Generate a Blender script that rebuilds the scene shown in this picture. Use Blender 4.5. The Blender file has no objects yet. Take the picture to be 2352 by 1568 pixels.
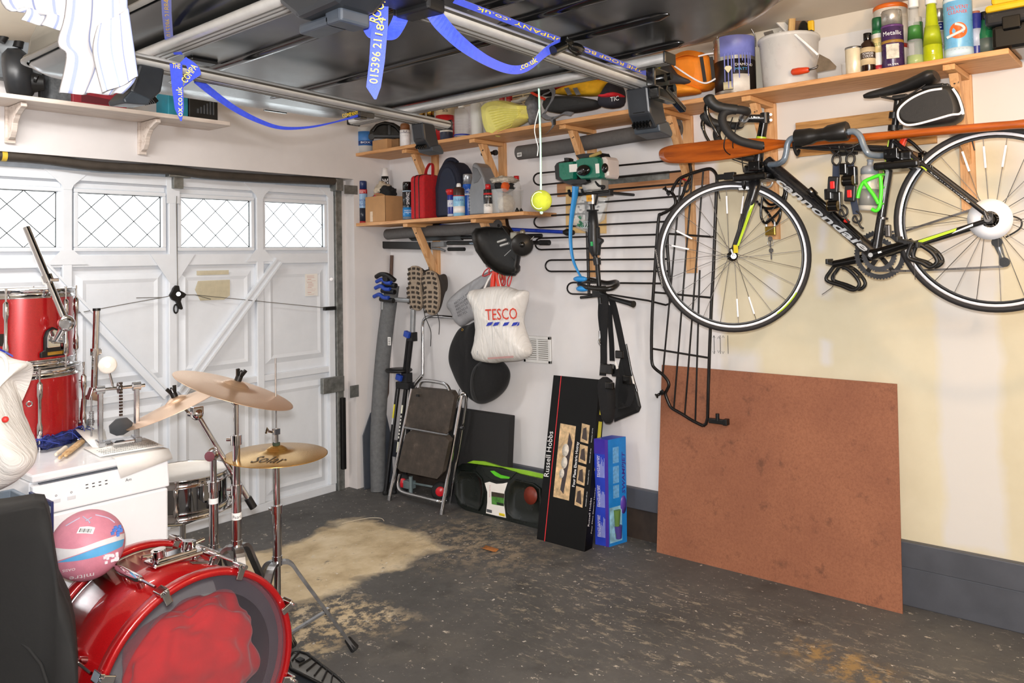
import bpy, bmesh, math, random
from mathutils import Vector, Matrix, Euler
random.seed(7)
PI = math.pi
sc = bpy.context.scene
COL = sc.collection
# ---------------------------------------------------------------- camera (metres; x along the door wall, y towards the door, z up)
W, H = 2352, 1568
CAM = Vector((-3.735, -4.4471, 1.5247)); YAW, PIT, ROL = math.radians(50.272), math.radians(2.0851), math.radians(-1.1691)
F, CX, CY = 1834.8, 1228.5, 530.1
FW = Vector((math.sin(YAW)*math.cos(PIT), math.cos(YAW)*math.cos(PIT), math.sin(PIT)))
_r = Vector((math.cos(YAW), -math.sin(YAW), 0)); _u = _r.cross(FW)
RT = _r*math.cos(ROL)+_u*math.sin(ROL); UP = -_r*math.sin(ROL)+_u*math.cos(ROL)
cd = bpy.data.cameras.new('camera'); cam = bpy.data.objects.new('camera', cd); COL.objects.link(cam)
m = Matrix((RT, UP, -FW)).transposed().to_4x4(); m.translation = CAM; cam.matrix_world = m
cd.sensor_fit = 'HORIZONTAL'; cd.sensor_width = 36; cd.lens = 36*F/W
cd.shift_x = (W/2-CX)/W; cd.shift_y = (CY-H/2)/W; cd.clip_start = 0.02
sc.camera = cam
# ---------------------------------------------------------------- daylight, flash, bulb, added fill lights, exposure
w = bpy.data.worlds.new('daylight'); sc.world = w; w.use_nodes = True
w.node_tree.nodes['Background'].inputs[0].default_value = (0.93, 0.96, 1, 1); w.node_tree.nodes['Background'].inputs[1].default_value = 2.6
def lamp(name, kind, loc, power, col, size=.1, size_y=None, aim=None):
    l = bpy.data.lights.new(name, kind); l.energy = power; l.color = col
    if kind == 'AREA':
        l.size = size
        if size_y: l.shape = 'RECTANGLE'; l.size_y = size_y
    else: l.shadow_soft_size = size
    o = bpy.data.objects.new(name, l); COL.objects.link(o); o.location = loc
    if aim is not None: o.rotation_euler = (Vector(aim)-Vector(loc)).to_track_quat('-Z', 'Y').to_euler()
    return o
lamp('camera_flash', 'AREA', CAM+UP*.075-RT*.01, 46, (1, .98, .98), .07, .05, CAM+FW*4+Vector((0, 0, -.1)))
lamp('fill_light', 'AREA', (-4.0, -5.2, 2.35), 40, (1, .97, .95), 1.4, .8, (-1.4, -1.0, 1.0))  # added fill behind the camera, standing in for bounced flash
lamp('bulb', 'POINT', (-1.5, -4.4, 2.30), 20, (1, .66, .36), .06)
lamp('door_fill', 'AREA', (-3.1, -1.0, 2.56), 17, (1, .97, .94), 1.3, .12, (-2.6, .2, .6))  # added ceiling fill aimed at the door, not a known fitting
sc.view_settings.view_transform = 'Standard'; sc.view_settings.look = 'None'; sc.view_settings.gamma = 1
sc.view_settings.use_curve_mapping = False; sc.view_settings.exposure = 0.74
# ---------------------------------------------------------------- survey: a pixel of the photograph met with a known plane of the room
def ray(x, y): return FW+RT*((x-CX)/F)-UP*((y-CY)/F)
def onX(x, y, v=0.0): d = ray(x, y); return CAM+d*((v-CAM.x)/d.x)
def onY(x, y, v=0.0): d = ray(x, y); return CAM+d*((v-CAM.y)/d.y)
def onZ(x, y, v=0.0): d = ray(x, y); return CAM+d*((v-CAM.z)/d.z)
def onD(x, y, t): return CAM+ray(x, y)*t
V = Vector
# ---------------------------------------------------------------- mesh builder
def frame(o, xa, ya=None, za=None):
    "4x4 with origin o and the given axes (missing ones by cross product)"
    xa = V(xa).normalized()
    if ya is not None:
        ya = V(ya); ya = (ya-xa*ya.dot(xa)).normalized(); za = xa.cross(ya)
    else:
        za = V(za); za = (za-xa*za.dot(xa)).normalized(); ya = za.cross(xa)
    m = Matrix((xa, ya, za)).transposed().to_4x4(); m.translation = V(o); return m
def zframe(o, za):
    za = V(za).normalized(); t = V((1, 0, 0)) if abs(za.x) < .9 else V((0, 1, 0))
    return frame(o, t-za*t.dot(za), None, za)
def smooth_path(pts, n=6, closed=False):
    pts = [V(p) for p in pts]; out = []; N = len(pts)
    rng = range(N if closed else N-1)
    for i in rng:
        if closed: a, b, c, d = pts[i-1], pts[i], pts[(i+1) % N], pts[(i+2) % N]
        else: a, b, c, d = pts[max(i-1, 0)], pts[i], pts[i+1], pts[min(i+2, N-1)]
        for k in range(n):
            t = k/n
            out.append(.5*((2*b)+(c-a)*t+(2*a-5*b+4*c-d)*t*t+(3*b-a-3*c+d)*t**3))
    if not closed: out.append(pts[-1])
    return out
def lerp(a, b, t): return a+(b-a)*t
class MB:
    def __init__(s, M=None): s.v = []; s.f = []; s.sm = []; s.M = M
    def add(s, vs, fs, smooth=False, M=None):
        o = len(s.v)
        for p in vs:
            p = V(p)
            if M is not None: p = M @ p
            if s.M is not None: p = s.M @ p
            s.v.append(p)
        for f in fs: s.f.append([i+o for i in f]); s.sm.append(smooth)
        return s
    def box(s, c, d, R=None):
        x, y, z = d[0]/2, d[1]/2, d[2]/2
        vs = [V((a, b, e)) for a in (-x, x) for b in (-y, y) for e in (-z, z)]
        if R is not None: vs = [R @ p for p in vs]
        vs = [p+V(c) for p in vs]
        return s.add(vs, [(0, 1, 3, 2), (4, 6, 7, 5), (0, 4, 5, 1), (2, 3, 7, 6), (0, 2, 6, 4), (1, 5, 7, 3)])
    def box2(s, a, b):
        a, b = V(a), V(b); return s.box((a+b)/2, [abs(q) for q in (b-a)])
    def prism(s, poly, depth, M=None, smooth=False):
        "polygon in the local xy plane, extruded along +z by depth"
        n = len(poly); vs = [(p[0], p[1], 0) for p in poly]+[(p[0], p[1], depth) for p in poly]
        fs = [list(range(n))[::-1], list(range(n, 2*n))]+[(i, (i+1) % n, n+(i+1) % n, n+i) for i in range(n)]
        return s.add(vs, fs, smooth, M)
    def solid(s, top, off):
        "closed slab: a loop of 3-D points and the same loop moved by off"
        n = len(top); vs = [V(p) for p in top]+[V(p)+V(off) for p in top]
        return s.add(vs, [list(range(n)), list(range(n, 2*n))[::-1]]+[(i, n+i, n+(i+1) % n, (i+1) % n) for i in range(n)])
    def tube(s, pts, r, seg=8, closed=False, cap=True, flat=None):
        "round tube along points; r may be a list; flat=(width_vector_scale) gives an oval"
        pts = [V(p) for p in pts]; n = len(pts); rs = r if isinstance(r, (list, tuple)) else [r]*n
        vs = []; pn = None
        for i, p in enumerate(pts):
            if closed: t = (pts[(i+1) % n]-pts[i-1])
            else: t = pts[min(i+1, n-1)]-pts[max(i-1, 0)]
            t = t.normalized() if t.length > 1e-9 else V((0, 0, 1))
            if pn is None:
                a = V((0, 0, 1)) if abs(t.z) < .9 else V((1, 0, 0)); pn = (a-t*a.dot(t)).normalized()
            else:
                pn = pn-t*pn.dot(t); pn = pn.normalized() if pn.length > 1e-6 else t.orthogonal().normalized()
            b = t.cross(pn)
            for k in range(seg):
                a = 2*PI*k/seg; vs.append(p+(pn*math.cos(a)+b*math.sin(a)*(flat or 1))*rs[i])
        fs = []
        for i in range(n if closed else n-1):
            j = (i+1) % n
            for k in range(seg): fs.append((i*seg+k, i*seg+(k+1) % seg, j*seg+(k+1) % seg, j*seg+k))
        s.add(vs, fs, True)
        if cap and not closed:
            s.add(vs[:seg], [list(range(seg))[::-1]]); s.add(vs[-seg:], [list(range(seg))])
        return s
    def cyl(s, a, b, r, r2=None, seg=16): return s.tube([a, b], [r, r if r2 is None else r2], seg)
    def lathe(s, prof, M=None, seg=24, smooth=True, arc=None, sy=1):
        "profile [(radius, height)] turned about local z"
        n = len(prof); full = arc is None; a0, a1 = (0, 2*PI) if full else arc; k = seg if full else seg+1
        vs = [(r*math.cos(a0+(a1-a0)*i/seg), sy*r*math.sin(a0+(a1-a0)*i/seg), h) for r, h in prof for i in range(k)]
        fs = [(j*k+i, j*k+(i+1) % k, (j+1)*k+(i+1) % k, (j+1)*k+i) for j in range(n-1) for i in range(seg)]
        return s.add(vs, fs, smooth, M)
    def ball(s, c, r, seg=16, rings=10, R=None):
        r = r if isinstance(r, (list, tuple)) else (r, r, r); vs = []
        for j in range(rings+1):
            t = PI*j/rings
            for i in range(seg):
                a = 2*PI*i/seg; p = V((r[0]*math.sin(t)*math.cos(a), r[1]*math.sin(t)*math.sin(a), -r[2]*math.cos(t)))
                vs.append((R @ p if R is not None else p)+V(c))
        return s.add(vs, [(j*seg+i, j*seg+(i+1) % seg, (j+1)*seg+(i+1) % seg, (j+1)*seg+i) for j in range(rings) for i in range(seg)], True)
    def grid(s, rows, smooth=True, close=False):
        n, k = len(rows), len(rows[0]); vs = [p for r in rows for p in r]; c = k if close else k-1
        return s.add(vs, [(j*k+i, j*k+(i+1) % k, (j+1)*k+(i+1) % k, (j+1)*k+i) for j in range(n-1) for i in range(c)], smooth)
    def loft(s, loops, smooth=True, cap=True):
        s.grid(loops, smooth, True)
        if cap: s.add(loops[0], [list(range(len(loops[0])))[::-1]]); s.add(loops[-1], [list(range(len(loops[-1])))])
        return s
    def ring(s, M, R, r, seg=48, seg2=8, arc=None):
        a0, a1 = arc or (0, 2*PI); n = seg if arc is None else seg+1
        pts = [M @ V((R*math.cos(a0+(a1-a0)*i/seg), R*math.sin(a0+(a1-a0)*i/seg), 0)) for i in range(n)]
        return s.tube(pts, r, seg2, closed=arc is None)
    def ribbon(s, pts, wv, thick=.0012):
        "flat strap: centre line, width vector (one or per point)"
        pts = [V(p) for p in pts]; n = len(pts); wv = [V(x) for x in wv] if isinstance(wv, list) else [V(wv)]*n
        rows = []
        for i, p in enumerate(pts):
            t = (pts[min(i+1, n-1)]-pts[max(i-1, 0)]).normalized(); nn = t.cross(wv[i]); nn = nn.normalized()*thick/2 if nn.length > 1e-9 else V((0, 0, thick/2))
            rows.append([p-wv[i]/2-nn, p+wv[i]/2-nn, p+wv[i]/2+nn, p-wv[i]/2+nn])
        s.grid(rows, False, True); s.add(rows[0], [(0, 1, 2, 3)]); s.add(rows[-1], [(3, 2, 1, 0)])
        return s
    def build(s, name, mat, parent=None, bevel=0, seg=2, subsurf=0, solidify=0, weld=False, recalc=True):
        me = bpy.data.meshes.new(name)
        lo = V([min(p[i] for p in s.v) for i in range(3)]); hi = V([max(p[i] for p in s.v) for i in range(3)])
        wo = V(((lo.x+hi.x)/2, (lo.y+hi.y)/2, lo.z))
        me.from_pydata([p-wo for p in s.v], [], s.f); me.polygons.foreach_set('use_smooth', s.sm)
        if recalc or weld:
            bm = bmesh.new(); bm.from_mesh(me)
            if weld: bmesh.ops.remove_doubles(bm, verts=bm.verts, dist=1e-5)
            bmesh.ops.recalc_face_normals(bm, faces=bm.faces); bm.to_mesh(me); bm.free()
        return link(name, me, mat, wo, parent, bevel, seg, subsurf, solidify)
    def each(s, name, mat, parent=None, **k):
        "one object for every separate piece"
        key = {}; root = list(range(len(s.v)))
        def find(i):
            while root[i] != i: root[i] = root[root[i]]; i = root[i]
            return i
        for i, p in enumerate(s.v):
            h = (round(p.x, 5), round(p.y, 5), round(p.z, 5))
            if h in key: root[find(i)] = find(key[h])
            else: key[h] = i
        for f in s.f:
            for i in f[1:]: root[find(i)] = find(f[0])
        groups = {}
        for f, sm in zip(s.f, s.sm): groups.setdefault(find(f[0]), []).append((f, sm))
        out = []
        for g in groups.values():
            ids = sorted({i for f, _ in g for i in f}); ix = {i: n for n, i in enumerate(ids)}; m = MB(); m.v = [s.v[i] for i in ids]; m.f = [[ix[i] for i in f] for f, _ in g]; m.sm = [q for _, q in g]; out.append(m.build(name, mat, parent, **k))
        return out
WO = {}
def link(name, me, mat, wo, parent=None, bevel=0, seg=2, subsurf=0, solidify=0):
    o = bpy.data.objects.new(name, me); COL.objects.link(o); WO[o.name] = wo
    if mat is not None: me.materials.append(mat)
    if parent is not None: o.parent = parent; o.location = wo-WO[parent.name]
    else: o.location = wo
    if solidify: md = o.modifiers.new('solid', 'SOLIDIFY'); md.thickness = solidify; md.offset = 0
    if bevel:
        md = o.modifiers.new('bevel', 'BEVEL'); md.width = bevel; md.segments = seg; md.limit_method = 'ANGLE'; md.angle_limit = .6; md.harden_normals = False
    if subsurf: md = o.modifiers.new('sub', 'SUBSURF'); md.levels = subsurf; md.render_levels = subsurf
    return o
def tag(o, label=None, cat=None, group=None, kind=None):
    if label: o['label'] = label
    if cat: o['category'] = cat
    if group: o['group'] = group
    if kind: o['kind'] = kind
    return o
def thing(name, loc, label, cat, group=None):
    o = bpy.data.objects.new(name, None); COL.objects.link(o); o.location = V(loc); o.empty_display_size = .05; WO[o.name] = V(loc)
    return tag(o, label, cat, group)
def st(name, mb, mat, parent=None, **k):
    o = mb.build(name, mat, parent, **k)
    if parent is None: o['kind'] = 'structure'
    return o
_dg = bpy.context.evaluated_depsgraph_get
def text(s, M, h, mat, parent, width=None, name='lettering', cyl=None, align='LEFT', shear=0, bold=0):
    "flat lettering: M maps local x (along the line) and y (up); h = cap height; cyl = radius it wraps round"
    cu = bpy.data.curves.new('t', 'FONT'); cu.body = s; cu.size = h/.72; cu.align_x = align; cu.resolution_u = 2; cu.shear = shear; cu.offset = bold*h
    o = bpy.data.objects.new('t', cu); COL.objects.link(o); bpy.context.view_layer.update()
    me = bpy.data.meshes.new_from_object(o.evaluated_get(_dg())); bpy.data.objects.remove(o); bpy.data.curves.remove(cu)
    vs = [v.co.copy() for v in me.vertices]
    if not vs: return None
    fs = [list(p.vertices) for p in me.polygons]; bpy.data.meshes.remove(me)
    if width:
        x0 = min(p.x for p in vs); x1 = max(p.x for p in vs); k = width/max(x1-x0, 1e-6)
        for p in vs: p.x = p.x*k
    if cyl: vs = [V((cyl*math.sin(p.x/cyl), p.y, cyl*(math.cos(p.x/cyl)-1))) for p in vs]
    mb = MB(M); mb.add(vs, fs)
    return mb.build(name, mat, parent, recalc=False)
def dup(root, loc, label=None, group=None, rotz=None, scale=None):
    r = root.copy(); COL.objects.link(r); r.location = V(loc); WO[r.name] = V(loc)
    if rotz is not None: r.rotation_euler = (0, 0, rotz)
    if scale: r.scale = scale
    if label: r['label'] = label
    if group: r['group'] = group
    for ch in root.children:
        c = ch.copy(); COL.objects.link(c); c.parent = r
        for g in ch.children: d = g.copy(); COL.objects.link(d); d.parent = c
    return r
# ---------------------------------------------------------------- materials
def lin(h):
    h = h.lstrip('#'); c = [int(h[i:i+2], 16)/255 for i in (0, 2, 4)]
    return tuple((x/12.92 if x <= .04045 else ((x+.055)/1.055)**2.4) for x in c)+(1,)
MATS = {}
class NT:
    def __init__(s, name):
        s.m = bpy.data.materials.new(name); s.m.use_nodes = True; s.t = s.m.node_tree; s.b = s.t.nodes['Principled BSDF']; s.tc = None
    def n(s, t, **k):
        o = s.t.nodes.new(t)
        for a, b in k.items(): setattr(o, a, b)
        return o
    def l(s, a, b): s.t.links.new(a, b)
    def co(s):
        if s.tc is None: s.tc = s.n('ShaderNodeTexCoord')
        return s.tc.outputs['Object']
    def geo(s): return s.n('ShaderNodeNewGeometry').outputs['Position']
    def mp(s, vec, sc=(1, 1, 1), loc=(0, 0, 0), rot=(0, 0, 0)):
        o = s.n('ShaderNodeMapping'); s.l(vec, o.inputs[0]); o.inputs['Scale'].default_value = sc; o.inputs['Location'].default_value = loc; o.inputs['Rotation'].default_value = rot
        return o.outputs[0]
    def noise(s, vec, scale, detail=4, rough=.6, dist=0):
        o = s.n('ShaderNodeTexNoise'); s.l(vec, o.inputs['Vector']); o.inputs['Scale'].default_value = scale; o.inputs['Detail'].default_value = detail; o.inputs['Roughness'].default_value = rough; o.inputs['Distortion'].default_value = dist
        return o.outputs['Fac']
    def ramp(s, fac, stops):
        o = s.n('ShaderNodeValToRGB'); s.l(fac, o.inputs[0]); e = o.color_ramp.elements
        while len(e) < len(stops): e.new(.5)
        for i, (p, c) in enumerate(stops): e[i].position = p; e[i].color = c if len(c) == 4 else (*c, 1)
        return o.outputs[0]
    def mr(s, v, a, b, c=0, d=1):
        o = s.n('ShaderNodeMapRange'); s.l(v, o.inputs[0])
        for i, x in enumerate((a, b, c, d)): o.inputs[i+1].default_value = x
        return o.outputs[0]
    def math(s, op, a, b=None):
        o = s.n('ShaderNodeMath', operation=op)
        for i, x in enumerate((a, b)):
            if x is None: continue
            if isinstance(x, (int, float)): o.inputs[i].default_value = x
            else: s.l(x, o.inputs[i])
        return o.outputs[0]
    def mix(s, f, a, b, mode='MIX'):
        o = s.n('ShaderNodeMix', data_type='RGBA', blend_type=mode)
        for i, x in ((0, f), (6, a), (7, b)):
            if isinstance(x, (int, float)): o.inputs[i].default_value = x
            elif isinstance(x, tuple): o.inputs[i].default_value = x
            else: s.l(x, o.inputs[i])
        return o.outputs[2]
    def bump(s, h, st=.2, d=.002):
        o = s.n('ShaderNodeBump'); s.l(h, o.inputs['Height']); o.inputs['Strength'].default_value = st; o.inputs['Distance'].default_value = d
        s.l(o.outputs[0], s.b.inputs['Normal'])
    def boxmask(s, vec, lo, hi, soft=.03):
        "1 inside the axis box given by (axis: range) pairs"
        sep = s.n('ShaderNodeSeparateXYZ'); s.l(vec, sep.inputs[0]); out = None
        for i in range(3):
            if lo[i] is None: continue
            a = s.mr(sep.outputs[i], lo[i]-soft, lo[i]+soft); b = s.mr(sep.outputs[i], hi[i]-soft, hi[i]+soft, 1, 0)
            q = s.math('MULTIPLY', a, b); out = q if out is None else s.math('MULTIPLY', out, q)
        return out
    def warp(s, vec, scale, amt):
        nz = s.n('ShaderNodeTexNoise'); s.l(vec, nz.inputs['Vector']); nz.inputs['Scale'].default_value = scale; nz.inputs['Detail'].default_value = 5
        a = s.n('ShaderNodeVectorMath', operation='SUBTRACT'); s.l(nz.outputs['Color'], a.inputs[0]); a.inputs[1].default_value = (.5, .5, .5)
        b = s.n('ShaderNodeVectorMath', operation='SCALE'); s.l(a.outputs[0], b.inputs[0]); b.inputs['Scale'].default_value = amt
        c = s.n('ShaderNodeVectorMath', operation='ADD'); s.l(vec, c.inputs[0]); s.l(b.outputs[0], c.inputs[1]); return c.outputs[0]
def mat(hexc, rough=.5, metal=0, var=.08, scale=18, bump=0, coat=0, trans=0, alpha=1, sheen=0, spec=None, ior=None, emit=None):
    key = (hexc, rough, metal, var, scale, bump, coat, trans, alpha, sheen, spec, ior)
    if key in MATS: return MATS[key]
    q = NT('surface_'+hexc.strip('#')); c = lin(hexc); b = q.b
    nz = q.noise(q.co(), scale, 5)
    d = tuple(max(0, x*(1-var*1.6)) for x in c[:3])+(1,); e = tuple(min(1, x*(1+var)) for x in c[:3])+(1,)
    q.l(q.ramp(nz, [(.3, d), (.7, e)]), b.inputs['Base Color'])
    q.l(q.mr(nz, .3, .7, max(rough-.06, .02), min(rough+.06, 1)), b.inputs['Roughness'])
    b.inputs['Metallic'].default_value = metal; b.inputs['Coat Weight'].default_value = coat; b.inputs['Transmission Weight'].default_value = trans
    b.inputs['Alpha'].default_value = alpha; b.inputs['Sheen Weight'].default_value = sheen
    if spec is not None: b.inputs['Specular IOR Level'].default_value = spec
    if ior: b.inputs['IOR'].default_value = ior
    if bump: q.bump(q.noise(q.co(), scale*6, 3), bump, .003)
    MATS[key] = q.m; return q.m
def wood(hexa, hexb, axis=1, scale=9, rough=.55, knots=True):
    key = ('wood', hexa, hexb, axis, scale)
    if key in MATS: return MATS[key]
    q = NT('timber'); sc3 = [scale*1.2]*3; sc3[axis] = scale*.09
    v = q.mp(q.geo(), tuple(sc3)); v = q.warp(v, 1.2, .35)
    g = q.noise(v, 5, 6, .55); f = q.noise(q.mp(q.geo(), tuple(x*6 for x in sc3)), 4, 3)
    c = q.ramp(g, [(.33, lin(hexb)), (.5, lin(hexa)), (.62, lin(hexa)), (.72, lin(hexb))])
    c = q.mix(q.mr(f, .35, .75, 0, .35), c, lin(hexb))
    if knots:
        vo = q.n('ShaderNodeTexVoronoi'); k3 = [7, 7, 7]; k3[axis] = 2.6; q.l(q.mp(q.geo(), tuple(k3)), vo.inputs['Vector']); vo.inputs['Scale'].default_value = 1
        c = q.mix(q.mr(vo.outputs['Distance'], .05, .12, .85, 0), c, lin('5a3418'))
    q.l(c, q.b.inputs['Base Color']); q.b.inputs['Roughness'].default_value = rough; q.bump(f, .15, .001)
    MATS[key] = q.m; return q.m
CHROME = mat('d6d6d8', .07, 1, .03); STEEL = mat('a9aaac', .32, 1, .12, 30); ALU = mat('c9c8c5', .38, .55, .05, 40); DSTEEL = mat('6d6a68', .35, 1, .15)
BLACK = mat('0c0c0d', .45, 0, .1); GLOSSBLACK = mat('090909', .16, 0, .05, coat=.3); RUBBER = mat('121213', .75, 0, .12, 30, .2); BLACKPL = mat('141516', .42, 0, .1)
WHITE = mat('eeeeec', .45, 0, .03); PAPER = mat('efece6', .8, 0, .03); GREYPL = mat('6f7275', .45); DGREY = mat('3a3b3d', .6)
RED = mat('c01a1f', .35, 0, .06); BLUEINK = mat('1b2f9c', .4); YELLOWINK = mat('f2c81c', .5); ORANGE = mat('e8721a', .5); GREEN = mat('3f9a2e', .45)
BRASS = mat('c9a04a', .25, 1, .1); CLEAR = mat('eef1f1', .06, 0, .01, alpha=.2, spec=.8); FROST = mat('e9e9e6', .35, 0, .02, alpha=.72)
INKBLACK = mat('161616', .6); INKWHITE = mat('f4f4f4', .6, 0, .01); NAVY = mat('161b2e', .8, 0, .15, 60)
# ================================================================ structure materials
def wall_mat():
    q = NT('painted_plasterboard'); g = q.geo(); wv = q.warp(g, 3.5, .12)
    nz = q.noise(g, 2.2, 5); fine = q.noise(g, 60, 3)
    white = q.ramp(nz, [(.3, lin('e2dfdf')), (.7, lin('ebe9e9'))])
    cream = q.ramp(nz, [(.3, lin('d5cbae')), (.7, lin('e2d9be'))])
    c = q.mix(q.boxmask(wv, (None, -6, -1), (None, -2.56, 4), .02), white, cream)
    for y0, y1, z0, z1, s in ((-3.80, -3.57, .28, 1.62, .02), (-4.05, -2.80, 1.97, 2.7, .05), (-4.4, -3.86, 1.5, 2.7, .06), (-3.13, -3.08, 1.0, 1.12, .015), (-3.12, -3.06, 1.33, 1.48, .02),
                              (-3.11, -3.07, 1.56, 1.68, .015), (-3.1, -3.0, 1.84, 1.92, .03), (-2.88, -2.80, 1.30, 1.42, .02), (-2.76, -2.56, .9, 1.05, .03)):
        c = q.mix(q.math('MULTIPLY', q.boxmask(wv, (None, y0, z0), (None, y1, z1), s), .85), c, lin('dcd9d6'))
    c = q.mix(q.mr(q.noise(g, 9, 6, .7), .66, .78, 0, .25), c, lin('b9b2a2'))
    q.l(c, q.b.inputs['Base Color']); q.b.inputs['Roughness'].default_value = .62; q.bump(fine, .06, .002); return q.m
def floor_mat():
    q = NT('worn_painted_concrete'); g = q.geo(); n1 = q.noise(g, 1.6, 6, .65); n2 = q.noise(g, 14, 7, .75); n3 = q.noise(g, 70, 4, .7)
    grey = q.ramp(n1, [(.3, lin('474746')), (.55, lin('575655')), (.75, lin('66645f'))])
    grey = q.mix(q.mr(n2, .55, .75, 0, .35), grey, lin('74706a'))
    dark = q.noise(q.mp(g, (1, 1, 1), (3, 1, 0)), 4, 5); grey = q.mix(q.mr(dark, .58, .72, 0, .5), grey, lin('31302e'))
    # where the paint has gone: pale bare concrete by the drums, scuffed lines towards the wall
    wv = q.warp(g, 2.3, .55); wv = q.warp(wv, 11, .16)
    bare = q.ramp(q.noise(g, 5, 6), [(.3, lin('aa9674')), (.5, lin('cbb997')), (.7, lin('dccdb0'))])
    m1 = q.boxmask(wv, (-1.72, -1.30, None), (-.72, -.52, None), .05)
    m1 = q.math('MULTIPLY', m1, q.mr(n2, .30, .40))
    m2 = q.math('MULTIPLY', q.boxmask(wv, (-1.95, -1.75, None), (-1.45, -1.35, None), .08), q.mr(n2, .47, .56))
    m3 = q.math('MULTIPLY', q.boxmask(wv, (-.85, -1.75, None), (-.35, -1.0, None), .2), q.mr(n2, .45, .58, 0, .75))
    c = q.mix(m1, grey, bare); c = q.mix(m2, c, bare); c = q.mix(m3, c, lin('a3937a'))
    sp = q.noise(q.mp(g, (1, .45, 1)), 26, 7, .8); c = q.mix(q.math('MULTIPLY', q.mr(sp, .60, .635), q.mr(n1, .42, .56, .1, .9)), c, lin('c9c0b0'))
    m4 = q.math('MULTIPLY', q.boxmask(wv, (-1.2, -3.9, None), (-.42, -1.85, None), .15), q.mr(q.noise(q.mp(g, (1, .35, 1)), 24, 8, .8), .54, .60)); c = q.mix(q.math('MULTIPLY', m4, .5), c, lin('b5a992'))
    c = q.mix(q.math('MULTIPLY', q.boxmask(wv, (-.85, -3.55, None), (-.62, -3.2, None), .05), q.mr(n2, .45, .6, 0, .7)), c, lin('a8874f'))
    c = q.mix(q.mr(q.noise(g, 38, 3, .6), .665, .70, 0, .8), c, lin('d5cfc4'))
    q.l(c, q.b.inputs['Base Color']); q.l(q.mr(n2, .3, .7, .55, .8), q.b.inputs['Roughness']); q.bump(q.noise(g, 40, 6, .7), .25, .003); return q.m
FRONTWALL = mat('e0dcdb', .65, 0, .03, 4, .04); CEIL = mat('e9dfcc', .8, 0, .03, 3); DOORP = mat('e3e8ee', .38, 0, .03, 6)
SKIRT = mat('4f525a', .5, 0, .10, 7, .05); GALV = mat('8d8f8c', .5, .7, .25, 25); PINE = wood('dba671', 'b97e49'); PINEZ = wood('dfae7b', 'c08a56', 2, 9); PINEX = wood('dba871', 'b8814d', 0, 9)
OLDPINE = wood('c99a5e', '8f6434', 1, 7); GREYPINE = wood('b49170', '8d6c4c', 2, 8)
WALLR = wall_mat()
# ---- room shell
x0, y0, zc = -4.7, -5.9, 2.61
st('floor', MB().box2((x0, y0, -.05), (.0, .30, 0)), floor_mat())
st('ceiling', MB().box2((x0, y0, zc), (.1, .2, zc+.08)), CEIL)
st('wall_right', MB().box2((0, y0, 0), (.1, .0, zc)), WALLR)
st('wall_left', MB().box2((x0-.1, y0, 0), (x0, .2, zc)), FRONTWALL)
st('wall_back', MB().box2((x0, y0-.1, 0), (.1, y0, zc)), FRONTWALL)
for a_, b_ in (((x0, 0, 2.105), (.1, .14, zc)), ((-.32, 0, 0), (.1, .14, 2.105)), ((x0, 0, 0), (-3.05, .14, 2.105))): st('wall_front', MB().box2(a_, b_), FRONTWALL)
st('driveway', MB().box2((-9, .30, -.06), (5, 9, -.03)), mat('a5a29c', .8))
sk = MB(); sk.box2((-.035, -5.8, .165), (0, -.0, .275)); sk.box2((-.030, -5.8, 0), (0, -2.25, .166)); st('baseboard_right', sk, SKIRT, bevel=.004)
st('trim_1', MB().box2((-.016, -2.26, 0), (0, -.05, .166)), mat('3a2f28', .8, 0, .3, 9))
cv = MB(); cv.prism([(0, 0), (-.07, 0), (-.05, -.02), (-.02, -.05), (0, -.07)], 5.6, Matrix(((1, 0, 0, 0), (0, 0, 1, -5.75), (0, 1, 0, zc), (0, 0, 0, 1)))); st('trim_2', cv, CEIL)
lines = MB()
for yy in (-2.64, -2.66, -2.685):
    a = onX(1640+(-2.64-yy)*700, 770); b = onX(1640+(-2.64-yy)*700, 812); lines.box2((a.x-.0012, a.y-.0012, b.z), (a.x, a.y+.0012, a.z))
for x_, y0_, y1_ in ((1640, 770, 812), (1651, 772, 810), (1661, 770, 812)):
    for yy, s in ((y0_, 1), (y1_, -1)):
        p = onX(x_, yy); lines.tube([p+V((-.001, -.006, -.012*s)), p+V((-.001, 0, 0)), p+V((-.001, .006, -.012*s))], .001, 4)
st('pencil_arrows', lines, DGREY)
# ---- up-and-over door
D = .08
def dp(x, y, d=0): p = onY(x, y, D+d); return p
dr = thing('door_1', (-1.53, D, .0), 'white panelled up and over garage door with four leaded windows', 'garage door'); dr['kind'] = 'structure'; del dr['label']; del dr['category']
XR, XL, ZT = -.434, -2.645, 2.042
sx = [-.434-.02, -.985, -1.539, -2.095, XL+.02]
paneX = []
for i in range(4):
    c = (sx[i]+sx[i+1])/2 if 0 < i < 3 else (sx[i]+sx[i+1])/2
    paneX.append((c-.222, c+.222))
PZ0, PZ1 = 1.640, 1.930
skn = MB()   # outer skin around the openings
skn.box2((XL, D+.03, 0), (XR, D+.045, PZ0)); skn.box2((XL, D+.03, PZ1), (XR, D+.045, ZT))
ed = [XL]+[q for p in paneX[::-1] for q in p]+[XR]
for i in range(0, len(ed), 2): skn.box2((ed[i], D+.03, PZ0), (ed[i+1], D+.045, PZ1))
skn.build('skin', DOORP, dr)
fr = MB(); fr.box2((XL, D, ZT-.05), (XR, D+.03, ZT)); fr.box2((XL, D, .0), (XR, D+.03, .05)); fr.build('frame', DOORP, dr, bevel=.003)
for i, x in enumerate([XR-.018, -.985, -1.539, -2.095, XL+.018]): MB().box2((x-.024, D-.002, .05), (x+.024, D+.03, ZT-.05)).build('stile', DOORP, dr, bevel=.004)
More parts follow.
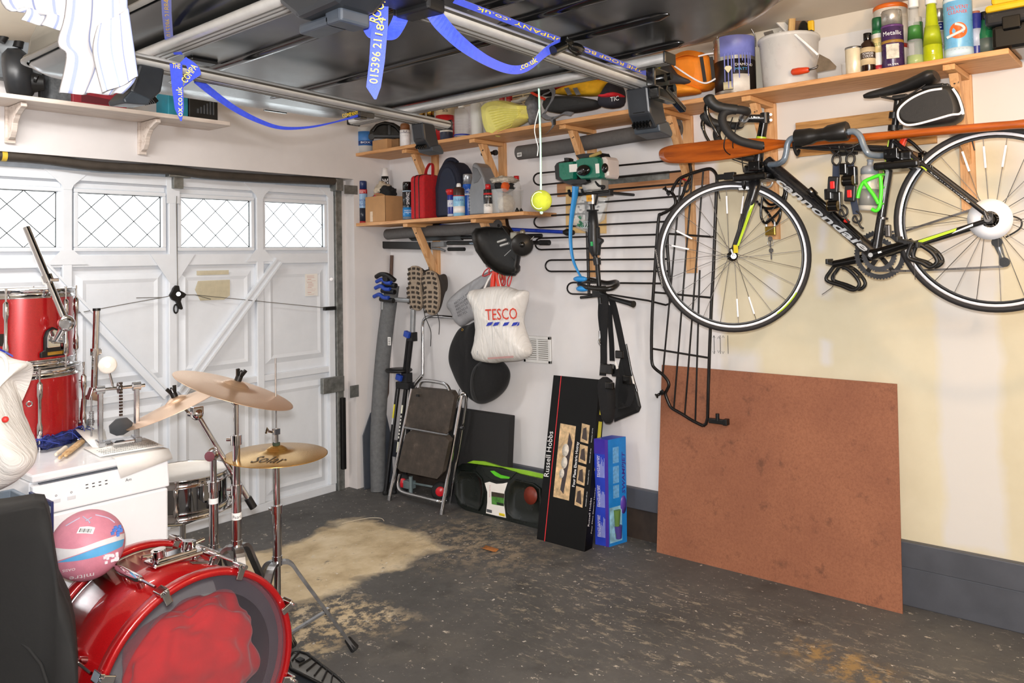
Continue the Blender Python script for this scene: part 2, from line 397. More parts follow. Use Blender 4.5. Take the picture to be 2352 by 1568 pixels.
for z0, z1 in ((1.535, 1.60), (.80, .84)): MB().box2((XL, D+.004, z0), (XR, D+.03, z1)).build('rail', DOORP, dr, bevel=.004)
LEAD = mat('4a4c4c', .5, .6)
for i, (a, b) in enumerate(paneX):
    f = MB(); t = .022
    for q in ((a-t, PZ0-t, b+t, PZ0), (a-t, PZ1, b+t, PZ1+t), (a-t, PZ0, a, PZ1), (b, PZ0, b+t, PZ1)): f.box2((q[0], D+.008, q[1]), (q[2], D+.032, q[3]))
    wf = f.build('window_frame', DOORP, dr, bevel=.004)
    MB().box2((a, D+.036, PZ0), (b, D+.040, PZ1)).build('pane', mat('eef3f2', .03, 0, .01, trans=1, ior=1.05), wf)
    ld = MB(); nx, nz = 3, 2; dx, dz = (b-a)/nx, (PZ1-PZ0)/nz
    def clip(x_, z_, ddx, ddz):
        # straight lead from an edge point along a diagonal until it leaves the pane
        t = min(((b if ddx > 0 else a)-x_)/ddx if ddx else 9, ((PZ1 if ddz > 0 else PZ0)-z_)/ddz); return x_+ddx*t, z_+ddz*t
    for k in range(-2, 6):
        for s in (1, -1):
            xs = a+k*dx if s > 0 else a+k*dx; pts = []
            for zt in [j/40 for j in range(41)]:
                x_ = xs+s*zt*(PZ1-PZ0)*dx/dz
                if a <= x_ <= b: pts.append((x_, PZ0+zt*(PZ1-PZ0)))
            if len(pts) > 1: ld.tube([(pts[0][0], D+.034, pts[0][1]), (pts[-1][0], D+.034, pts[-1][1])], .0024, 4)
    for x_ in (a, b): ld.tube([(x_, D+.034, PZ0), (x_, D+.034, PZ1)], .004, 4)
    for z_ in (PZ0, PZ1): ld.tube([(a, D+.034, z_), (b, D+.034, z_)], .0035, 4)
    ld.build('leading', LEAD, wf)
    # sloping returns above the windows
    MB().box2((a-.02, D+.018, PZ1+.022), (b+.02, D+.03, ZT-.06)).build('panel', DOORP, dr, bevel=.008)
def raised(a, b, z0, z1):
    m = MB(); lo = [(a, z0), (b, z0), (b, z1), (a, z1)]; k = .035; hi = [(a+k, z0+k), (b-k, z0+k), (b-k, z1-k), (a+k, z1-k)]; kk = .055
    h2 = [(a+kk, z0+kk), (b-kk, z0+kk), (b-kk, z1-kk), (a+kk, z1-kk)]
    rows = [[(x, D+.031, z) for x, z in lo], [(x, D+.016, z) for x, z in hi], [(x, D+.022, z) for x, z in h2]]
    m.grid([[V(p) for p in r] for r in rows], False, True); m.add(rows[2], [(0, 1, 2, 3)]); return m
for i in range(4):
    a, b = sx[i+1]+.045, sx[i]-.045
    raised(a, b, .90, 1.50).build('panel', DOORP, dr); raised(a, b, .08, .76).build('panel', DOORP, dr)
def gusset(pts): MB().solid([V((x, D-.004, z)) for x, z in pts], (0, .004, 0)).build('gusset_plate', DOORP, dr)
for x in (-.985, -2.095):
    gusset([(x-.11, ZT), (x+.11, ZT), (x+.03, ZT-.075), (x+.02, ZT-.1), (x-.02, ZT-.1), (x-.03, ZT-.075)]); gusset([(x-.10, 1.55), (x+.10, 1.55), (x+.03, 1.625), (x-.03, 1.625)])
gusset([(XR-.11, ZT), (XR, ZT), (XR, ZT-.10), (XR-.03, ZT-.075)]); gusset([(-1.539-.13, 1.60), (-1.539+.13, 1.60), (-1.539+.015, 1.43), (-1.539-.015, 1.43)])
gusset([(-1.575, ZT), (-1.50, ZT), (-1.50, ZT-.15), (-1.575, ZT-.15)])
for (ax, az), (bx, bz) in (((-.86, 1.555), (-1.50, .80)), ((-2.22, 1.555), (-1.58, .80))):
    d = V((bx-ax, 0, bz-az)); n = V((-d.z, 0, d.x)).normalized()*.026
    m = MB()
    for s0, s1, dy in ((-1, -.55, -.02), (-.55, .55, -.008), (.55, 1, -.02)): m.solid([V((ax, D+dy, az))+n*s0, V((ax, D+dy, az))+n*s1, V((bx, D+dy, bz))+n*s1, V((bx, D+dy, bz))+n*s0], (0, .03, 0))
    m.build('diagonal_brace', DOORP, dr)
lk = dp(408, 680)
def P2(x, y, d): return onY(x, y, D+d)
lockp = [(398, 662), (404, 655), (412, 656), (414, 667), (424, 672), (429, 676), (424, 683), (418, 685), (416, 692), (421, 708), (418, 711), (413, 709), (405, 692), (396, 688), (390, 678), (396, 668)]
lo = MB().solid([P2(x, y, -.02) for x, y in lockp], (0, .018, 0)).build('lock_lever', BLACK, dr, bevel=.003)
MB().cyl(P2(410, 675, -.026), P2(410, 675, -.018), .012).build('lock_bolt', STEEL, lo)
m = MB(); c = P2(404, 709, -.012); m.tube(smooth_path([c+V((.012*math.cos(t), 0, .024*math.sin(t))) for t in [k*PI/4 for k in range(8)]], 3, True), .005, 6, True); m.build('pull_ring', BLACK, lo)
cab = MB()
for pts in ([(428, 677), (448, 677), (760, 708)], [(392, 679), (373, 683), (300, 696), (150, 724)], [(448, 677), (484, 687)], [(373, 683), (313, 684)], [(408, 655), (405, 470), (406, 450)]): cab.tube([P2(x, y, -.014) for x, y in pts], .0022, 5)
cab.build('latch_cable', mat('6b675f', .6), dr)
MB().box2(P2(748, 713, -.03), P2(766, 703, 0)).build('latch_block', BLACK, dr)
MB().cyl(P2(761, 641, -.012), P2(761, 641, 0), .011).build('door_bolt', DSTEEL, dr)
m = MB(); m.box2(P2(389, 405, -.05), P2(429, 397, .0)); m.box2(P2(399, 432, -.03), P2(416, 405, .0)); m.build('top_bracket', GALV, dr, bevel=.002)
tapem = mat('ded4b6', .6, 0, .06, 30, alpha=.6)
MB().box2(P2(452, 632, .012), P2(525, 620, .014)).build('tape_stain', tapem, dr); MB().solid([P2(x, y, .012) for x, y in ((455, 645), (528, 642), (528, 678), (515, 688), (460, 690), (448, 665))], (0, .002, 0)).build('tape_stain', tapem, dr)
stk = MB().box2(P2(701, 680, .012), P2(729, 628, .014)).build('notice_sticker', PAPER, dr)
ink = MB(); rs = random.Random(3)
for k in range(12):
    y_ = 633+k*3.8; ink.box2(P2(704+rs.random()*4, y_+1.2, .0115), P2(714+rs.random()*13, y_, .012))
ink.build('print', mat('c46a60', .7), stk)
# spring tube and side posts
bar = MB(); bp = smooth_path([onY(-60, 354, .03), onY(90, 364, .03), onY(230, 382, .03), onY(390, 390, .03), onY(480, 401, .03), onY(620, 410, .03), onY(768, 416, .03)], 6)
bar.tube(bp, .026, 12); bo = tag(bar.build('spring_tube', mat('4b443d', .55, .3, .15)), 'dark sagging tube running along the top of the garage door', 'tube')
MB().cyl(onY(2, 357, .03), onY(14, 358, .03), .0275, seg=14).build('yellow_band', mat('d8b53a', .5), bo)
MB().box2((-.46, .005, 2.02), (-.40, .075, 2.10)).build('end_bracket', GALV, bo, bevel=.004)
MB().box2((-.40, -.004, 2.0), (-.29, .0, 2.06)).build('end_plate', GALV, bo)
jp = MB(); jp.box2((-.42, D-.01, 0), (-.368, D+.05, 2.08)); jp.box2((-.425, D-.018, 0), (-.41, D+.05, 2.08)); st('trim_3', jp, GALV, bevel=.003)
st('leak_filler', MB().box2((-.372, .09, 0), (-.318, .14, 2.10)), FRONTWALL); st('skylit_strip', MB().box2((x0, .128, 2.03), (-.318, .139, 2.106)), mat('cfd8e2', .6))  # fillers added against daylight leaks; upper strip's pale blue paints in skylight
jb = thing('door_hinge_arm', (-.40, .05, .6), 'galvanised steel hinge bracket on the door side post', 'bracket')
m = MB(); a, b = onY(740, 905, .05), onY(788, 862, .05); m.box2((a.x, .035, a.z), (b.x, .07, b.z)); m.build('bracket_plate', GALV, jb, bevel=.003)
m = MB(); m.box2((-.405, .04, .14), (-.375, .068, .62)); m.build('roller_arm', BLACK, jb, bevel=.004)
m = MB(); m.solid([V((-.37, -.003, .70)), V((-.30, -.003, .70)), V((-.30, -.003, .62)), V((-.37, -.003, .62))], (0, .006, 0)); m.build('fixing_plate', GALV, jb)
# ---- right wall shelves
SU, SL = 2.285, 1.802
us = MB(); us.box2((-.30, -2.37, SU-.022), (0, -.0, SU)); t1 = tag(us.build('wall_shelf', PINE, bevel=.003), 'pine board forming the far half of the high shelf', 'shelf')
MB().box2((-.30, -3.925, SU-.022), (-.0, -2.374, SU)).build('wall_shelf', PINE, bevel=.003)
tag(bpy.data.objects['wall_shelf.001'], 'pine board forming the near half of the high shelf above the bicycle', 'shelf')
tag(MB().box2((-.305, -1.515, SL-.022), (0, -.0, SL)).build('wall_shelf', PINE, bevel=.003), 'shorter pine shelf below the high one, holding sprays and bags', 'shelf')
def bracket(y, zbot, arms, label, zside=.045):
    t = thing('shelf_bracket', (-.02, y, zbot), label, 'bracket', 'timber shelf brackets')
    MB().box2((-.022, y-.028, zbot), (0, y+.028, SU-.024)).build('upright', PINEZ, t, bevel=.002)
    for z in arms:
        MB().box2((-.285, y-.022, z-.022-.024), (-.023, y+.022, z-.023)).build('arm', PINEX, t, bevel=.002)
        m = MB(); w_ = .017
        pl = [(-.215, z-.047), (-.165, z-.047), (-.0225, z-.30), (-.0225, z-.40)]
        m.solid([V((px_, y-w_, pz_)) for px_, pz_ in pl], (0, 2*w_, 0)); s = m.build('strut', PINEZ, t, bevel=.002)
        sc_ = MB(); sc_.cyl((-.206, y-w_-.0008, z-.085), (-.206, y-w_, z-.085), .004, seg=8); c_ = V((-.192, y, z-.085)); sc_.cyl(c_+V((-.003, 0, 0)), c_+V((.004, 0, 0)), .004, seg=8); sc_.each('screw', BLACK, s)
    return t
bracket(-.485, 1.44, (SU, SL), 'double shelf bracket nearest the garage door, carrying both shelves')
bracket(-1.10, 1.50, (SU, SL), 'double shelf bracket behind the grey oil jug, carrying both shelves')
bracket(-1.79, 1.42, (SU,), 'shelf bracket directly above the green engine of the strimmer')
bracket(-2.41, 1.44, (SU,), 'shelf bracket above the blade tip of the wooden paddle')
bracket(-2.863, 1.60, (SU,), 'shelf bracket behind the bicycle handlebar')
bracket(-3.715, 1.69, (SU,), 'shelf bracket behind the saddle bag and rear wheel')
# ---- boards fixed to the right wall
for p0, p1, x_, lab in (((1831, 297), (2062, 270), (-.02), 'upper weathered board fixed to the wall behind the bike rack'), ((1836, 346), (2153, 314), -.02, 'lower weathered board fixed to the wall behind the bike rack')):
    a, b = onX(*p0), onX(*p1); z0 = (a.z+b.z)/2; zz = .030
    tag(MB().box2((-.020, b.y, z0-zz), (0, a.y, z0+zz)).build('wall_board', OLDPINE, bevel=.002), lab, 'board', 'boards behind the bike rack')
a, b = onX(1290, 440), onX(1630, 408)
tag(MB().box2((-.02, b.y, b.z-.035), (0, a.y+.02, b.z+.045)).build('wall_rail', wood('bf8b62', '9a6a45', 1, 8), bevel=.002), 'long timber rail on the wall behind the wire guard bars', 'board', 'boards behind the wire guards')
m = MB(); a, b = onX(1402, 425), onX(1542, 402); m.box2((-.0225, b.y, b.z-.022), (-.02, a.y, b.z+.022)); tag(m.build('steel_strip', GALV), 'grey metal strip let into the timber rail behind the wire guards', 'strip')
# ---- vents
def vent(c, w_, h_, n, label, cols=2, m_=WHITE):
    t = thing('air_vent', (0, c.y, c.z-h_/2), label, 'vent')
    f = MB(); e = .018
    for q in ((-w_/2, -h_/2, w_/2, -h_/2+e), (-w_/2, h_/2-e, w_/2, h_/2), (-w_/2, -h_/2, -w_/2+e, h_/2), (w_/2-e, -h_/2, w_/2, h_/2)): f.box2((-.014, c.y+q[0], c.z+q[1]), (-.002, c.y+q[2], c.z+q[3]))
    f.build('frame', m_, t, bevel=.002)
    for k in range(cols-1): MB().box2((-.012, c.y-w_/2+w_*(k+1)/cols-.004, c.z-h_/2), (-.002, c.y-w_/2+w_*(k+1)/cols+.004, c.z+h_/2)).build('mullion', m_, t)
    for k in range(n):
        z = c.z-h_/2+e+(h_-2*e)*(k+.5)/n; MB().box2((-.010, c.y-w_/2+e, z-(h_-2*e)/n*.32), (-.002, c.y+w_/2-e, z+(h_-2*e)/n*.32)).build('slat', m_, t)
    MB().box2((-.002, c.y-w_/2, c.z-h_/2), (-.0005, c.y+w_/2, c.z+h_/2)).build('backing', mat('8b857a', .8), t)
vent(onX(1236, 802), .21, .16, 10, 'white louvred air vent low on the wall beside the carrier bag')
vent(onX(1204, 222)+V((0, 0, -.03)), .22, .15, 5, 'cream air vent at ceiling height behind the high shelf', 2, mat('e3cfa6', .6))
# ---- shelf on the wall above the door
WSH = wood('dcd0c6', 'c2b2a6', 0, 8, knots=False)
LS = 2.345
tag(MB().box2((-3.4, -.24, LS-.022), (-1.36, 0, LS)).build('wall_shelf', WSH, bevel=.003), 'whitewashed shelf on the wall above the garage door', 'shelf')
def corbel(x, lab):
    t = thing('shelf_corbel', (x, 0, LS-.23), lab, 'bracket', 'whitewashed brackets above the door')
    MB().box2((x-.022, -.02, LS-.20), (x+.022, 0, LS-.023)).build('upright', WSH, t, bevel=.002)
    pr = [(-.022, -.025), (-.20, -.025), (-.205, -.045), (-.17, -.055), (-.12, -.075), (-.085, -.11), (-.07, -.15), (-.05, -.175), (-.022, -.185)]
    m = MB(); m.solid([V((x-.013, y, LS+z)) for y, z in pr], (.026, 0, 0)); m.build('curved_brace', WSH, t, bevel=.003)
corbel(-1.752, 'whitewashed curved shelf bracket below the teal box'); corbel(-2.385, 'whitewashed curved shelf bracket below the black power tool')
# ================================================================ under the ceiling: roof box, roof bars, straps
BOXPL = mat('141515', .2, 0, .15, 5); SLATE = mat('1e2125', .42, 0, .1); BLUEWEB = mat('2c42bd', .5, 0, .12, 120, .25, sheen=.2)
XA, XB, YR, YN = -2.83, -1.655, -1.56, -3.78
def plan(ins, rear=0):
    "roof box outline, pulled in by ins: square rear with rounded corners, bullet nose"
    a, b, yr, yn = XA+ins, XB-ins, YR-ins-rear, YN+ins; c = (a+b)/2; hw = (b-a)/2; r = .10; pts = []
    for k in range(7): t = PI/2*k/6; pts.append((b-r+r*math.cos(t), yr-r+r*math.sin(t)))
    for k in range(7): t = PI/2+PI/2*k/6; pts.append((a+r+r*math.cos(t), yr-r+r*math.sin(t)))
    for k in range(17):
        t = PI+PI*k/16; ct, s_ = math.cos(t), math.sin(t)
        pts.append((c+hw*math.copysign(abs(ct)**.62, ct), yn+.62+(.62-ins*.2)*(-abs(s_)**.8)))
    return pts
bx = thing('roof_box', ((XA+XB)/2, -2.6, 2.112), 'large glossy black car roof box slung under the ceiling on silver bars', 'roof box')
m = MB(); L = [[V((x, y, z)) for x, y in plan(i, r)] for i, r, z in ((.10, .22, 2.113), (.085, .2, 2.114), (.05, .12, 2.122), (.02, .03, 2.145), (.0, 0, 2.17), (.0, 0, 2.182))]
m.loft(L, True); m.build('base_tray', BOXPL, bx)
m = MB(); L = [[V((x, y, z)) for x, y in plan(i)] for i, z in ((-.014, 2.183), (-.014, 2.197), (-.004, 2.20), (.0, 2.25), (.02, 2.31), (.06, 2.37), (.14, 2.42), (.26, 2.44))]
m.loft(L, True); m.build('lid', BOXPL, bx)
m = MB(); L = [[V((x, y, z)) for x, y in plan(i)] for i, z in ((-.006, 2.178), (-.019, 2.181), (-.019, 2.188), (-.006, 2.19))]; m.loft(L, True, False); m.build('seam_strip', mat('8d8982', .5), bx)
for x, ya, yb in ((-2.53, -1.95, -3.15), (-2.17, -1.95, -3.08), (-2.265, -3.12, -3.55), (-2.045, -3.12, -3.48), (-1.795, -3.12, -3.38), (-2.40, -3.15, -3.6)):
    m = MB(); n = 14; pts = [V((x+.003*math.sin(k*.4), ya+(yb-ya)*k/n, 2.1135)) for k in range(n+1)]
    m.tube(pts, [.012 if 0 < k < n else .004 for k in range(n+1)], 8, flat=1.6); m.build('rib', GLOSSBLACK, bx)
for x, y in ((-2.60, -2.28), (-1.83, -1.98), (-1.80, -3.0), (-2.62, -3.0)): MB().box2((x-.04, y-.022, 2.104), (x+.04, y+.022, 2.114)).build('clamp_plate', BLACK, bx, bevel=.004)
MB().box2((-1.96, YR-.01, 2.150), (-1.86, YR+.004, 2.165)).build('lock_slot', GLOSSBLACK, bx)
def roofbar(name, a, b, z, label, w_=.07, h_=.032, feet=(1, 1), fs=.7, fo=.13):
    a, b = V((a[0], a[1], z)), V((b[0], b[1], z)); u = (b-a).normalized(); L_ = (b-a).length; M_ = frame(a, u, None, (0, 0, 1))
    t = thing(name, ((a.x+b.x)/2, (a.y+b.y)/2, z-h_/2), label, 'roof bar', 'silver roof bars under the roof box')
    pr = []
    for k in range(16):
        an = 2*PI*k/16; c_, s_ = math.cos(an), math.sin(an); pr.append((w_/2*math.copysign(abs(c_)**.6, c_), h_/2*math.copysign(abs(s_)**.75, s_)))
    m = MB(M_); m.loft([[V((x, y, zz)) for y, zz in pr] for x in (0, L_)], True); m.build('bar', ALU, t)
    g = MB(M_)
    for y in (-w_*.22, w_*.05, w_*.26): g.box2((.004, y-.0015, -h_/2-.0012), (L_-.004, y+.0015, -h_/2+.002))
    g.box2((.004, -w_/2-.0008, -.003), (L_-.004, -w_/2+.003, .003)); g.each('groove', mat('77746f', .35, .9), t)
    for x in (-.004, L_-.004): MB(M_).box2((x, -w_/2-.002, -h_/2-.002), (x+.008, w_/2+.002, h_/2+.002)).build('end_cap', BLACK, t, bevel=.004)
    for e in (0, 1):
        if not feet[e]: continue
        s_ = -1 if e == 0 else 1; x = fo if e == 0 else L_-fo
        fm = M_ @ Matrix.Translation((x, 0, -h_/2)) @ Matrix.Diagonal((s_*fs, fs, fs, 1))
        pf = [(-.05, .004), (.05, .004), (.085, -.10), (.075, -.125), (.01, -.13), (-.035, -.085)]
        m = MB(fm); m.solid([V((p, -.042, q)) for p, q in pf], (0, .084, 0)); ft = m.build('foot', SLATE, t, bevel=.007)
        m = MB(fm); pd_ = [(.012, -.118), (.085, -.10), (.115, -.135), (.11, -.15), (.02, -.142)]; m.solid([V((p, -.05, q)) for p, q in pd_], (0, .10, 0)); m.build('clamp_pad', mat('2c3238', .4), ft, bevel=.004)
        m = MB(fm)
        for k in range(6): m.box((.0 + -.012-.0, -.03+k*.012, -.113), (.03, .006, .016), Matrix.Rotation(-.79, 3, 'Y'))
        m.build('slot', GLOSSBLACK, ft); m = MB(fm); m.box((-.03, 0, -.075), (.012, .05, .014)); m.build('latch', GLOSSBLACK, ft, bevel=.003)
    return t
roofbar('roof_bar', (-2.935, -2.41), (-1.60, -2.232), 2.05, 'silver roof bar across the box nearest the garage door, looped with blue strap')
roofbar('roof_bar', (-2.66, -3.226), (-1.50, -3.15), 2.05, 'silver roof bar across the box nearest the bicycle, with dangling blue straps', feet=(0, 1), fs=.9, fo=.155)
roofbar('roof_bar', (-2.755, -3.75), (-2.752, -2.17), 2.094, 'silver roof bar running lengthwise under the edge of the box nearest the white towel', .07, .03, (0, 0))
roofbar('roof_bar', (-1.735, -3.30), (-1.745, -1.86), 2.094, 'silver roof bar running lengthwise under the box edge nearest the high shelf', .06, .03, (0, 0))
# big foot pack under the lengthwise bar, and the black clamp of the cross bar by the bicycle
ft = thing('bar_clamp', onZ(745, 30, 2.02), 'dark grey roof bar foot clamp hanging at the top edge beside blue tape', 'clamp')
c = onZ(765, -34, 2.06); m = MB(frame(c, (0, -1, 0), None, (0, 0, 1))); pf = [(-.10, .02), (.11, .02), (.12, -.03), (.07, -.06), (-.05, -.065), (-.115, -.02)]
m.solid([V((p, -.05, q)) for p, q in pf], (0, .10, 0)); m.build('foot', SLATE, ft, bevel=.012)
m = MB(frame(c, (0, -1, 0), None, (0, 0, 1))); m.box((-.03, 0, -.075), (.10, .05, .02)); m.box((.03, .01, -.07), (.05, .07, .03)); m.build('clamp_pad', mat('333941', .4), ft, bevel=.006)
c = onZ(940, -12, 2.06); tb = MB(frame(c, (1, .07, 0), None, (0, 0, 1))); tb.box((-.02, .0, .0), (.15, .09, .045)); tb.box((.03, .0, -.02), (.05, .095, .03)); tag(tb.build('bar_end_clamp', BLACK, bevel=.006), 'black clamp on the end of the cross bar holding blue strap loops', 'clamp')
ck = thing('clamp_mechanism', onZ(1478, 215, 1.98), 'glossy black levered clamp on the roof bar end above the grey foam pipe', 'clamp')
c = onZ(1480, 188, 2.05); M_ = frame(c, (1, .07, 0), None, (0, 0, 1))
m = MB(M_); m.box((.0, -.045, .0), (.10, .03, .06)); m.box((.02, -.05, -.045), (.12, .035, .035)); m.build('housing', GLOSSBLACK, ck, bevel=.006)
m = MB(M_); m.box((.07, -.06, -.05), (.14, .022, .018), Matrix.Rotation(.35, 3, 'Y')); m.build('lever', GLOSSBLACK, ck, bevel=.004)
m = MB(M_)
for x, z in ((-.01, .0), (.03, .012), (.05, -.02)): m.cyl((x, -.075, z), (x, -.055, z), .012, seg=10)
m.each('knob', GLOSSBLACK, ck)
# ---- straps
YW = YELLOWINK
def strap(pts, label, wv=None, w_=.036, smooth=6, name='webbing_strap'):
    p = smooth_path(pts, smooth) if smooth else [V(q) for q in pts]
    if isinstance(wv, list) and smooth: wv = [V(wv[min(i//smooth, len(wv)-1)]).lerp(V(wv[min(i//smooth+1, len(wv)-1)]), (i % smooth)/smooth) for i in range(len(p))]
    o = MB().ribbon(p, (wv if wv is not None else RT*w_), .0016).build(name, BLUEWEB); tag(o, label, 'strap', 'blue printed webbing straps'); return o
def strap_text(o, s, p0, p1, h, side=1, off=.004):
    "lettering along p0 -> p1, on the camera side"
    p0, p1 = V(p0), V(p1); u = (p1-p0); n = (CAM-(p0+p1)/2).normalized(); v = n.cross(u).normalized()
    text(s, frame(p0-v*h*.5+n*off, u, v), h, YW, o, width=u.length)
Z = 2.05
s = strap([onZ(381, -30, 2.104), onZ(383, 30, 2.104), onZ(388, 88, 2.104), onZ(410, 125, 2.075)], 'blue strap with yellow numbers running up from the bar beside the towel', w_=.022, smooth=0); strap_text(s, '015396 21884', onZ(388, 84, 2.104), onZ(382, 0, 2.104), .012)
d = 1.98
s = strap([onD(404, 146, d), onD(408, 205, d), onD(412, 250, d), onD(416, 278, d)], 'blue strap tail hanging off the bar end beside the white towel', [RT*.031, RT*.027, RT*.022, RT*.003], smooth=0); strap_text(s, 'ox.co.uk', onD(412, 268, d), onD(411, 200, d), .014); strap_text(s, 'THE', onD(396, 150, d), onD(414, 152, d), .012)
s = strap([onD(418, 140, d), onD(440, 150, d), onD(446, 170, d), onD(436, 188, d), onD(420, 200, d)], 'short blue strap loop knotted round the bar by the towel', [RT*.02+UP*.02, RT*.028, RT*.034, RT*.03+UP*.02, RT*.02+UP*.02]); strap_text(s, 'COMPA', onD(421, 188, d-.03), onD(447, 150, d-.03), .016)
yl = -2.30
s = strap([onY(446, 178, yl), onY(480, 207, yl), onY(540, 250, yl), onY(600, 280, yl), onY(650, 294, yl), onY(710, 292, yl), onY(770, 280, yl), onY(835, 262, yl)], 'blue strap sagging in a long curve under the rear of the box', [UP*.03, UP*.026, UP*.020, UP*.014, UP*.010, UP*.007, UP*.005, UP*.01])
strap_text(s, 'COMPANY', onY(786, 266, yl-.02), onY(822, 258, yl-.02), .012)
bk = MB(); bk.box(onY(838, 265, yl), (.06, .03, .018)); bk.box(onY(828, 272, yl), (.03, .035, .008)); tag(bk.build('strap_buckle', DSTEEL, bevel=.003), 'metal cam buckle on the sagging strap above the tubs', 'buckle')
d = 1.60
s = strap([onD(874, -25, d), onD(872, 60, d), onD(866, 140, d), onD(858, 200, d), onD(862, 228, d)], 'blue strap hanging straight down with yellow phone number', [RT*.034, RT*.033, RT*.031, RT*.029, RT*.004], smooth=0); strap_text(s, '015396 21', onD(857, 192, d), onD(867, 92, d), .017, off=.006); strap_text(s, 'ROOF', onD(858, 52, d-.03), onD(876, -4, d-.03), .019, off=.006)
s = strap([onD(852, -20, d), onD(846, 40, d), onD(862, 84, d+.02), onD(890, 88, d+.03), onD(912, 60, d+.05), onD(932, 12, d+.06)], 'blue strap folded into a hanging loop beside the phone number strap', RT*.032+FW*.008); strap_text(s, "184", onD(868, 86, d-.04), onD(876, 46, d-.04), .015)
yb = -3.26
def yB(x): return onZ(x, 0, 2.05)
s = strap([onY(985, 12, yb), onY(1012, 52, yb), onY(1060, 100, yb), onY(1120, 140, yb), onY(1175, 160, yb), onY(1215, 152, yb), onY(1255, 118, yb), onY(1292, 98, yb)], 'blue strap sagging in a curve below the cross bar nearest the bicycle', [RT*.03+UP*.012, RT*.024+UP*.022, RT*.012+UP*.026, UP*.024, UP*.020, UP*.02, UP*.024, UP*.028]); strap_text(s, '.co.uk', onY(1192, 155, yb-.02), onY(1232, 136, yb-.02), .014)
a, b = V((-2.55, -3.255, 2.078)), V((-1.62, -3.186, 2.078)); s = strap([a, b], 'blue strap pulled tight along the top of the cross bar', UP*.009+V((0, -.012, 0)), smooth=0)
strap_text(s, 'THE ROOF BOX COMPANY .co.uk', b+(a-b)*.1, b+(a-b)*.92, .0085, off=.006)
bk = MB(); bk.box(onY(1312, 106, yb-.01), (.07, .02, .016), Matrix.Rotation(.3, 3, 'Y')); bk.ball(onY(1325, 110, yb-.015), (.03, .012, .012), 12, 8); bk.cyl(onY(1270, 116, yb-.01), onY(1296, 104, yb-.01), .012, seg=10); tag(bk.build('strap_buckle', GLOSSBLACK, bevel=.002), 'glossy black cam buckle on the strap along the cross bar', 'buckle')
# ---- white towel hanging in front of the bar end
TW = NT('striped_towel'); v = TW.geo(); wv_ = TW.n('ShaderNodeTexWave', wave_type='BANDS', bands_direction='X'); uvn = TW.n('ShaderNodeUVMap'); TW.l(TW.mp(uvn.outputs[0], (1, 1, 1)), wv_.inputs[0]); wv_.inputs['Scale'].default_value = 1.1; wv_.inputs['Distortion'].default_value = .3
TW.l(TW.mix(TW.mr(wv_.outputs['Fac'], .93, .975), lin('cbcbcf'), lin('8b94b8')), TW.b.inputs['Base Color']); TW.b.inputs['Roughness'].default_value = .95; TW.bump(TW.noise(v, 260, 2), .3, .002)
def sheet(name, L_, R_, mt, n=26, rows=22, amp=.018, waves=3.2, thick=.004, par=None, ph=0):
    "cloth between a left and a right edge (lists of points, top to bottom), rippled towards the camera"
    L_, R_ = smooth_path(L_, 8), smooth_path(R_, 8); out = []
    def at(P, t): f = t*(len(P)-1); i = min(int(f), len(P)-2); return P[i].lerp(P[i+1], f-i)
    for j in range(rows+1):
        t = j/rows; a, b = at(L_, t), at(R_, t); nn = (b-a).cross(V((0, 0, 1))).normalized()
        out.append([a.lerp(b, i/n)+nn*amp*(.4+.6*t)*math.sin(i/n*2*PI*waves+ph+t*.8) for i in range(n+1)])
    m = MB(); m.grid(out, True); o = m.build(name, mt, par, solidify=thick, recalc=False)
    uv = o.data.uv_layers.new(name='UVMap')
    for lp in o.data.loops: k = lp.vertex_index; uv.data[lp.index].uv = ((k % (n+1))/n, (k//(n+1))/rows)
    return o
tw = thing('towel', onD(225, 220, 1.76), 'white towel with thin blue stripes hanging from above at the end of the bar', 'towel')
d = 1.76
sheet('front_fold', [onD(150, -330, d), onD(155, -5, d), onD(136, 98, d), onD(158, 128, d), onD(143, 215, d)], [onD(300, -330, d-.02), onD(296, 0, d-.02), onD(308, 90, d-.03), onD(318, 176, d-.03), onD(286, 216, d-.02)], TW.m, amp=.012, waves=2.3, par=tw)
sheet('corner_fold', [onD(225, 60, d-.05), onD(215, 120, d-.05), onD(238, 214, d-.05)], [onD(296, 20, d-.05), onD(310, 110, d-.055), onD(320, 176, d-.05)], TW.m, n=14, amp=.006, waves=1.2, par=tw)
sheet('back_fold', [onD(-60, -330, d+.03), onD(0, -5, d+.03), onD(62, 20, d+.03), onD(54, 48, d+.03)], [onD(170, -330, d+.03), onD(172, 0, d+.03), onD(162, 45, d+.03), onD(150, 72, d+.03)], TW.m, amp=.01, waves=2, par=tw)
# ---- things on the shelf over the door
YS = -.13
t = thing('power_tool', onY(50, 218, YS), 'bulky black and grey garden power tool on the shelf above the door', 'power tool')
def p(x, y, d=0): return onY(x, y, YS+d)
m = MB(); m.lathe([(.0, -.05), (.10, -.045), (.125, -.02), (.125, .03), (.09, .06), (0, .07)], zframe(p(38, 172, -.03), (.9, -.4, .1)), 24); m.build('motor_housing', mat('232528', .4), t)
m = MB(); m.cyl(p(62, 188, -.06), p(102, 190, -.09), .055, .035, 16); m.cyl(p(80, 180, -.12), p(86, 182, -.125), .018, seg=10); m.build('nozzle', BLACKPL, t)
m = MB(); m.ball(p(60, 112), (.13, .06, .10)); m.box(p(35, 140, .03), (.22, .08, .20)); m.build('grey_body', mat('6d7276', .5), t, bevel=.02)
m = MB(); m.tube(smooth_path([p(0, 95, -.08), p(20, 70, -.08), p(45, 78, -.05), p(40, 110, -.05)], 5), .022, 8); m.build('handle', BLACK, t)
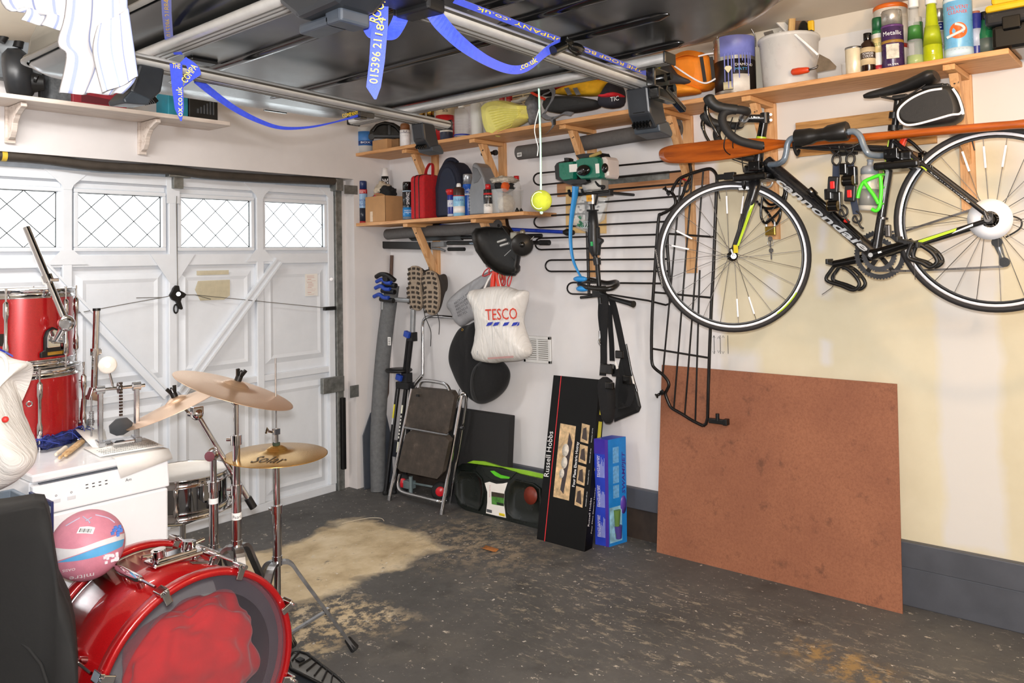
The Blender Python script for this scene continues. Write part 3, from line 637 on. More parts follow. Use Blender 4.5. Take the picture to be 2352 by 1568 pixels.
t = thing('foam_block', p(136, 222), 'upright dark grey foam block beside the black power tool', 'foam block'); a, b = p(104, 226), p(160, 118); m = MB(); m.box2((a.x, YS-.06, LS), (b.x, YS+.05, b.z)); m.build('foam', mat('55585b', .95, 0, .25, 60, .4), t, bevel=.012)
m = MB(); m.box2((a.x-.005, YS+.05, LS), (a.x+.055, YS+.09, b.z-.01)); m.build('backing', BLACK, t, bevel=.01)
a, b = p(152, 246), p(276, 205); m = MB(); m.box2((a.x, YS-.08, LS), (b.x, YS+.06, b.z)); o = tag(m.build('box', mat('8e2330', .55, 0, .2), bevel=.004), 'dark red cardboard box under the towel on the shelf above the door', 'box')
m = MB(); m.solid([V((a.x+.04, YS-.081, LS+.01)), V((b.x-.02, YS-.081, LS+.01)), V((b.x-.02, YS-.081, LS+.035)), V((a.x+.04, YS-.081, LS+.05))], (0, .0008, 0)); m.build('print', mat('5c1420', .6), o)
a, b = p(370, 264), p(416, 205); m = MB(); m.box2((a.x, YS-.08, LS), (b.x, YS+.06, b.z)); o = tag(m.build('box', mat('1d7f94', .5, 0, .1), bevel=.005), 'teal plastic box on the shelf above the door', 'box')
a, b = p(416, 270), p(484, 210); t = thing('tool_case', V(((a.x+b.x)/2, YS, LS)), 'black finned plastic case at the end of the shelf above the door', 'case'); m = MB(); m.box2((a.x+.004, YS-.08, LS), (b.x, YS+.06, b.z)); m.build('body', BLACKPL, t, bevel=.006)
for k in range(6): m = MB(); x = a.x+.05+k*.018; m.box2((x, YS-.088, LS+.03), (x+.007, YS-.08, LS+.03+.012*(k+2))); m.build('fin', mat('4a4c4f', .4), t)
# ================================================================ things on the two right-hand shelves
from mathutils import noise as mnoise
def lump(mb, c, r, seed=0, amp=.25, freq=2.2, seg=24, rings=16, flat=None, R=None):
    "crumpled closed shape: an ellipsoid pushed about by smooth noise"
    c = V(c); vs = []; s_ = V((seed*3.7, seed*1.3, seed*2.1))
    for j in range(rings+1):
        t = PI*j/rings
        for i in range(seg):
            a = 2*PI*i/seg; d = V((math.sin(t)*math.cos(a), math.sin(t)*math.sin(a), -math.cos(t)))
            k = 1+amp*(mnoise.noise(d*freq+s_)+.5*mnoise.noise(d*freq*2.3+s_)); p = V((d.x*r[0], d.y*r[1], d.z*r[2]))*k
            if flat is not None: p.z = max(p.z, flat)
            vs.append((R @ p if R is not None else p)+c)
    mb.add(vs, [(j*seg+i, j*seg+(i+1) % seg, (j+1)*seg+(i+1) % seg, (j+1)*seg+i) for j in range(rings) for i in range(seg)], True); return mb
def camframe(p, up=V((0, 0, 1))):
    n = CAM-V(p); n = (n-up*n.dot(up)).normalized(); return frame(p, (-n).cross(up), up)
def spot(x0, x1, yt, X, zb):
    c = onX((x0+x1)/2, yt, X); dep = (c-CAM).dot(FW); r = (x1-x0)*dep/F/2; return V((X, c.y, zb)), r, max(.02, c.z-zb)
def bottle(name, label, cat, x0, x1, yt, X, zb, parts, texts=(), group=None, seg=20, sy=1):
    c, r, h = spot(x0, x1, yt, X, zb); t = thing(name, c, label, cat, group); first = None
    for nm, mt, prof in parts:
        m = MB(); m.lathe([(a*r, b*h) for a, b in prof], camframe(c) @ Matrix(((1, 0, 0, 0), (0, 0, 1, 0), (0, -1, 0, 0), (0, 0, 0, 1))), seg, sy=sy); o = m.build(nm, mt, t, weld=False); first = first or o
    for s, hz, th, wf, mt, vert in texts:
        Mc = camframe(c); rt, up, n = Mc.col[0].xyz, Mc.col[1].xyz, Mc.col[2].xyz; o = c+n*(r*1.012)+up*(hz*h)
        if vert: text(s, frame(o+rt*th*h/2, up, -rt), th*h, mt, first, width=wf*h)
        else: text(s, frame(o, rt, up), th*h, mt, first, width=wf*2*r, cyl=r*1.01, align='CENTER')
    return t
CYL = lambda a=0, b=1, r=1: [(0, a), (r*.97, a), (r, a+.008), (r, b-.01), (r*.97, b), (0, b)]
BAND = lambda a, b, r=1.006: [(r*.99, a), (r, a), (r, b), (r*.99, b)]
def aero(label, x0, x1, yt, X, zb, body, cap, bands=(), texts=(), capf=.8, name='spray_can', group=None, capr=.93):
    P_ = [('body', body, [(0, 0), (.96, 0), (1, .012), (1, capf-.05), (.93, capf-.02), (.85, capf), (0, capf)]), ('cap', cap, [(0, capf-.03), (capr, capf-.03), (capr, .97), (capr*.93, 1), (0, 1)])]
    for a, b, m_ in bands: P_.append(('label_band', m_, BAND(a, b)))
    return bottle(name, label, 'spray can', x0, x1, yt, X, zb, P_, texts, group)
IW, IB = INKWHITE, INKBLACK
# ---- lower shelf
aero('blue spray can with navy cap at the far left of the lower shelf', 821, 843, 416, -.24, SL, mat('8fb4d6', .3), mat('1d2f63', .35), [(.70, .80, mat('c4262c', .4)), (.05, .36, mat('28303f', .35)), (.0, .05, mat('b4232b', .4))], [('TEXTILE', .755, .03, .7, IW, 0), ('FREE  2', .715, .03, .7, IW, 0), ('BACK', .52, .05, .75, BLUEINK, 0), ('TO', .47, .04, .3, BLUEINK, 0), ('BLACK', .41, .05, .75, BLUEINK, 0)])
c, r, h = spot(846, 922, 452, -.20, SL); CARD = mat('bd9062', .8, 0, .06, 14)
t = thing('cardboard_box', c, 'open cardboard box stuffed with gloves and rags on the lower shelf', 'box'); m = MB(); w_, dd = r*.92, .085
for q in (((-dd, -w_, 0), (dd, w_, .003)), ((-dd, -w_, 0), (-dd+.003, w_, h)), ((dd-.003, -w_, 0), (dd, w_, h)), ((-dd, -w_, 0), (dd, -w_+.003, h)), ((-dd, w_-.003, 0), (dd, w_, h))): m.box2(c+V(q[0]), c+V(q[1]))
m.build('carton', CARD, t)
m = MB(); m.box2(c+V((-dd-.0006, w_*.25, .004)), c+V((-dd, w_*.52, h*.42))); m.build('packing_tape', mat('dcc3a6', .3), t)
m = MB(); m.solid([c+V((-dd, -w_, h)), c+V((-dd, -w_*.15, h)), c+V((-dd-.03, -w_*.2, h+.012)), c+V((-dd-.03, -w_*.95, h+.010))], (0, 0, .002)); m.build('flap', CARD, t)
o = tag(lump(MB(), c+V((.0, .02, h+.045)), (.06, .05, .055), 3, .35).build('work_glove', mat('c7bba7', .95, 0, .2, 50, .3)), 'cream work glove bundled on top of the cardboard box', 'glove')
o = tag(lump(MB(), c+V((-.01, -.04, h+.02)), (.06, .055, .05), 5, .4).build('rag', mat('222324', .95, 0, .3, 40, .3)), 'black rag bundled on top of the cardboard box', 'rag')
o = tag(lump(MB(), c+V((-.055, -.005, h+.004)), (.025, .045, .018), 8, .3).build('rag', mat('c02a44', .9, 0, .2)), 'small pink-red rag on the rim of the cardboard box', 'rag')
o = tag(lump(MB(), c+V((-.02, .055, h-.005)), (.05, .03, .02), 9, .3).build('rag', mat('3f4a43', .9, 0, .2)), 'dark green rag in the corner of the cardboard box', 'rag')
bottle('white_bottle', 'slim white bottle with black label behind the cardboard box', 'bottle', 876, 892, 386, -.07, SL, [('body', WHITE, [(0, 0), (1, 0), (1, .86), (.8, .92), (.75, .93), (.75, 1), (0, 1)]), ('label_band', INKBLACK, BAND(.55, .85))], [('GLUE', .58, .10, .22, IW, 1)])
aero('black capped spray can with vertical white lettering beside the cardboard box', 924, 948, 418, -.24, SL, mat('2b2d30', .3), GLOSSBLACK, [(.02, .33, mat('2f86c9', .3)), (.38, .74, mat('25272b', .25)), (.74, .77, mat('a9c3d8', .3)), (.02, .09, mat('b9c6d0', .3))], [('SIMONIZ', .40, .085, .32, IW, 1), ('DASHBOARD', .235, .032, .8, IW, 0), ('CLEANER', .185, .032, .7, IW, 0)])
aero('slim purple spray can beside the red cool bag', 947.5, 960, 413, -.17, SL, mat('3a1c3c', .3), mat('231826', .3), [(.1, .22, mat('222', .4) if 0 else mat('26302a', .4)), (.30, .55, mat('8b1d57', .4)), (.60, .68, mat('a22a6e', .4))], [('WHEEL', .58, .05, .8, IW, 0)])
c, r, h = spot(959, 1008, 404, -.19, SL)
def roundbox(mb, c, d, rr, n=6, axis=1):
    "upright slab with two rounded upper corners, extruded along y"
    pl = [(-d[0], 0), (d[0], 0)]+[(d[0]-rr+rr*math.cos(PI/2*k/n), d[2]-rr+rr*math.sin(PI/2*k/n)) for k in range(n+1)]+[(-d[0]+rr-rr*math.sin(PI/2*k/n), d[2]-rr+rr*math.cos(PI/2*k/n)) for k in range(n+1)]
    if axis == 1: mb.solid([V(c)+V((x, -d[1], z)) for x, z in pl], (0, 2*d[1], 0))
    else: mb.solid([V(c)+V((-d[1], x, z)) for x, z in pl], (2*d[1], 0, 0))
    return mb
REDFAB = mat('b91b22', .85, 0, .15, 60, .25)
t = thing('cool_bag', c, 'red fabric lunch bag with black piping and carry handle on the lower shelf', 'bag'); roundbox(MB(), c, (.10, r*.92, h), .03).build('bag_body', REDFAB, t, bevel=.012, seg=3)
for y in (-.28, .30):
    m = MB(); yy = c.y-y*r; k = .1015; m.tube(smooth_path([V((c.x-k, yy, SL+.004)), V((c.x-k, yy, SL+h*.5)), V((c.x-k, yy, SL+h-.03)), V((c.x-k+.03, yy, SL+h+.001)), V((c.x+k-.03, yy, SL+h+.001)), V((c.x+k, yy, SL+h-.03))], 4), .003, 6); m.build('piping', BLACK, t)
m = MB(); m.ribbon(smooth_path([c+V((-.02, r*.1, h)), c+V((-.02, -r*.15, h+.045)), c+V((-.02, -r*.6, h+.075)), c+V((-.02, -r*.95, h+.06)), c+V((-.02, -r*.9, h-.02))], 5), V((.022, 0, 0)), .004); m.build('handle', REDFAB, t)
c, r, h = spot(1006, 1089, 372, -.13, SL)
t = thing('round_case', c, 'navy rounded fabric case standing behind the red lunch bag', 'case'); m = MB(); pl = [(-r, 0), (r, 0), (r*1.02, h*.55)]+[(r*.95*math.cos(PI*k/12), h*.55+h*.45*math.sin(PI*k/12)) for k in range(1, 12)]+[(-r*1.02, h*.55)]
m.solid([c+V((-.09, -a, b)) for a, b in pl], (.16, 0, 0)); m.build('shell', NAVY, t, bevel=.03, seg=4)
m = MB(); m.solid([c+V((-.1, -a*.72+(-.012), b*.86+.01)) for a, b in pl], (.02, 0, 0)); m.build('front_panel', mat('182238', .7, 0, .15, 60), t, bevel=.012, seg=3)
m = MB(); m.tube(smooth_path([c+V((-.03, r*.75, h-.03)), c+V((-.03, r*.4, h+.012)), c+V((-.03, -r*.05, h+.012)), c+V((-.03, -r*.35, h-.01))], 5), .014, 8); m.build('handle', NAVY, t)
bottle('spray_can', 'dark blue trigger spray with a wide red cap in front of the navy case', 'spray can', 1027, 1043, 434, -.27, SL, [('body', mat('1f2f86', .3), CYL(0, .78)), ('cap', RED, [(0, .76), (.9, .76), (1.25, .86), (1.45, .92), (1.3, .99), (0, 1)]), ('label_band', mat('d8dce6', .4), BAND(.35, .6)), ('foot_band', mat('c7ccd4', .4), BAND(0.02, .1))], [('DE', .43, .07, .5, BLUEINK, 0)])
bottle('lubricant_can', 'pale blue can with dark brown shoulder and white nozzle on the lower shelf', 'can', 1040, 1067, 421, -.265, SL, [('body', mat('87bfdf', .3), CYL(0, .62)), ('shoulder', mat('3a2620', .4), [(.98, .60), (.98, .82), (.7, .88), (0, .88)]), ('nozzle', WHITE, [(0, .86), (.4, .86), (.4, .95), (.3, 1), (0, 1)]), ('label_band', mat('c63a34', .4), BAND(.60, .625)), ('barcode_panel', WHITE, [(1.008, .1), (1.012, .1), (1.012, .3), (1.008, .3)])], [('CLEAN', .45, .07, .8, BLUEINK, 0), ('- - -', .38, .03, .7, BLUEINK, 0)])
aero('tall blue spray can with silver cap between navy case and oil jug', 1062, 1086, 400, -.17, SL, mat('2b63c2', .3), mat('b9bcc0', .3, .6), [(.5, .53, IW)], [('Lube', .60, .06, .8, IW, 0), ('Zone', .53, .05, .7, IW, 0)], capf=.78)
c, r, h = spot(1079, 1137, 374, -.20, SL)
JUG = mat('84868a', .38, .35, .06); t = thing('oil_jug', c, 'grey moulded oil container with an angled neck on the lower shelf', 'container')
pl = [(-.92, 0), (.95, 0), (1, .05), (.98, .55), (.80, .70), (.35, .90), (-.05, .99), (-.35, 1), (-.52, .93), (-.55, .70), (-.80, .52), (-.95, .42)]
m = MB(); m.solid([c+V((-.055, -a*r, b*h)) for a, b in pl], (.11, 0, 0)); m.build('body', JUG, t, bevel=.016, seg=3)
m = MB(); m.solid([c+V((-.058, -a*r, b*h)) for a, b in ((-.35, .92), (.1, .88), (.55, .72), (.15, .62), (-.32, .60))], (.006, 0, 0)); m.build('grip_recess', mat('6f7175', .45, .3), t, bevel=.004)
m = MB()
for k in range(7): m.box2(c+V((-.0565, r*.9-.014, h*(.1+k*.06))), c+V((-.055, r*.9, h*(.105+k*.06))))
m.build('scale_marks', WHITE, t)
t = thing('hose_tap', onX(1120, 372, -.10), 'brass hose fitting with black nozzle above the oil jug', 'hose fitting'); m = MB(); a = onX(1121, 400, -.10)
m.lathe([(.0, -.03), (.018, -.03), (.02, 0), (.014, .005), (.014, .02), (.019, .025), (.019, .035), (.012, .04), (.012, .055), (0, .055)], Matrix.Translation(a), 14); m.build('brass_body', BRASS, t); m = MB(); a = onX(1107, 354, -.10); b = onX(1140, 350, -.10); m.tube([a, a.lerp(b, .3), a.lerp(b, .34), a.lerp(b, .8), a.lerp(b, .85), b], [.011, .012, .008, .011, .017, .017], 12); m.build('black_nozzle', BLACK, t)
m = MB(); m.tube([onX(1121, 386, -.10), onX(1121, 356, -.10)], .008, 10); m.build('stem', BRASS, t)
bottle('oil_can', 'small black and white oil spray with red cap in front of the grey jug', 'spray can', 1110, 1131, 423, -.275, SL, [('body', mat('1c1c1e', .3), CYL(0, .82)), ('cap', RED, [(0, .80), (.62, .80), (.6, .95), (.55, 1), (0, 1)]), ('label_band', mat('eceae6', .4), BAND(.02, .34)), ('roundel', RED, [(1.005, .64), (1.01, .64), (1.01, .70), (1.005, .70)])], [('3-IN-ONE', .55, .055, .8, IW, 0), ('OIL', .25, .07, .6, IB, 0)])
c, r, h = spot(1136, 1187, 436, -.18, SL); t = thing('plastic_tub', c, 'clear plastic tub of crumpled gloves at the end of the lower shelf', 'tub'); q = r*.9
m = MB(); L = [[c+V((sx_*k*.095, sy_*k*q, z)) for sx_, sy_ in ((-1, -1), (1, -1), (1, 1), (-1, 1))] for k, z in ((.85, .001), (1, h), (.97, h), (.83, .006))]; m.loft(L, False, True); m.build('tub_wall', CLEAR, t, bevel=.01)
tag(lump(MB(), c+V((0, 0, h*.42)), (.065, q*.72, h*.38), 11, .25, flat=-h*.36).build('glove', mat('cfc3ad', .95, 0, .2, 40, .2)), 'cream gloves crumpled inside the clear tub', 'glove')
tag(lump(MB(), c+V((.0, q*.1, h+.02)), (.07, q*.9, .035), 12, .3).build('black_rag', mat('1d1e20', .9, 0, .2)), 'black cloth bundle on top of the clear tub', 'cloth')
tag(lump(MB(), c+V((-.02, -q*.1, h+.055)), (.085, q*1.25, .022), 13, .4, 3.2).build('glove', mat('c9c2b5', .95, 0, .3, 50, .3)), 'grey-white work glove draped over the top of the clear tub', 'glove')
tag(lump(MB(), c+V((-.05, -q*.7, h+.012)), (.03, .022, .03), 14, .2).build('orange_cloth', mat('d35a1e', .8)), 'orange cloth tucked at the rim of the clear tub', 'cloth')
bottle('clear_bottle', 'clear bottle with red cap behind the end of the clear tub', 'bottle', 1176, 1196, 404, -.12, SL, [('body', CLEAR, [(0, 0), (1, 0), (1, .75), (.4, .88), (.4, .93), (0, .93)]), ('cap', RED, [(0, .9), (.62, .9), (.62, 1), (0, 1)])])
for x0_, x1_, yt_, lb in ((1183, 1192, 477, 'taller of the two tiny black caps at the shelf end'), (1193, 1201, 485, 'shorter of the two tiny black caps at the shelf end')): bottle('thread_seal', lb, 'cap', x0_, x1_, yt_, -.27, SL, [('cap', BLACK, [(0, 0), (1, 0), (.95, .5), (.5, .7), (.4, 1), (0, 1)])])
# ---- upper shelf, far end to near end
bottle('plastic_tub', 'clear tub with blue label at the far end of the high shelf', 'tub', 820, 858, 295, -.22, SU, [('tub_wall', FROST, [(0, 0), (.9, 0), (1, .95), (1.03, .96), (1.03, 1), (0, 1)]), ('label_band', mat('3f78b8', .5), [(.955, .30), (.975, .30), (.995, .85), (.985, .85)]), ('label_stripe', mat('27407e', .5), [(.955, .34), (.98, .34), (.99, .48), (.97, .48)])], [('BOX', .38, .08, .6, IW, 0)])
c = onX(884, 300, -.20); t = thing('trimmer_guard', c, 'black curved plastic tool head resting on a small box on the high shelf', 'tool'); M_ = camframe(c)
m = MB(M_); pl = [(-.11, -.045), (.11, -.06), (.13, -.03), (.12, .02), (.06, .055), (0, .065), (-.06, .045), (-.10, .0)]; m.prism(pl, .05, Matrix.Translation((0, 0, -.03))); m.build('hood', GLOSSBLACK, t, bevel=.015, seg=3)
m = MB(M_); m.tube(smooth_path([(-.08, -.01, .03), (-.05, .03, .035), (.0, .045, .035), (.06, .03, .035), (.10, -.01, .03)], 4), .010, 8); m.box((.03, .0, .03), (.02, .07, .02)); m.box((0, -.045, .03), (.22, .022, .03)); m.cyl((-.09, -.05, .05), (-.09, -.05, .02), .02, seg=12); m.build('ribs', BLACK, t, bevel=.003)
a, b = onX(858, 345, -.26), onX(891, 318, -.26); tag(MB().box2((-.27, b.y, SU), (-.17, a.y, b.z)).build('small_carton', CARD, bevel=.003), 'small cardboard carton under the black tool head', 'box')
a, b = onX(893, 340, -.22), onX(917, 318, -.22); tag(MB().box2((-.23, b.y, SU), (-.12, a.y, b.z)).build('small_carton', mat('8a6743', .8), bevel=.003), 'darker cardboard carton beside the black tool head', 'box')
bottle('white_bottle', 'white labelled bottle with brown cap beside the black tool head', 'bottle', 918, 942, 284, -.24, SU, [('body', mat('e9e8ea', .4), CYL(0, .72)), ('cap', mat('8a5a35', .5), [(0, .70), (.92, .70), (.9, .93), (.7, 1), (0, 1)]), ('badge', mat('3b3566', .5), [(1.005, .56), (1.01, .56), (1.01, .66), (1.005, .66)][:0] or BAND(.585, .6))], [('U', .60, .08, .3, mat('3b3566', .5), 0), ('= = =', .44, .03, .5, DGREY, 0)])
for x0_, x1_, yt_, X_, mt, lb in ((960, 978, 250, -.10, mat('3b2a16', .2), 'dark amber jar with gold lid behind the roof bar'), (979, 998, 248, -.10, mat('2a2118', .2), 'second dark jar behind the roof bar, next to the cream tin')):
    bottle('amber_jar', lb, 'jar', x0_, x1_, yt_, X_, SU, [('glass', mt, CYL(0, .8)), ('lid', BRASS, [(0, .8), (.9, .8), (.9, 1), (0, 1)])])
bottle('cream_tin', 'cream and red tin standing behind the dark labelled pot', 'tin', 1000, 1044, 236, -.12, SU, [('body', mat('d9c6a4', .4), CYL(0, 1)), ('label_band', mat('cf2028', .4), BAND(.05, .68))], [('DRY', .84, .07, .4, IB, 0), ('SS', .75, .06, .3, IB, 0)])
for x0_, x1_, lb in ((1146, 1160, 'left red bottle cap showing above the yellow duster bag'), (1162, 1177, 'right red bottle cap showing above the yellow duster bag')):
    bottle('red_capped_bottle', lb.replace('red bottle cap', 'red capped bottle'), 'bottle', x0_, x1_, 219, -.06, SU, [('body', WHITE, CYL(0, .8)), ('cap', RED, CYL(.78, 1, .95))])
bottle('paint_pot', 'navy and white striped pot below the red tin', 'pot', 1010, 1040, 280, -.25, SU, [('pot', mat('2c3550', .4), CYL(0, .9)), ('lid', mat('8f9196', .4), CYL(.88, 1, 1.03)), ('label_band', WHITE, BAND(.42, .52)), ('upper_band', mat('d0d4da', .4), BAND(.66, .80))])
RB = [(0, 0), (.92, 0), (.97, .03)]
for k in range(7): RB += [(.97, .06+k*.085), (.90, .085+k*.085), (.97, .11+k*.085)]
bottle('water_bottle', 'clear ribbed five litre water bottle on the high shelf', 'bottle', 1041, 1079, 243, -.24, SU, [('body', CLEAR, RB+[(.97, .72), (.7, .86), (.35, .93), (.35, .95), (0, .95)]), ('cap', WHITE, CYL(.94, 1, .4)), ('label_patch', BLUEINK, BAND(.06, .10))])
bottle('frosted_jug', 'frosted white jug between the water bottle and yellow dusters', 'jug', 1080, 1107, 229, -.22, SU, [('body', FROST, [(0, 0), (.95, 0), (1, .05), (1, .85), (.6, .93), (.6, 1), (0, 1)])])
bottle('frosted_jug', 'second frosted jug behind the yellow duster bag', 'jug', 1107, 1136, 225, -.12, SU, [('body', FROST, [(0, 0), (.95, 0), (1, .05), (1, .85), (.6, .93), (.6, 1), (0, 1)])])
t = thing('duster_pack', onX(1170, 285, -.24), 'clear bag stuffed with yellow dusters overhanging the high shelf', 'bag'); YD = mat('efe878', .95, 0, .06, 40, .35)
def blob_from(pl, X, dep, n=3, taper=.75): # closed pillow from an outline in the picture plane of the wall
    P_ = [onX(x, y, X) for x, y in pl]; c = sum(P_, V())/len(P_)
    return [[c+(p-c)*k+V((dx, 0, 0)) for p in P_] for k, dx in ((.55, -dep), (taper+.12, -dep*.8), (1, -dep*.25), (1, dep*.25), (taper, dep*.8))]
dpl = smooth_path([(1116, 248), (1140, 232), (1165, 230), (1190, 240), (1214, 243), (1217, 270), (1205, 282), (1172, 296), (1146, 315), (1128, 310), (1118, 285)], 4, True) if False else [(1116, 248), (1126, 236), (1145, 231), (1165, 230), (1190, 240), (1214, 243), (1217, 272), (1200, 284), (1172, 297), (1146, 315), (1130, 311), (1120, 290)]
m = MB(); m.loft(blob_from(dpl, -.235, .085)); m.build('dusters', YD, t, bevel=.004, subsurf=1)
m = MB()
for k in range(9): a = onX(1122+k*2.5, 255+k*6, -.33); m.tube([a, onX(1150+k*3, 250+k*5, -.335), onX(1200-k*3, 252+k*4, -.325)], .0022, 5)
m.each('fold', mat('e3dc66', .95), t)
m = MB(); m.loft(blob_from([(1106, 245), (1122, 228), (1145, 226), (1168, 226), (1192, 238), (1216, 241), (1219, 274), (1200, 287), (1172, 300), (1146, 318), (1126, 312), (1112, 285)], -.235, .095)); m.build('clear_wrap', mat('f4f4e4', .12, 0, .01, alpha=.10), t, subsurf=1)
tag(lump(MB(), onX(1224, 252, -.2), (.05, .045, .085), 21, .2).build('grey_cloth', mat('77777a', .95, 0, .25, 50, .4)), 'grey fluffy cloth wedged between dusters and life jacket', 'cloth')
for k, (x0_, x1_, yy) in enumerate(((1176, 1196, 233), (1196, 1212, 227))):
    a, b = onX(x0_, yy+2, -.1), onX(x1_, yy-2, -.1); tag(MB().cyl(a, b, .012, seg=10).build('white_tube', WHITE), ['left', 'right'][k]+' of the white tubes lying behind the duster bag', 'tube')
# life jacket
t = thing('life_jacket', onX(1320, 240, -.2), 'red, yellow and black buoyancy jacket folded on the high shelf', 'life jacket')
def LJ(x, y): return (1180+x/5.345, 140+y/5.345)
def slab(pl, X, dep, nm, mt, par, taper=.85, sub=1): m = MB(); m.loft(blob_from([LJ(*p) for p in pl], X, dep, 3, taper)); return m.build(nm, mt, par, subsurf=sub)
slab([(430, 440), (700, 430), (1070, 470), (1080, 560), (900, 600), (640, 650), (440, 640), (380, 560)], -.22, .075, 'foam_panel', mat('2c2d2e', .9, 0, .2, 60, .2), t)
slab([(500, 400), (640, 330), (760, 310), (960, 240), (1180, 232), (1170, 330), (1100, 420), (900, 432), (560, 425)], -.21, .07, 'yellow_panel', mat('f2b91d', .75, 0, .1), t)
slab([(480, 330), (560, 300), (800, 210), (1000, 180), (1060, 210), (960, 250), (700, 330), (540, 380)], -.15, .07, 'red_panel', mat('d8231a', .75, 0, .1), t)
slab([(205, 345), (290, 310), (420, 305), (500, 330), (480, 400), (400, 440), (330, 430), (230, 390)], -.22, .06, 'collar', mat('1f1a1c', .9), t)
m = MB(); m.tube(smooth_path([onX(*LJ(x, y), -.29) for x, y in ((205, 345), (225, 390), (300, 430), (380, 470))], 4), .008, 6); m.build('red_piping', mat('e33a1c', .6), t)
slab([(1080, 470), (1150, 380), (1210, 250), (1300, 260), (1330, 420), (1320, 570), (1180, 590), (1080, 570)], -.22, .07, 'end_panel', mat('23232f', .8), t)
slab([(1080, 425), (1200, 440), (1310, 370), (1320, 450), (1200, 470), (1085, 460)], -.24, .07, 'red_trim', mat('cf1f2e', .7), t)
GW = mat('6b6c70', .8, 0, .12, 80)
for pts in ([(440, 310), (490, 380), (470, 480), (420, 560), (380, 640)], [(350, 650), (420, 700), (520, 690), (620, 640), (720, 650)], [(470, 700), (490, 760), (470, 820), (410, 885)], [(350, 420), (400, 400), (450, 380)]):
    m = MB(); m.ribbon(smooth_path([onX(*LJ(x, y), -.325) for x, y in pts], 5), V((0, -.5, .28)).normalized()*.028, .003); m.build('webbing', GW, t)
m = MB(); m.box(onX(*LJ(500, 750), -.327), (.01, .014, .03)); m.build('buckle', BLACK, t, bevel=.002)
for x in (665, 770): m = MB(); m.ribbon([onX(*LJ(x-20, 330), -.29), onX(*LJ(x+25, 415), -.30)], V((0, .03, 0)), .002); m.build('grey_tab', GW, t)
a, b = onX(*LJ(1185, 500), -.30), onX(*LJ(1290, 480), -.30); text('TIC', frame(a, b-a, (0, 0, 1)), .024, IW, t, width=(b-a).length)
# orange bag
t = thing('dry_bag', onX(1570, 190, -.2), 'bright orange bag with black bands and white reflective piping on the high shelf', 'bag'); ORG = mat('f08a1e', .65, 0, .08)
def OB(x, y): return (1480+x/4.9, y/4.9)
def oslab(pl, X, dep, nm, mt, taper=.85): m = MB(); m.loft(blob_from([OB(*p) for p in pl], X, dep, 3, taper)); return m.build(nm, mt, t, subsurf=1)
oslab([(300, 690), (380, 620), (600, 600), (790, 590), (800, 1000), (640, 1030), (470, 1050), (340, 1000), (300, 850)], -.18, .085, 'bag_body', ORG, .9)
oslab([(120, 1110), (180, 1000), (330, 960), (470, 950), (620, 990), (640, 1040), (450, 1065), (230, 1095)], -.25, .07, 'lower_flap', mat('f59a2a', .6, 0, .06))
oslab([(170, 850), (240, 720), (340, 710), (380, 860), (560, 900), (560, 950), (400, 965), (200, 980)], -.24, .06, 'grey_pocket', mat('3a3a3c', .8))
oslab([(70, 740), (220, 720), (200, 830), (150, 870), (90, 830)], -.22, .05, 'yellow_patch', mat('d9d420', .6))
for xs in ((640, 690), (750, 790)): m = MB(); m.ribbon([onX(*OB(xs[0], 640), -.272), onX(*OB((xs[0]+xs[1])/2, 800), -.274), onX(*OB(xs[1]-8, 920), -.272)], V((0, .018, 0)), .002); m.build('black_band', mat('33302e', .7), t)
m = MB(); m.ribbon(smooth_path([onX(*OB(x, y), -.27) for x, y in ((310, 690), (360, 630), (470, 595), (560, 600), (620, 620))], 5), V((.02, 0, .025)), .004); m.build('carry_handle', ORG, t)
REFL = mat('fbfbff', .35, 0, .0, spec=.8)
for pts in ([(340, 745), (480, 840), (600, 910), (680, 935), (740, 920), (800, 885)], [(610, 632), (700, 610), (775, 600)]): m = MB(); m.tube(smooth_path([onX(*OB(x, y), -.29) for x, y in pts], 5), .0042, 8); m.build('reflective_piping', REFL, t)
# paint tin
c, r, h = spot(1640, 1732, 92, -.17, SU); t = thing('paint_tin', c, 'silver paint tin with violet-blue drips and black label on the high shelf', 'paint tin'); Mc = camframe(c); rt, up, n = [Mc.col[i].xyz for i in range(3)]; LT = Matrix.Translation(c)
MB().lathe([(0, 0), (r*.97, 0), (r, .004), (r, h*.97), (r*1.03, h*.98), (r*1.03, h), (r*.9, h), (0, h*.985)], LT, 32).build('tin', mat('b9b4a8', .3, .8, .06), t)
MB().lathe([(r*.99, h*.08), (r*1.004, h*.08), (r*1.004, h*.60), (r*.99, h*.60)], LT, 32).build('label_band', mat('221d1b', .4), t)
a0 = math.atan2(n.y, n.x)
MB().lathe([(r*1.0, h*.04), (r*1.008, h*.04), (r*1.008, h*.34), (r*1.0, h*.34)], LT, 8, arc=(a0-.1, a0+.75)).build('info_panel', mat('e7e2d8', .5), t)
MB().lathe([(r*1.0, h*.09), (r*1.009, h*.09), (r*1.009, h*.22), (r*1.0, h*.22)], LT, 6, arc=(a0-.6, a0-.12)).build('gold_panel', mat('d8cda6', .4), t)
VP = mat('7f86d0', .4, 0, .08); m = MB(); m.lathe([(r*1.005, h*.66), (r*1.012, h*.66), (r*1.035, h*.985), (r*1.03, h*1.0)], LT, 16, arc=(a0-.75, a0+1.25))
rs = random.Random(5)
for k in range(9):
    an = a0-.55+k*.17+rs.random()*.08; b_ = h*(.62-rs.random()*.55); p_ = c+V((math.cos(an), math.sin(an), 0))*r*1.008; m.tube([p_+V((0, 0, h*.70)), p_+V((0, 0, b_+.01)), p_+V((0, 0, b_))], [.0035, .0025, .0015], 6)
m.build('paint_drips', VP, t)
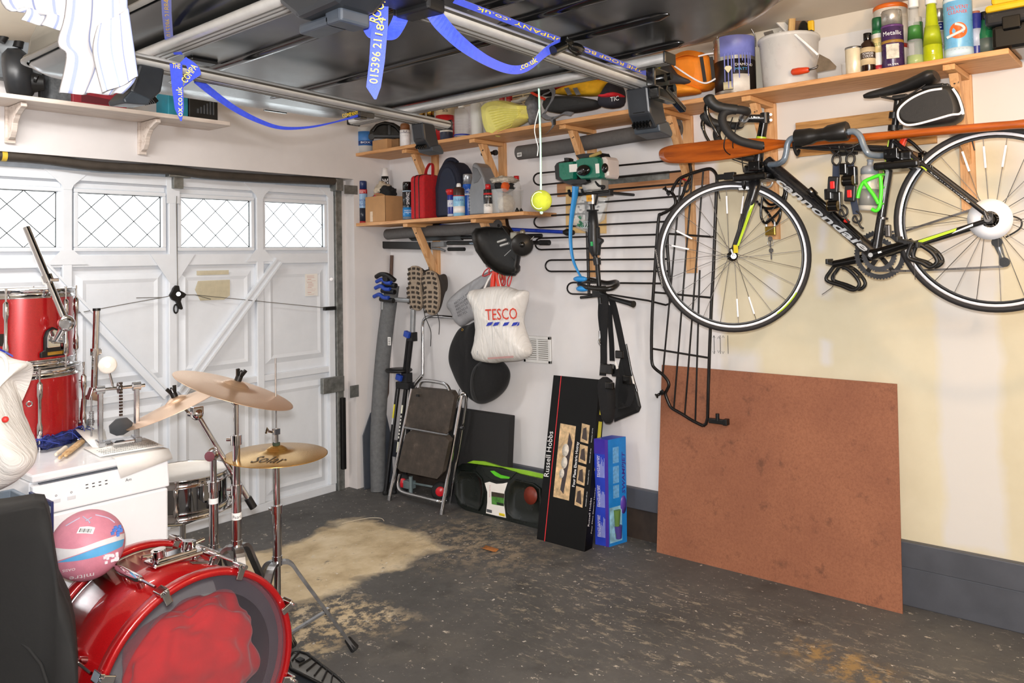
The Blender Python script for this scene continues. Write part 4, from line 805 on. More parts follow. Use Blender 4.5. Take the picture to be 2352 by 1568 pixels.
m = MB(); m.tube(smooth_path([c+rt*r*1.03+up*h*.86, c+rt*r*.98+up*(h+.02)-n*.0, c+rt*r*.5+up*(h+.085)+n*.02, c+up*(h+.095)+n*.03, c-rt*r*.6+up*(h+.06)+n*.02, c-rt*r*1.02+up*h*.86], 6), .0035, 6); m.build('wire_handle', STEEL, t)
text('DIAMOND', frame(c+n*r*1.012+up*h*.475+rt*.0, rt, up), .013, mat('e9e4da', .5), t, width=r*.95, cyl=r*1.01); text('MATT', frame(c+n*r*1.012+up*h*.40, rt, up), .013, mat('4aa3d8', .5), t, width=r*.6, cyl=r*1.01)
m = MB(frame(c+n*r*1.0-rt*r*.32+up*h*.40, rt, up)); m.prism([(-.018, .012), (-.010, .022), (.010, .022), (.018, .012), (0, -.012)], .004); m.build('gem_emblem', mat('e3d9b0', .4), t)
# bucket of tools
c, r, h = spot(1744, 1878, 88, -.16, SU); t = thing('plastic_bucket', c, 'translucent bucket filled with decorating tools on the high shelf', 'bucket'); LT = Matrix.Translation(c); BK = mat('efede8', .3, 0, .02, alpha=.62)
MB().lathe([(0, 0), (r*.86, 0), (r*.88, .005), (r*.97, h*.92), (r*1.03, h*.925), (r*1.03, h*.97), (r*.99, h), (r*.95, h), (r*.95, h*.9), (r*.85, .01), (0, .008)], LT, 32).build('tub_wall', BK, t)
Mc = camframe(c); rt, up, n = [Mc.col[i].xyz for i in range(3)]
m = MB(); m.tube(smooth_path([c+n*r*.95+rt*r*.2+up*h*.93, c+n*r*1.02+rt*r*.5+up*h*.74, c+n*r*.95+rt*r*.9+up*h*.5], 5), .006, 8, flat=.6); m.build('white_handle', WHITE, t)
bottle('glue_bottle', 'white and red glue bottle standing in the translucent bucket', 'bottle', 1776, 1808, 72, -.19, SU+.012, [('body', mat('e6d8d2', .4), CYL(0, .85, .9)), ('label_band', mat('cf5a4e', .5), BAND(.2, .7, .91)), ('cap', WHITE, [(0, .82), (.7, .82), (.7, .95), (.3, .96), (.25, 1), (0, 1)])])
def stick(nm, lb, ct, p0, p1, w_, th, mt, **k): a, b = V(p0), V(p1); m = MB(frame((a+b)/2, b-a, RT)); m.box((0, 0, 0), ((b-a).length, w_, th)); return tag(m.build(nm, mt, bevel=.004), lb, ct)
stick('brush_handle', 'pale wooden handle upright in the bucket', 'tool handle', onX(1812, 150, -.16), onX(1820, 33, -.16), .030, .018, wood('d1ab6c', 'a37a45', 2, 7))
stick('scraper', 'brown filling board upright in the bucket', 'scraper', onX(1832, 150, -.11), onX(1834, 42, -.11), .095, .008, mat('6c4f36', .6, 0, .15))
stick('white_channel', 'white plastic channel leaning out of the bucket', 'channel', onX(1815, 75, -.12), onX(1768, 28, -.16), .032, .014, mat('d9d4ca', .4))
t = thing('hand_tool', onX(1852, 120, -.17), 'black and yellow handled tool upright in the bucket', 'tool'); m = MB(); m.ball(onX(1846, 82, -.17), (.022, .03, .07)); m.build('black_handle', GLOSSBLACK, t)
m = MB(); a = onX(1863, 60, -.17); m.box(a, (.02, .028, .05)); m.build('yellow_end', mat('e8b81d', .5), t, bevel=.006); m = MB(); m.box(onX(1863, 92, -.17), (.02, .028, .10)); m.build('grip', BLACK, t, bevel=.006)
stick('putty_knife', 'steel putty knife with yellow collar poking from the bucket', 'knife', onX(1775, 100, -.2), onX(1764, 72, -.2), .045, .004, STEEL)
# trowel leaning at the shelf edge
t = thing('trowel', onX(1860, 165, -.27), 'pointing trowel with an orange-red handle lying at the shelf edge', 'trowel'); X_ = -.285
m = MB(); a, b = onX(1818, 166, X_), onX(1858, 160, X_); m.tube([a, a.lerp(b, .08), a.lerp(b, .4), a.lerp(b, .9), b], [.008, .015, .0165, .013, .010], 14); m.build('handle', mat('d9461f', .35), t)
m = MB(); m.tube([b, onX(1876, 155, X_), onX(1878, 150, X_+.005)], .0045, 8); m.build('tang', DSTEEL, t)
m = MB(); m.solid([onX(x, y, X_+.006) for x, y in ((1882, 124), (1905, 136), (1921, 152), (1918, 158), (1876, 166), (1874, 158))], (.002, 0, 0)); m.build('blade', mat('8a7a66', .45, .5, .2), t)
# near end
bottle('glass_dish', 'small glass dish at the foot of the cream tin', 'dish', 1932, 1952, 146, -.24, SU, [('glass', CLEAR, [(0, 0), (.9, 0), (1, 1), (.95, 1), (.85, .1), (0, .1)])])
bottle('white_tin', 'small cream tin next to the brown bottle on the high shelf', 'tin', 1942, 1980, 110, -.24, SU, [('tin', mat('e9dcbd', .35, .2), CYL(0, .97)), ('rim', STEEL, [(.98, .93), (1.03, .95), (1.03, 1), (.9, 1), (0, .97)])])
bottle('brown_bottle', 'small dark brown bottle with cream label and black cap', 'bottle', 1976, 2008, 77, -.25, SU, [('body', mat('2c1a10', .15), [(0, 0), (.95, 0), (1, .03), (1, .66), (.9, .74), (.5, .80), (.5, .84), (0, .84)]), ('cap', GLOSSBLACK, CYL(.82, 1, .56)), ('label_band', mat('d9c49c', .5), BAND(.18, .62)), ('dark_band', mat('3a2415', .5), BAND(.34, .5, 1.01))], [('POWDER', .43, .06, .8, IW, 0), ('COLOR', .36, .06, .75, IW, 0)])
aero('white spray can with dark green cap behind the purple metallic can', 2002, 2030, 42, -.22, SU, mat('e4e2da', .35), mat('1b5a34', .35), [(.02, .12, mat('c13a44', .4)), (.35, .62, mat('e4cf8e', .4)), (.70, .76, mat('2e7a46', .4))], [('GLOSS', .47, .06, .7, mat('2e7a46', .4), 0)], capf=.76)
aero('purple metallic spray paint can with silver cap', 2023, 2071, 26, -.25, SU, mat('3d2350', .3), mat('bdb9b2', .3, .7), [(.42, .47, mat('a17a35', .35)), (.70, .73, mat('6b3f7c', .3))], [('Metallic', .55, .075, .9, IW, 0), ('= = = =', .36, .02, .7, mat('b9a7c8', .4), 0), ('SILVER', .03, .03, .5, IW, 0)], capf=.76)
c, r, h = spot(2023, 2071, 26, -.25, SU); Mc = camframe(c); rt, up, n = [Mc.col[i].xyz for i in range(3)]
m = MB(frame(c+n*r*.985+up*h*.12, rt, up)); m.box((0, .035, .003), (r*1.1, .06, .008)); m.build('picture_panel', mat('cfc9b9', .4, 0, .25, 40), bpy.data.objects[[o.name for o in bpy.data.objects if o.get('label') == 'purple metallic spray paint can with silver cap'][0]])
bottle('varnish_tin', 'wide tin with orange lid standing behind the purple can', 'tin', 2008, 2080, 14, -.11, SU, [('tin', mat('d5cdc0', .35), CYL(0, .95)), ('lid', mat('d9691c', .4), [(0, .93), (1.02, .93), (1.02, .98), (.9, 1), (0, 1)]), ('label_band', mat('e7e1d6', .4), BAND(.2, .8)), ('red_band', mat('c5342a', .4), BAND(.36, .42, 1.012))], [('Satin', .82, .06, .6, IW, 0), ('IMA', .30, .06, .3, IB, 0)])
SPB = lambda g, l, cap: [('body', g, [(0, 0), (.95, 0), (1, .03), (.95, .2), (.62, .55), (.5, .74), (.45, .80), (0, .80)]), ('collar', cap, CYL(.78, .90, .58)), ('head', cap, [(0, .9), (.5, .9), (.45, 1), (0, 1)])]
t = bottle('spray_bottle', 'nearly empty clear spray bottle with a little green liquid', 'spray bottle', 2078, 2116, -20, -.24, SU, SPB(CLEAR, None, WHITE)+[('green_liquid', mat('b4d331', .2, trans=.4), [(0, .012), (.93, .012), (.97, .06), (.95, .13), (0, .13)]), ('side_label', mat('3f7d3a', .4), [(.80, .35), (.83, .34), (.70, .52), (.66, .53)])])
t = bottle('spray_bottle', 'full yellow-green spray bottle beside the silicone can', 'spray bottle', 2116, 2158, -28, -.24, SU, SPB(mat('c9d414', .15, trans=.3), None, WHITE)+[('label_band', mat('aebb1e', .4), [(.93, .24), (.97, .23), (.75, .48), (.72, .48)])], [('!', .1, .05, .12, IW, 0)])
bottle('green_bottle', 'dark green bottle between the two spray bottles', 'bottle', 2098, 2118, 40, -.17, SU, [('body', mat('2f6a35', .2), CYL(0, .9)), ('cap', mat('bdb6ac', .4), CYL(.88, 1, .8))])
aero('silver and navy silicone spray can half behind the big blue can', 2142, 2171, 22, -.19, SU, mat('c3beb4', .3, .4), mat('b7b2aa', .25, .8), [(.60, .74, mat('1e2a63', .35)), (.28, .58, mat('aaa39a', .35)), (.02, .26, mat('e6e2da', .4))], [('C', .64, .07, .3, IW, 0), ('SIL', .34, .07, .6, IW, 0)], capf=.78)
bottle('solvent_can', 'large pale blue solvent cleaner can with an orange disc', 'can', 2168, 2228, -6, -.23, SU, [('body', mat('6fb2dc', .3), CYL(0, .97)), ('rim', STEEL, CYL(.96, 1, .96)), ('foot_band', mat('c9e0ee', .4), BAND(.02, .16)), ('top_band', mat('dbe8ef', .4), BAND(.90, .96))], [('SOLVENT', .76, .06, .8, mat('e0482a', .4), 0), ('CLEANER', .69, .055, .7, mat('e0482a', .4), 0), ('- - - - -', .12, .02, .6, BLUEINK, 0)])
c, r, h = spot(2168, 2228, -6, -.23, SU); own = [o for o in bpy.data.objects if o.get('label') == 'large pale blue solvent cleaner can with an orange disc'][0]; Mc = camframe(c); rt, up, n = [Mc.col[i].xyz for i in range(3)]
a0 = math.atan2(n.y, n.x)
def cyl_disc(mb, R, c0, hz, rad, off, k=20):  # a disc bent round the can
    vs = [c0+V((math.cos(a0+x/R), math.sin(a0+x/R), 0))*(R+off)+V((0, 0, hz+y)) for x, y in [(0, 0)]+[(rad*math.cos(2*PI*i/k), rad*math.sin(2*PI*i/k)) for i in range(k)]]; mb.add(vs, [(0, 1+i, 1+(i+1) % k) for i in range(k)]); return mb
cyl_disc(MB(), r, c, h*.42, r*.62, .0015).build('orange_disc', mat('e2641f', .4), own)
m = MB(frame(c+n*(r*.93)+up*h*.40-rt*r*.2, rt, up)); m.tube(smooth_path([(-.03, -.02, .004), (.0, -.008, .006), (.03, .006, .004), (.022, .022, .006), (.0, .032, .005)], 4), .006, 6); m.build('pipe_picture', mat('e6e1d8', .4), own)
bottle('blue_bottle', 'dark blue and white bottle right of the solvent can', 'bottle', 2228, 2252, 27, -.20, SU, [('body', mat('27307f', .3), CYL(0, .95)), ('label_band', mat('b9c2d6', .4), BAND(.25, .62)), ('cap', mat('a0624a', .5), CYL(.93, 1, .8))])
bottle('green_glass_bottle', 'green tinted bottle with black cap beside the toolbox', 'bottle', 2244, 2280, 28, -.19, SU, [('body', mat('2f8a5a', .1, trans=.5), [(0, 0), (1, 0), (1, .5), (.55, .72), (.5, .85), (0, .85)]), ('cap', GLOSSBLACK, CYL(.82, 1, .55)), ('label_band', mat('55605a', .5), BAND(.1, .4))])
TY = onX(2262, 60, -.27).y
t = thing('toolbox', V((-.16, -4.0, SU)), 'black plastic toolbox with yellow lid overhanging the near end of the shelf', 'toolbox'); 
m = MB(); m.box2((-.27, -4.25, SU+.001), (-.03, TY-.02, SU+.10)); m.build('body', GLOSSBLACK, t, bevel=.015); m = MB(); m.box2((-.275, -4.2, SU+.10), (-.025, TY, SU+.155)); m.build('tray', mat('242528', .25), t, bevel=.012)
m = MB(); m.box2((-.265, -4.2, SU+.156), (-.035, TY, SU+.185)); m.box2((-.25, -4.2, SU+.185), (-.05, TY-.02, SU+.23)); m.build('yellow_lid', mat('edbd1c', .4), t, bevel=.012)
m = MB(); m.box((-.28, TY-.09, SU+.10), (.012, .06, .05)); m.build('latch', GLOSSBLACK, t, bevel=.004)
# ================================================================ bicycle on its wall rack, and what hangs there
XBK = -.43
def B(x, y, d=0.0): return onX(x, y, XBK+d)
FRM = mat('18181a', .28, 0, .06, coat=.3); LIME = mat('b4d334', .35, 0, .05); TYRE = mat('232122', .7, 0, .12, 40, .2); RIMW = mat('e9eaf0', .25, .3, .02); SILV = mat('c9ced2', .3, .5)
bk = thing('bicycle', B(1980, 640), 'black road bicycle with lime stripes hung on the right-hand wall', 'bicycle')
ST = math.radians(30); SN = V((math.cos(ST), math.sin(ST), 0)); SF = V((-math.sin(ST), math.cos(ST), 0)); ZV = V((0, 0, 1))
HF, HR = B(1682, 588), B(2278, 504); R0 = .3375
def wheel(c, n, rearw):
    n = V(n); M_ = frame(c, n.cross(ZV)*-1, ZV); rt = 'x'
    rm = MB(); rm.lathe([(.300, -.006), (.312, -.0085), (.322, -.0085), (.322, .0085), (.312, .0085), (.300, .006), (.300, -.006)], M_, 72); w_ = rm.build('wheel_rim', RIMW, bk)
    MB().ring(M_, .3265, .0125, 80, 10).build('tyre', TYRE, w_)
    m = MB(); m.lathe([(.298, -.0062), (.3005, -.0065), (.3075, -.0084), (.3075, .0084), (.3005, .0065), (.298, .0062)], M_, 72); m.build('rim_inner', BLACK, w_)
    h = MB(); h.lathe([(.0, -.05), (.010, -.05), (.012, -.036), (.022, -.034), (.022, -.030), (.013, -.026), (.013, .026), (.022, .030), (.022, .034), (.012, .036), (.010, .05), (0, .05)], M_, 20); h.build('hub', GLOSSBLACK, w_)
    N = 24
    for k in range(N):
        a = 2*PI*k/N+.06; s_ = 1 if k % 2 else -1; b = a+(.55 if (k//2) % 2 else -.55)
        p0 = M_ @ V((.021*math.cos(b), .021*math.sin(b), .031*s_)); p1 = M_ @ V((.299*math.cos(a), .299*math.sin(a), .002*s_))
        MB().tube([p0, p1], .0013, 5).build('spoke', DSTEEL, w_)
    m = MB(); m.tube([M_ @ V((.300*math.cos(1.75), .300*math.sin(1.75), 0)), M_ @ V((.262*math.cos(1.75), .262*math.sin(1.75), 0))], [.003, .0025], 6); m.build('valve', BLACK, w_)
    return w_, M_
wf, MF = wheel(HF, -SN, False); wr, MR = wheel(HR, V((-1, 0, 0)), True)
for w_, M_, ks in ((wf, MF, (5, 6, 10, 11, 18, 19)), (wr, MR, (6, 5, 7, 13, 20))):
    for k in ks:
        a = 2*PI*k/24+.06; s_ = 1 if k % 2 else -1; b = a+(.55 if (k//2) % 2 else -.55)
        p0 = M_ @ V((.021*math.cos(b), .021*math.sin(b), .031*s_)); p1 = M_ @ V((.299*math.cos(a), .299*math.sin(a), .002*s_)); MB().tube([p0.lerp(p1, .62), p0.lerp(p1, .90)], .0042, 8).build('spoke_reflector', REFL, w_)
m = MB(); m.lathe([(.03, .032), (.072, .034), (.074, .036), (.03, .036)], MR, 40); m.build('spoke_guard', REFL, wr)
m = MB(); m.lathe([(.014, -.048), (.030, -.048), (.030, -.030), (.014, -.030)], MR, 20); m.build('cassette', STEEL, wr)
t_ = MB(MF); 
text('SCHWALBE 25 LUGANO', MF @ Matrix.Translation((0, 0, .0)) @ Matrix.Rotation(PI*1.55, 4, 'Z') @ Matrix.Translation((0, 0, .0)) @ frame((-.09, -.331, .0125), (1, 0, 0), (0, 1, 0)), .006, mat('b9b6b2', .6), wf, width=.17)
for a0_, a1_ in ((-.95, -.55),): m = MB(); m.lathe([(.3125, .0088), (.321, .0088), (.321, .0092), (.3125, .0092)], MF, 10, arc=(a0_, a1_)); m.build('lime_decal', LIME, wf)
# frame
HT, HBt = B(1748, 318), B(1736, 412); BB = B(2011, 585); STt = B(2052, 322)
m = MB(); m.tube([HT, HT.lerp(HBt, .15), HT.lerp(HBt, .6), HBt], [.021, .019, .022, .026], 18); m.build('head_tube', FRM, bk)
m = MB(); a, b = B(1760, 372), BB; m.tube([a, a.lerp(b, .12), a.lerp(b, .5), a.lerp(b, .9), b], [.030, .029, .028, .027, .026], 20); dt = m.build('down_tube', FRM, bk)
m = MB(); m.tube([BB, BB.lerp(STt, .5), STt], [.020, .0165, .0165], 16); stb = m.build('seat_tube', FRM, bk)
m = MB(); m.tube([B(1752, 328), B(1900, 336), B(2046, 343)], [.019, .016, .014], 14); m.build('top_tube', FRM, bk)
m = MB(); m.cyl(BB+V((-.036, 0, 0)), BB+V((.036, 0, 0)), .021, seg=20); m.build('bottom_bracket', FRM, bk)
sta = []
for s_ in (-1, 1):
    a = B(2056, 325)+V((s_*.012, 0, 0)); b = HR+V((s_*.062, 0, .012)); mid = a.lerp(b, .35)+V((s_*.022, 0, 0)); m = MB(); m.tube(smooth_path([a, mid, b], 6), .0095, 10); st_ = m.build('seat_stay', FRM, bk); sta.append((st_, a, mid, b))
    a2 = BB+V((s_*.026, -.03, .0)); b2 = HR+V((s_*.062, 0, -.004)); mid2 = a2.lerp(b2, .3)+V((s_*.016, 0, -.0)); m = MB(); m.tube(smooth_path([a2, mid2, b2], 6), [.012]*3+[.011]*4+[.009]*6, 10); cs = m.build('chain_stay', FRM, bk)
    if s_ < 0:
        u = (b2-mid2); q = V((-.0105, 0, 0)); m = MB(); m.solid([mid2.lerp(b2, .12)+q+ZV*.006, mid2.lerp(b2, .62)+q+ZV*.007, mid2.lerp(b2, .60)+q-ZV*.003, mid2.lerp(b2, .1)+q-ZV*.006], (-.001, 0, 0)); m.build('lime_decal', LIME, cs)
        m = MB(); m.solid([mid2.lerp(b2, .6)+q-ZV*.003, mid2.lerp(b2, .82)+q+ZV*.004, mid2.lerp(b2, .82)+q-ZV*.004, mid2.lerp(b2, .55)+q-ZV*.008], (-.001, 0, 0)); m.build('white_decal', REFL, cs)
    m = MB(); m.box(HR+V((s_*.062, 0, .004)), (.010, .03, .04)); m.build('dropout', FRM, bk, bevel=.003)
    # fork
    cr = HBt+SN*(s_*.030)+V((0, 0, -.02)); lo_ = HF+SN*(s_*.055); m = MB(); m.tube(smooth_path([HBt+SN*(s_*.018)+V((0, 0, .01)), cr.lerp(lo_, .12)+SN*(s_*.012), cr.lerp(lo_, .45)+SN*(s_*.012), lo_.lerp(cr, .06)], 6), [.022]*6+[.020]*4+[.017]*4+[.012]*5, 12); fk = m.build('fork_blade', FRM, bk)
    if s_ < 0:
        nn = -SN*.019; A0 = cr.lerp(lo_, .30)+SN*(s_*.012); A1 = cr.lerp(lo_, .86)+SN*(s_*.005); side = SF*-1
        m = MB(); m.solid([A0+nn*.95+side*.020+ZV*.05, A0+nn*1.0+side*.016, A1+nn*.8+side*.009, A1+nn*.85-side*.001, A0+nn*1.1-side*.010-ZV*.03], nn*.03); m.build('lime_decal', LIME, fk)
        text('c', frame(HBt-SN*.044+V((0, 0, -.045))+SF*.012, -SF, ZV), .022, SILV, fk, bold=.03)
        m = MB(); m.box(lo_.lerp(cr, .1)+nn*.8, (.004, .02, .035)); m.build('yellow_label', mat('d9c61f', .4), fk)
    m = MB(); m.box(HF+SN*(s_*.057)+V((0, 0, .012)), (.012, .016, .05)); m.build('fork_tip', GLOSSBLACK, bk, bevel=.003)
for w_, c, n in ((wf, HF, SN), (wr, HR, V((1, 0, 0)))): m = MB(); m.cyl(c-n*.075, c+n*.075, .006, seg=10); m.cyl(c-n*.078, c-n*.066, .012, seg=14); m.tube([c-n*.076, c-n*.078+V((0, 0, .03))+SF*.01], [.006, .004], 8); m.build('quick_release', SILV if n is SN else DSTEEL, w_)
# lettering on the down tube
a, b = B(1784, 408, -.031), B(1990, 569, -.029); u = (b-a).normalized(); v = V((-1, 0, 0)).cross(u); M_ = frame(a-v*.017, u, v); text('cannondale', M_, .028, SILV, dt, width=(b-a).length, shear=.25, bold=.035)
st_, a, mid, b = sta[0]; A, Bq = mid.lerp(b, .12)+V((-.011, 0, 0)), mid.lerp(b, .8)+V((-.0105, 0, 0)); u = (Bq-A).normalized(); v = V((-1, 0, 0)).cross(u); text('cannondale', frame(A-v*.005, u, v), .008, SILV, st_, width=(Bq-A).length*.9, shear=.2, bold=.02)
A, Bq = a.lerp(mid, .45)+V((-.0105, 0, 0)), mid.lerp(b, .08)+V((-.0105, 0, 0)); m = MB(); vv = V((-1, 0, 0)).cross((Bq-A).normalized()); m.solid([A-vv*.009, Bq-vv*.009, Bq-vv*.004, A-vv*.003], (-.001, 0, 0)); m.build('lime_decal', LIME, st_)
m = MB(); p0, p1 = BB.lerp(STt, .42), BB.lerp(STt, .88); m.solid([p0+V((-.017, .004, 0)), p1+V((-.0175, .006, 0)), p1+V((-.0175, -.004, 0)), p0.lerp(p1, .3)+V((-.0175, -.006, 0))], (-.001, 0, 0)); m.build('silver_decal', SILV, stb)
m = MB(); m.tube([BB.lerp(STt, .4)+V((-.008, .015, 0)), STt+V((-.008, .0150, 0))], .003, 6); m.build('lime_decal', LIME, stb)
# seat post, saddle
SP1 = B(2062, 232); m = MB(); m.tube([STt, SP1], .0137, 14); m.build('seat_post', FRM, bk); m = MB(); m.cyl(B(2052, 300), B(2053, 288), .021, seg=16); m.box(B(2066, 292), (.02, .02, .014)); m.build('seat_clamp', BLACK, bk)
m = MB(); m.cyl(B(2052, 272), B(2054, 258), .018, seg=14); m.build('light_mount', BLACK, bk)
sa, sb = B(1985, 224), B(2152, 176); ax = (sb-sa); Ls = ax.length; ua = ax.normalized(); up_ = V((-1, 0, 0)).cross(ua)*-1; up_ = up_ if up_.z > 0 else -up_
rows = []
for k in range(15):
    t = k/14; hw = .018+.012*t+(.055*max(0, (t-.45)/.55)**1.3); th = .022+.030*t; 
    if k in (0, 14): hw *= .7; th *= .6
    cen = sa+ax*t+up_*(-.008*math.sin(PI*t)+.004); rows.append([cen+V((1, 0, 0))*(hw*math.copysign(abs(math.cos(q))**.8, math.cos(q)))+up_*(th*(math.sin(q) if math.sin(q) > 0 else math.sin(q)*.9)*.62) for q in [2*PI*i/14 for i in range(14)]])
m = MB(); m.loft(rows); sd = m.build('saddle', mat('161617', .5, 0, .08), bk, subsurf=1)
m = MB()
for s_ in (-1, 1): m.tube(smooth_path([sa+ax*.22+up_*-.014+V((s_*.012, 0, 0)), sa+ax*.42+up_*-.040+V((s_*.02, 0, 0)), sa+ax*.62+up_*-.044+V((s_*.022, 0, 0)), sa+ax*.86+up_*-.024+V((s_*.03, 0, 0))], 5), .0035, 6)
m.build('saddle_rail', DSTEEL, sd); m = MB(); m.box(SP1+V((0, -.012, .012)), (.045, .055, .018)); m.box(SP1+V((0, -.022, -.004)), (.03, .02, .03)); m.build('saddle_clamp', BLACK, sd, bevel=.004)
# cranks, rings, pedals
RC = BB+V((.045, 0, 0))
def cring(R, n, th, x, mt, holes=5):
    pts = []; 
    for k in range(n*2): a = 2*PI*k/(n*2); rr = R if k % 2 else R-.006; pts.append((rr*math.cos(a), rr*math.sin(a)))
    M_ = frame(RC+V((x, 0, 0)), (0, 1, 0), ZV); ri = R-.022; k_ = len(pts); inn = [(ri*math.cos(2*PI*k/k_), ri*math.sin(2*PI*k/k_)) for k in range(k_)]
    m = MB(M_); m.add([(x_, y_, 0) for x_, y_ in pts]+[(x_, y_, 0) for x_, y_ in inn]+[(x_, y_, th) for x_, y_ in pts]+[(x_, y_, th) for x_, y_ in inn], [f for i in range(k_) for f in ((i, (i+1) % k_, k_+(i+1) % k_, k_+i), (2*k_+i, 3*k_+i, 3*k_+(i+1) % k_, 2*k_+(i+1) % k_), (i, 2*k_+i, 2*k_+(i+1) % k_, (i+1) % k_), (k_+i, k_+(i+1) % k_, 3*k_+(i+1) % k_, 3*k_+i))]); return m.build('chainring', mt, bk)
cring(.101, 50, .003, .006, mat('4a4c50', .3, .7)); cring(.070, 34, .003, -.003, mat('5a5c60', .3, .7))
m = MB()
for k in range(5): a = 2*PI*k/5+.3; m.box(RC+V((.004, 0, 0))+V((0, math.cos(a), math.sin(a)))*.045, (.008, .018, .075), Matrix.Rotation(a-PI/2, 3, 'X'))
m.build('crank_spider', GLOSSBLACK, bk, bevel=.002)
PL, PRt = B(2096, 556, -.075), onX(1914, 607, XBK+.07)
def arm(a, b, nm): m = MB(); m.tube([a, a.lerp(b, .15), a.lerp(b, .8), b], [.022, .019, .015, .016], 12, flat=.6); return m.build('crank_arm', GLOSSBLACK, bk)
ca = arm(BB+V((-.05, 0, 0)), PL, 'l'); m = MB(); m.cyl(BB+V((-.064, 0, 0)), BB+V((-.055, 0, 0)), .009, seg=12); m.build('crank_bolt', SILV, ca)
d_ = (PL-BB); d_.x = 0; d_.normalize(); v = V((-1, 0, 0)).cross(d_); A = BB+V((-.0665, 0, 0))+d_*.03; m = MB(); m.solid([A-v*.004, A+d_*.055-v*.003, A+d_*.06+v*.003, A+v*.003], (-.001, 0, 0)); m.build('white_decal', WHITE, ca)
arm(RC+V((.02, 0, 0)), PRt, 'r')
def pedal(c, sx_, pts, strapp):
    "flat pedal body with a wire toe cage, given by points around it"
    m = MB(); m.box(c+V((sx_*.05, 0, 0)), (.09, .055, .014), Matrix.Rotation(.25, 3, 'X')); m.cyl(c, c+V((sx_*.10, 0, 0)), .008, seg=10)
    for q in (-1, 1): m.box(c+V((sx_*.05, q*.034, q*.012)), (.07, .010, .022))
    p = m.build('pedal', BLACK, bk, bevel=.003)
    for dx in (.01, .085): m = MB(); m.tube(smooth_path([q+V((sx_*dx, 0, 0)) for q in pts], 5), .0078, 8); m.build('toe_clip', BLACK, p)
    m = MB(); m.tube([pts[-2]+V((sx_*.01, 0, 0)), pts[-2]+V((sx_*.085, 0, 0))], .006, 8); m.tube([pts[-3]+V((sx_*.01, 0, 0)), pts[-3]+V((sx_*.085, 0, 0))], .006, 8); m.build('toe_bar', BLACK, p)
    m = MB(); m.ribbon(smooth_path(strapp, 5), V((.012, .003, 0)), .0025); m.build('toe_strap', mat('2a2018', .6), p)
pedal(PL, -1, [B(x, y, -.09) for x, y in ((2108, 560), (2100, 590), (2130, 602), (2150, 612), (2166, 600), (2155, 580), (2130, 563))], [B(2095, 572, -.15), B(2100, 615, -.15), B(2102, 642, -.15)])
pedal(PRt, 1, [onX(x, y, XBK+.08) for x, y in ((1916, 610), (1906, 622), (1896, 643), (1930, 656), (1958, 666), (1972, 654), (1964, 636), (1945, 618), (1926, 611))], [onX(1918, 625, XBK+.12), onX(1914, 655, XBK+.12), onX(1900, 668, XBK+.12), onX(1888, 676, XBK+.12)])
# chain and derailleurs
def chain(pts, nm='chain'):
    p = [V(q) for q in pts]; m = MB(); L_ = sum((p[i+1]-p[i]).length for i in range(len(p)-1)); 
    for i in range(len(p)-1):
        n_ = int((p[i+1]-p[i]).length/.0125)
        for k in range(n_):
            q = p[i].lerp(p[i+1], (k+.5)/n_); u = (p[i+1]-p[i]).normalized(); Mx = frame(q, u, None, (1, 0, 0)); m.M = Mx; w_ = .0075 if k % 2 else .0045; m.box((0, 0, w_/2), (.015, .008, .0012)); m.box((0, 0, -w_/2), (.015, .008, .0012)); m.box((0, 0, 0), (.005, .005, w_))
    return m.build(nm, DSTEEL, bk)
xq = XBK+.048; chain([onX(2015, 535, xq), onX(2080, 530, xq), onX(2255, 474, xq)]); chain([onX(2010, 622, xq), onX(2080, 622, xq), onX(2180, 618, xq), onX(2304, 612, xq)])
tag_ = MB(); rd = onX(2288, 555, xq+.02); m = MB(); m.tube([onX(2284, 540, xq+.015), onX(2290, 558, xq+.02), onX(2300, 585, xq+.02), onX(2306, 602, xq+.01)], [.012, .014, .010, .012], 10); dr_ = m.build('rear_derailleur', mat('7b8187', .3, .6), bk)
for x, y in ((2290, 556), (2307, 602)): m = MB(); c = onX(x, y, xq); m.cyl(c+V((-.006, 0, 0)), c+V((.006, 0, 0)), .018, seg=14); m.cyl(c+V((-.008, 0, 0)), c+V((-.006, 0, 0)), .007, seg=10); m.build('jockey_wheel', BLACK, dr_)
m = MB(); m.tube(smooth_path([onX(2322, 495, xq), onX(2345, 505, xq), onX(2342, 525, xq), onX(2310, 545, xq)], 5), .003, 6); m.build('gear_cable', BLACK, dr_)
m = MB(); m.box(B(2040, 530, .02), (.03, .02, .05)); m.cyl(B(2027, 503), B(2028, 498), .021, seg=14); m.build('front_derailleur', DSTEEL, bk, bevel=.004)
# brakes
def brake(c, n, f_, s=1):
    m = MB(); M_ = frame(c, n, None, ZV)
    m.M = M_
    for q in (-1, 1): m.tube(smooth_path([(q*.006, 0, .02), (q*.028, .0, .008), (q*.030, 0, -.022), (q*.016, .0, -.036)], 4), [.007]*12+[.005], 8); m.box((q*.014, .0, -.036), (.010, .05, .010))
    m.cyl((0, -.012, .012), (0, .02, .012), .009, seg=10); b_ = m.build('brake_caliper', GLOSSBLACK, bk, bevel=.001); return b_
bc = HF+SF*.0+V((0, 0, R0+.012)); cdir = (HBt-HF).normalized(); brake(HF+cdir*(R0+.012)+SF*.05, SN, SF)
sdir = (sta[0][1]-HR); sdir.x = 0; sdir.normalize(); brake(HR+sdir*(R0+.014)+V((0, -.03, .0)), V((1, 0, 0)), None)
m = MB(); m.tube(smooth_path([B(2083, 320), B(2098, 330), B(2120, 352)], 4), .006, 8); m.build('rear_brake_cable', BLACK, bk)
m = MB(); a, b = B(2072, 318), B(2078, 331); m.box((a+b)/2, (.03, .022, .05), Matrix.Rotation(.45, 3, 'X')); m.build('rear_light', mat('e83a16', .25), bk, bevel=.006)
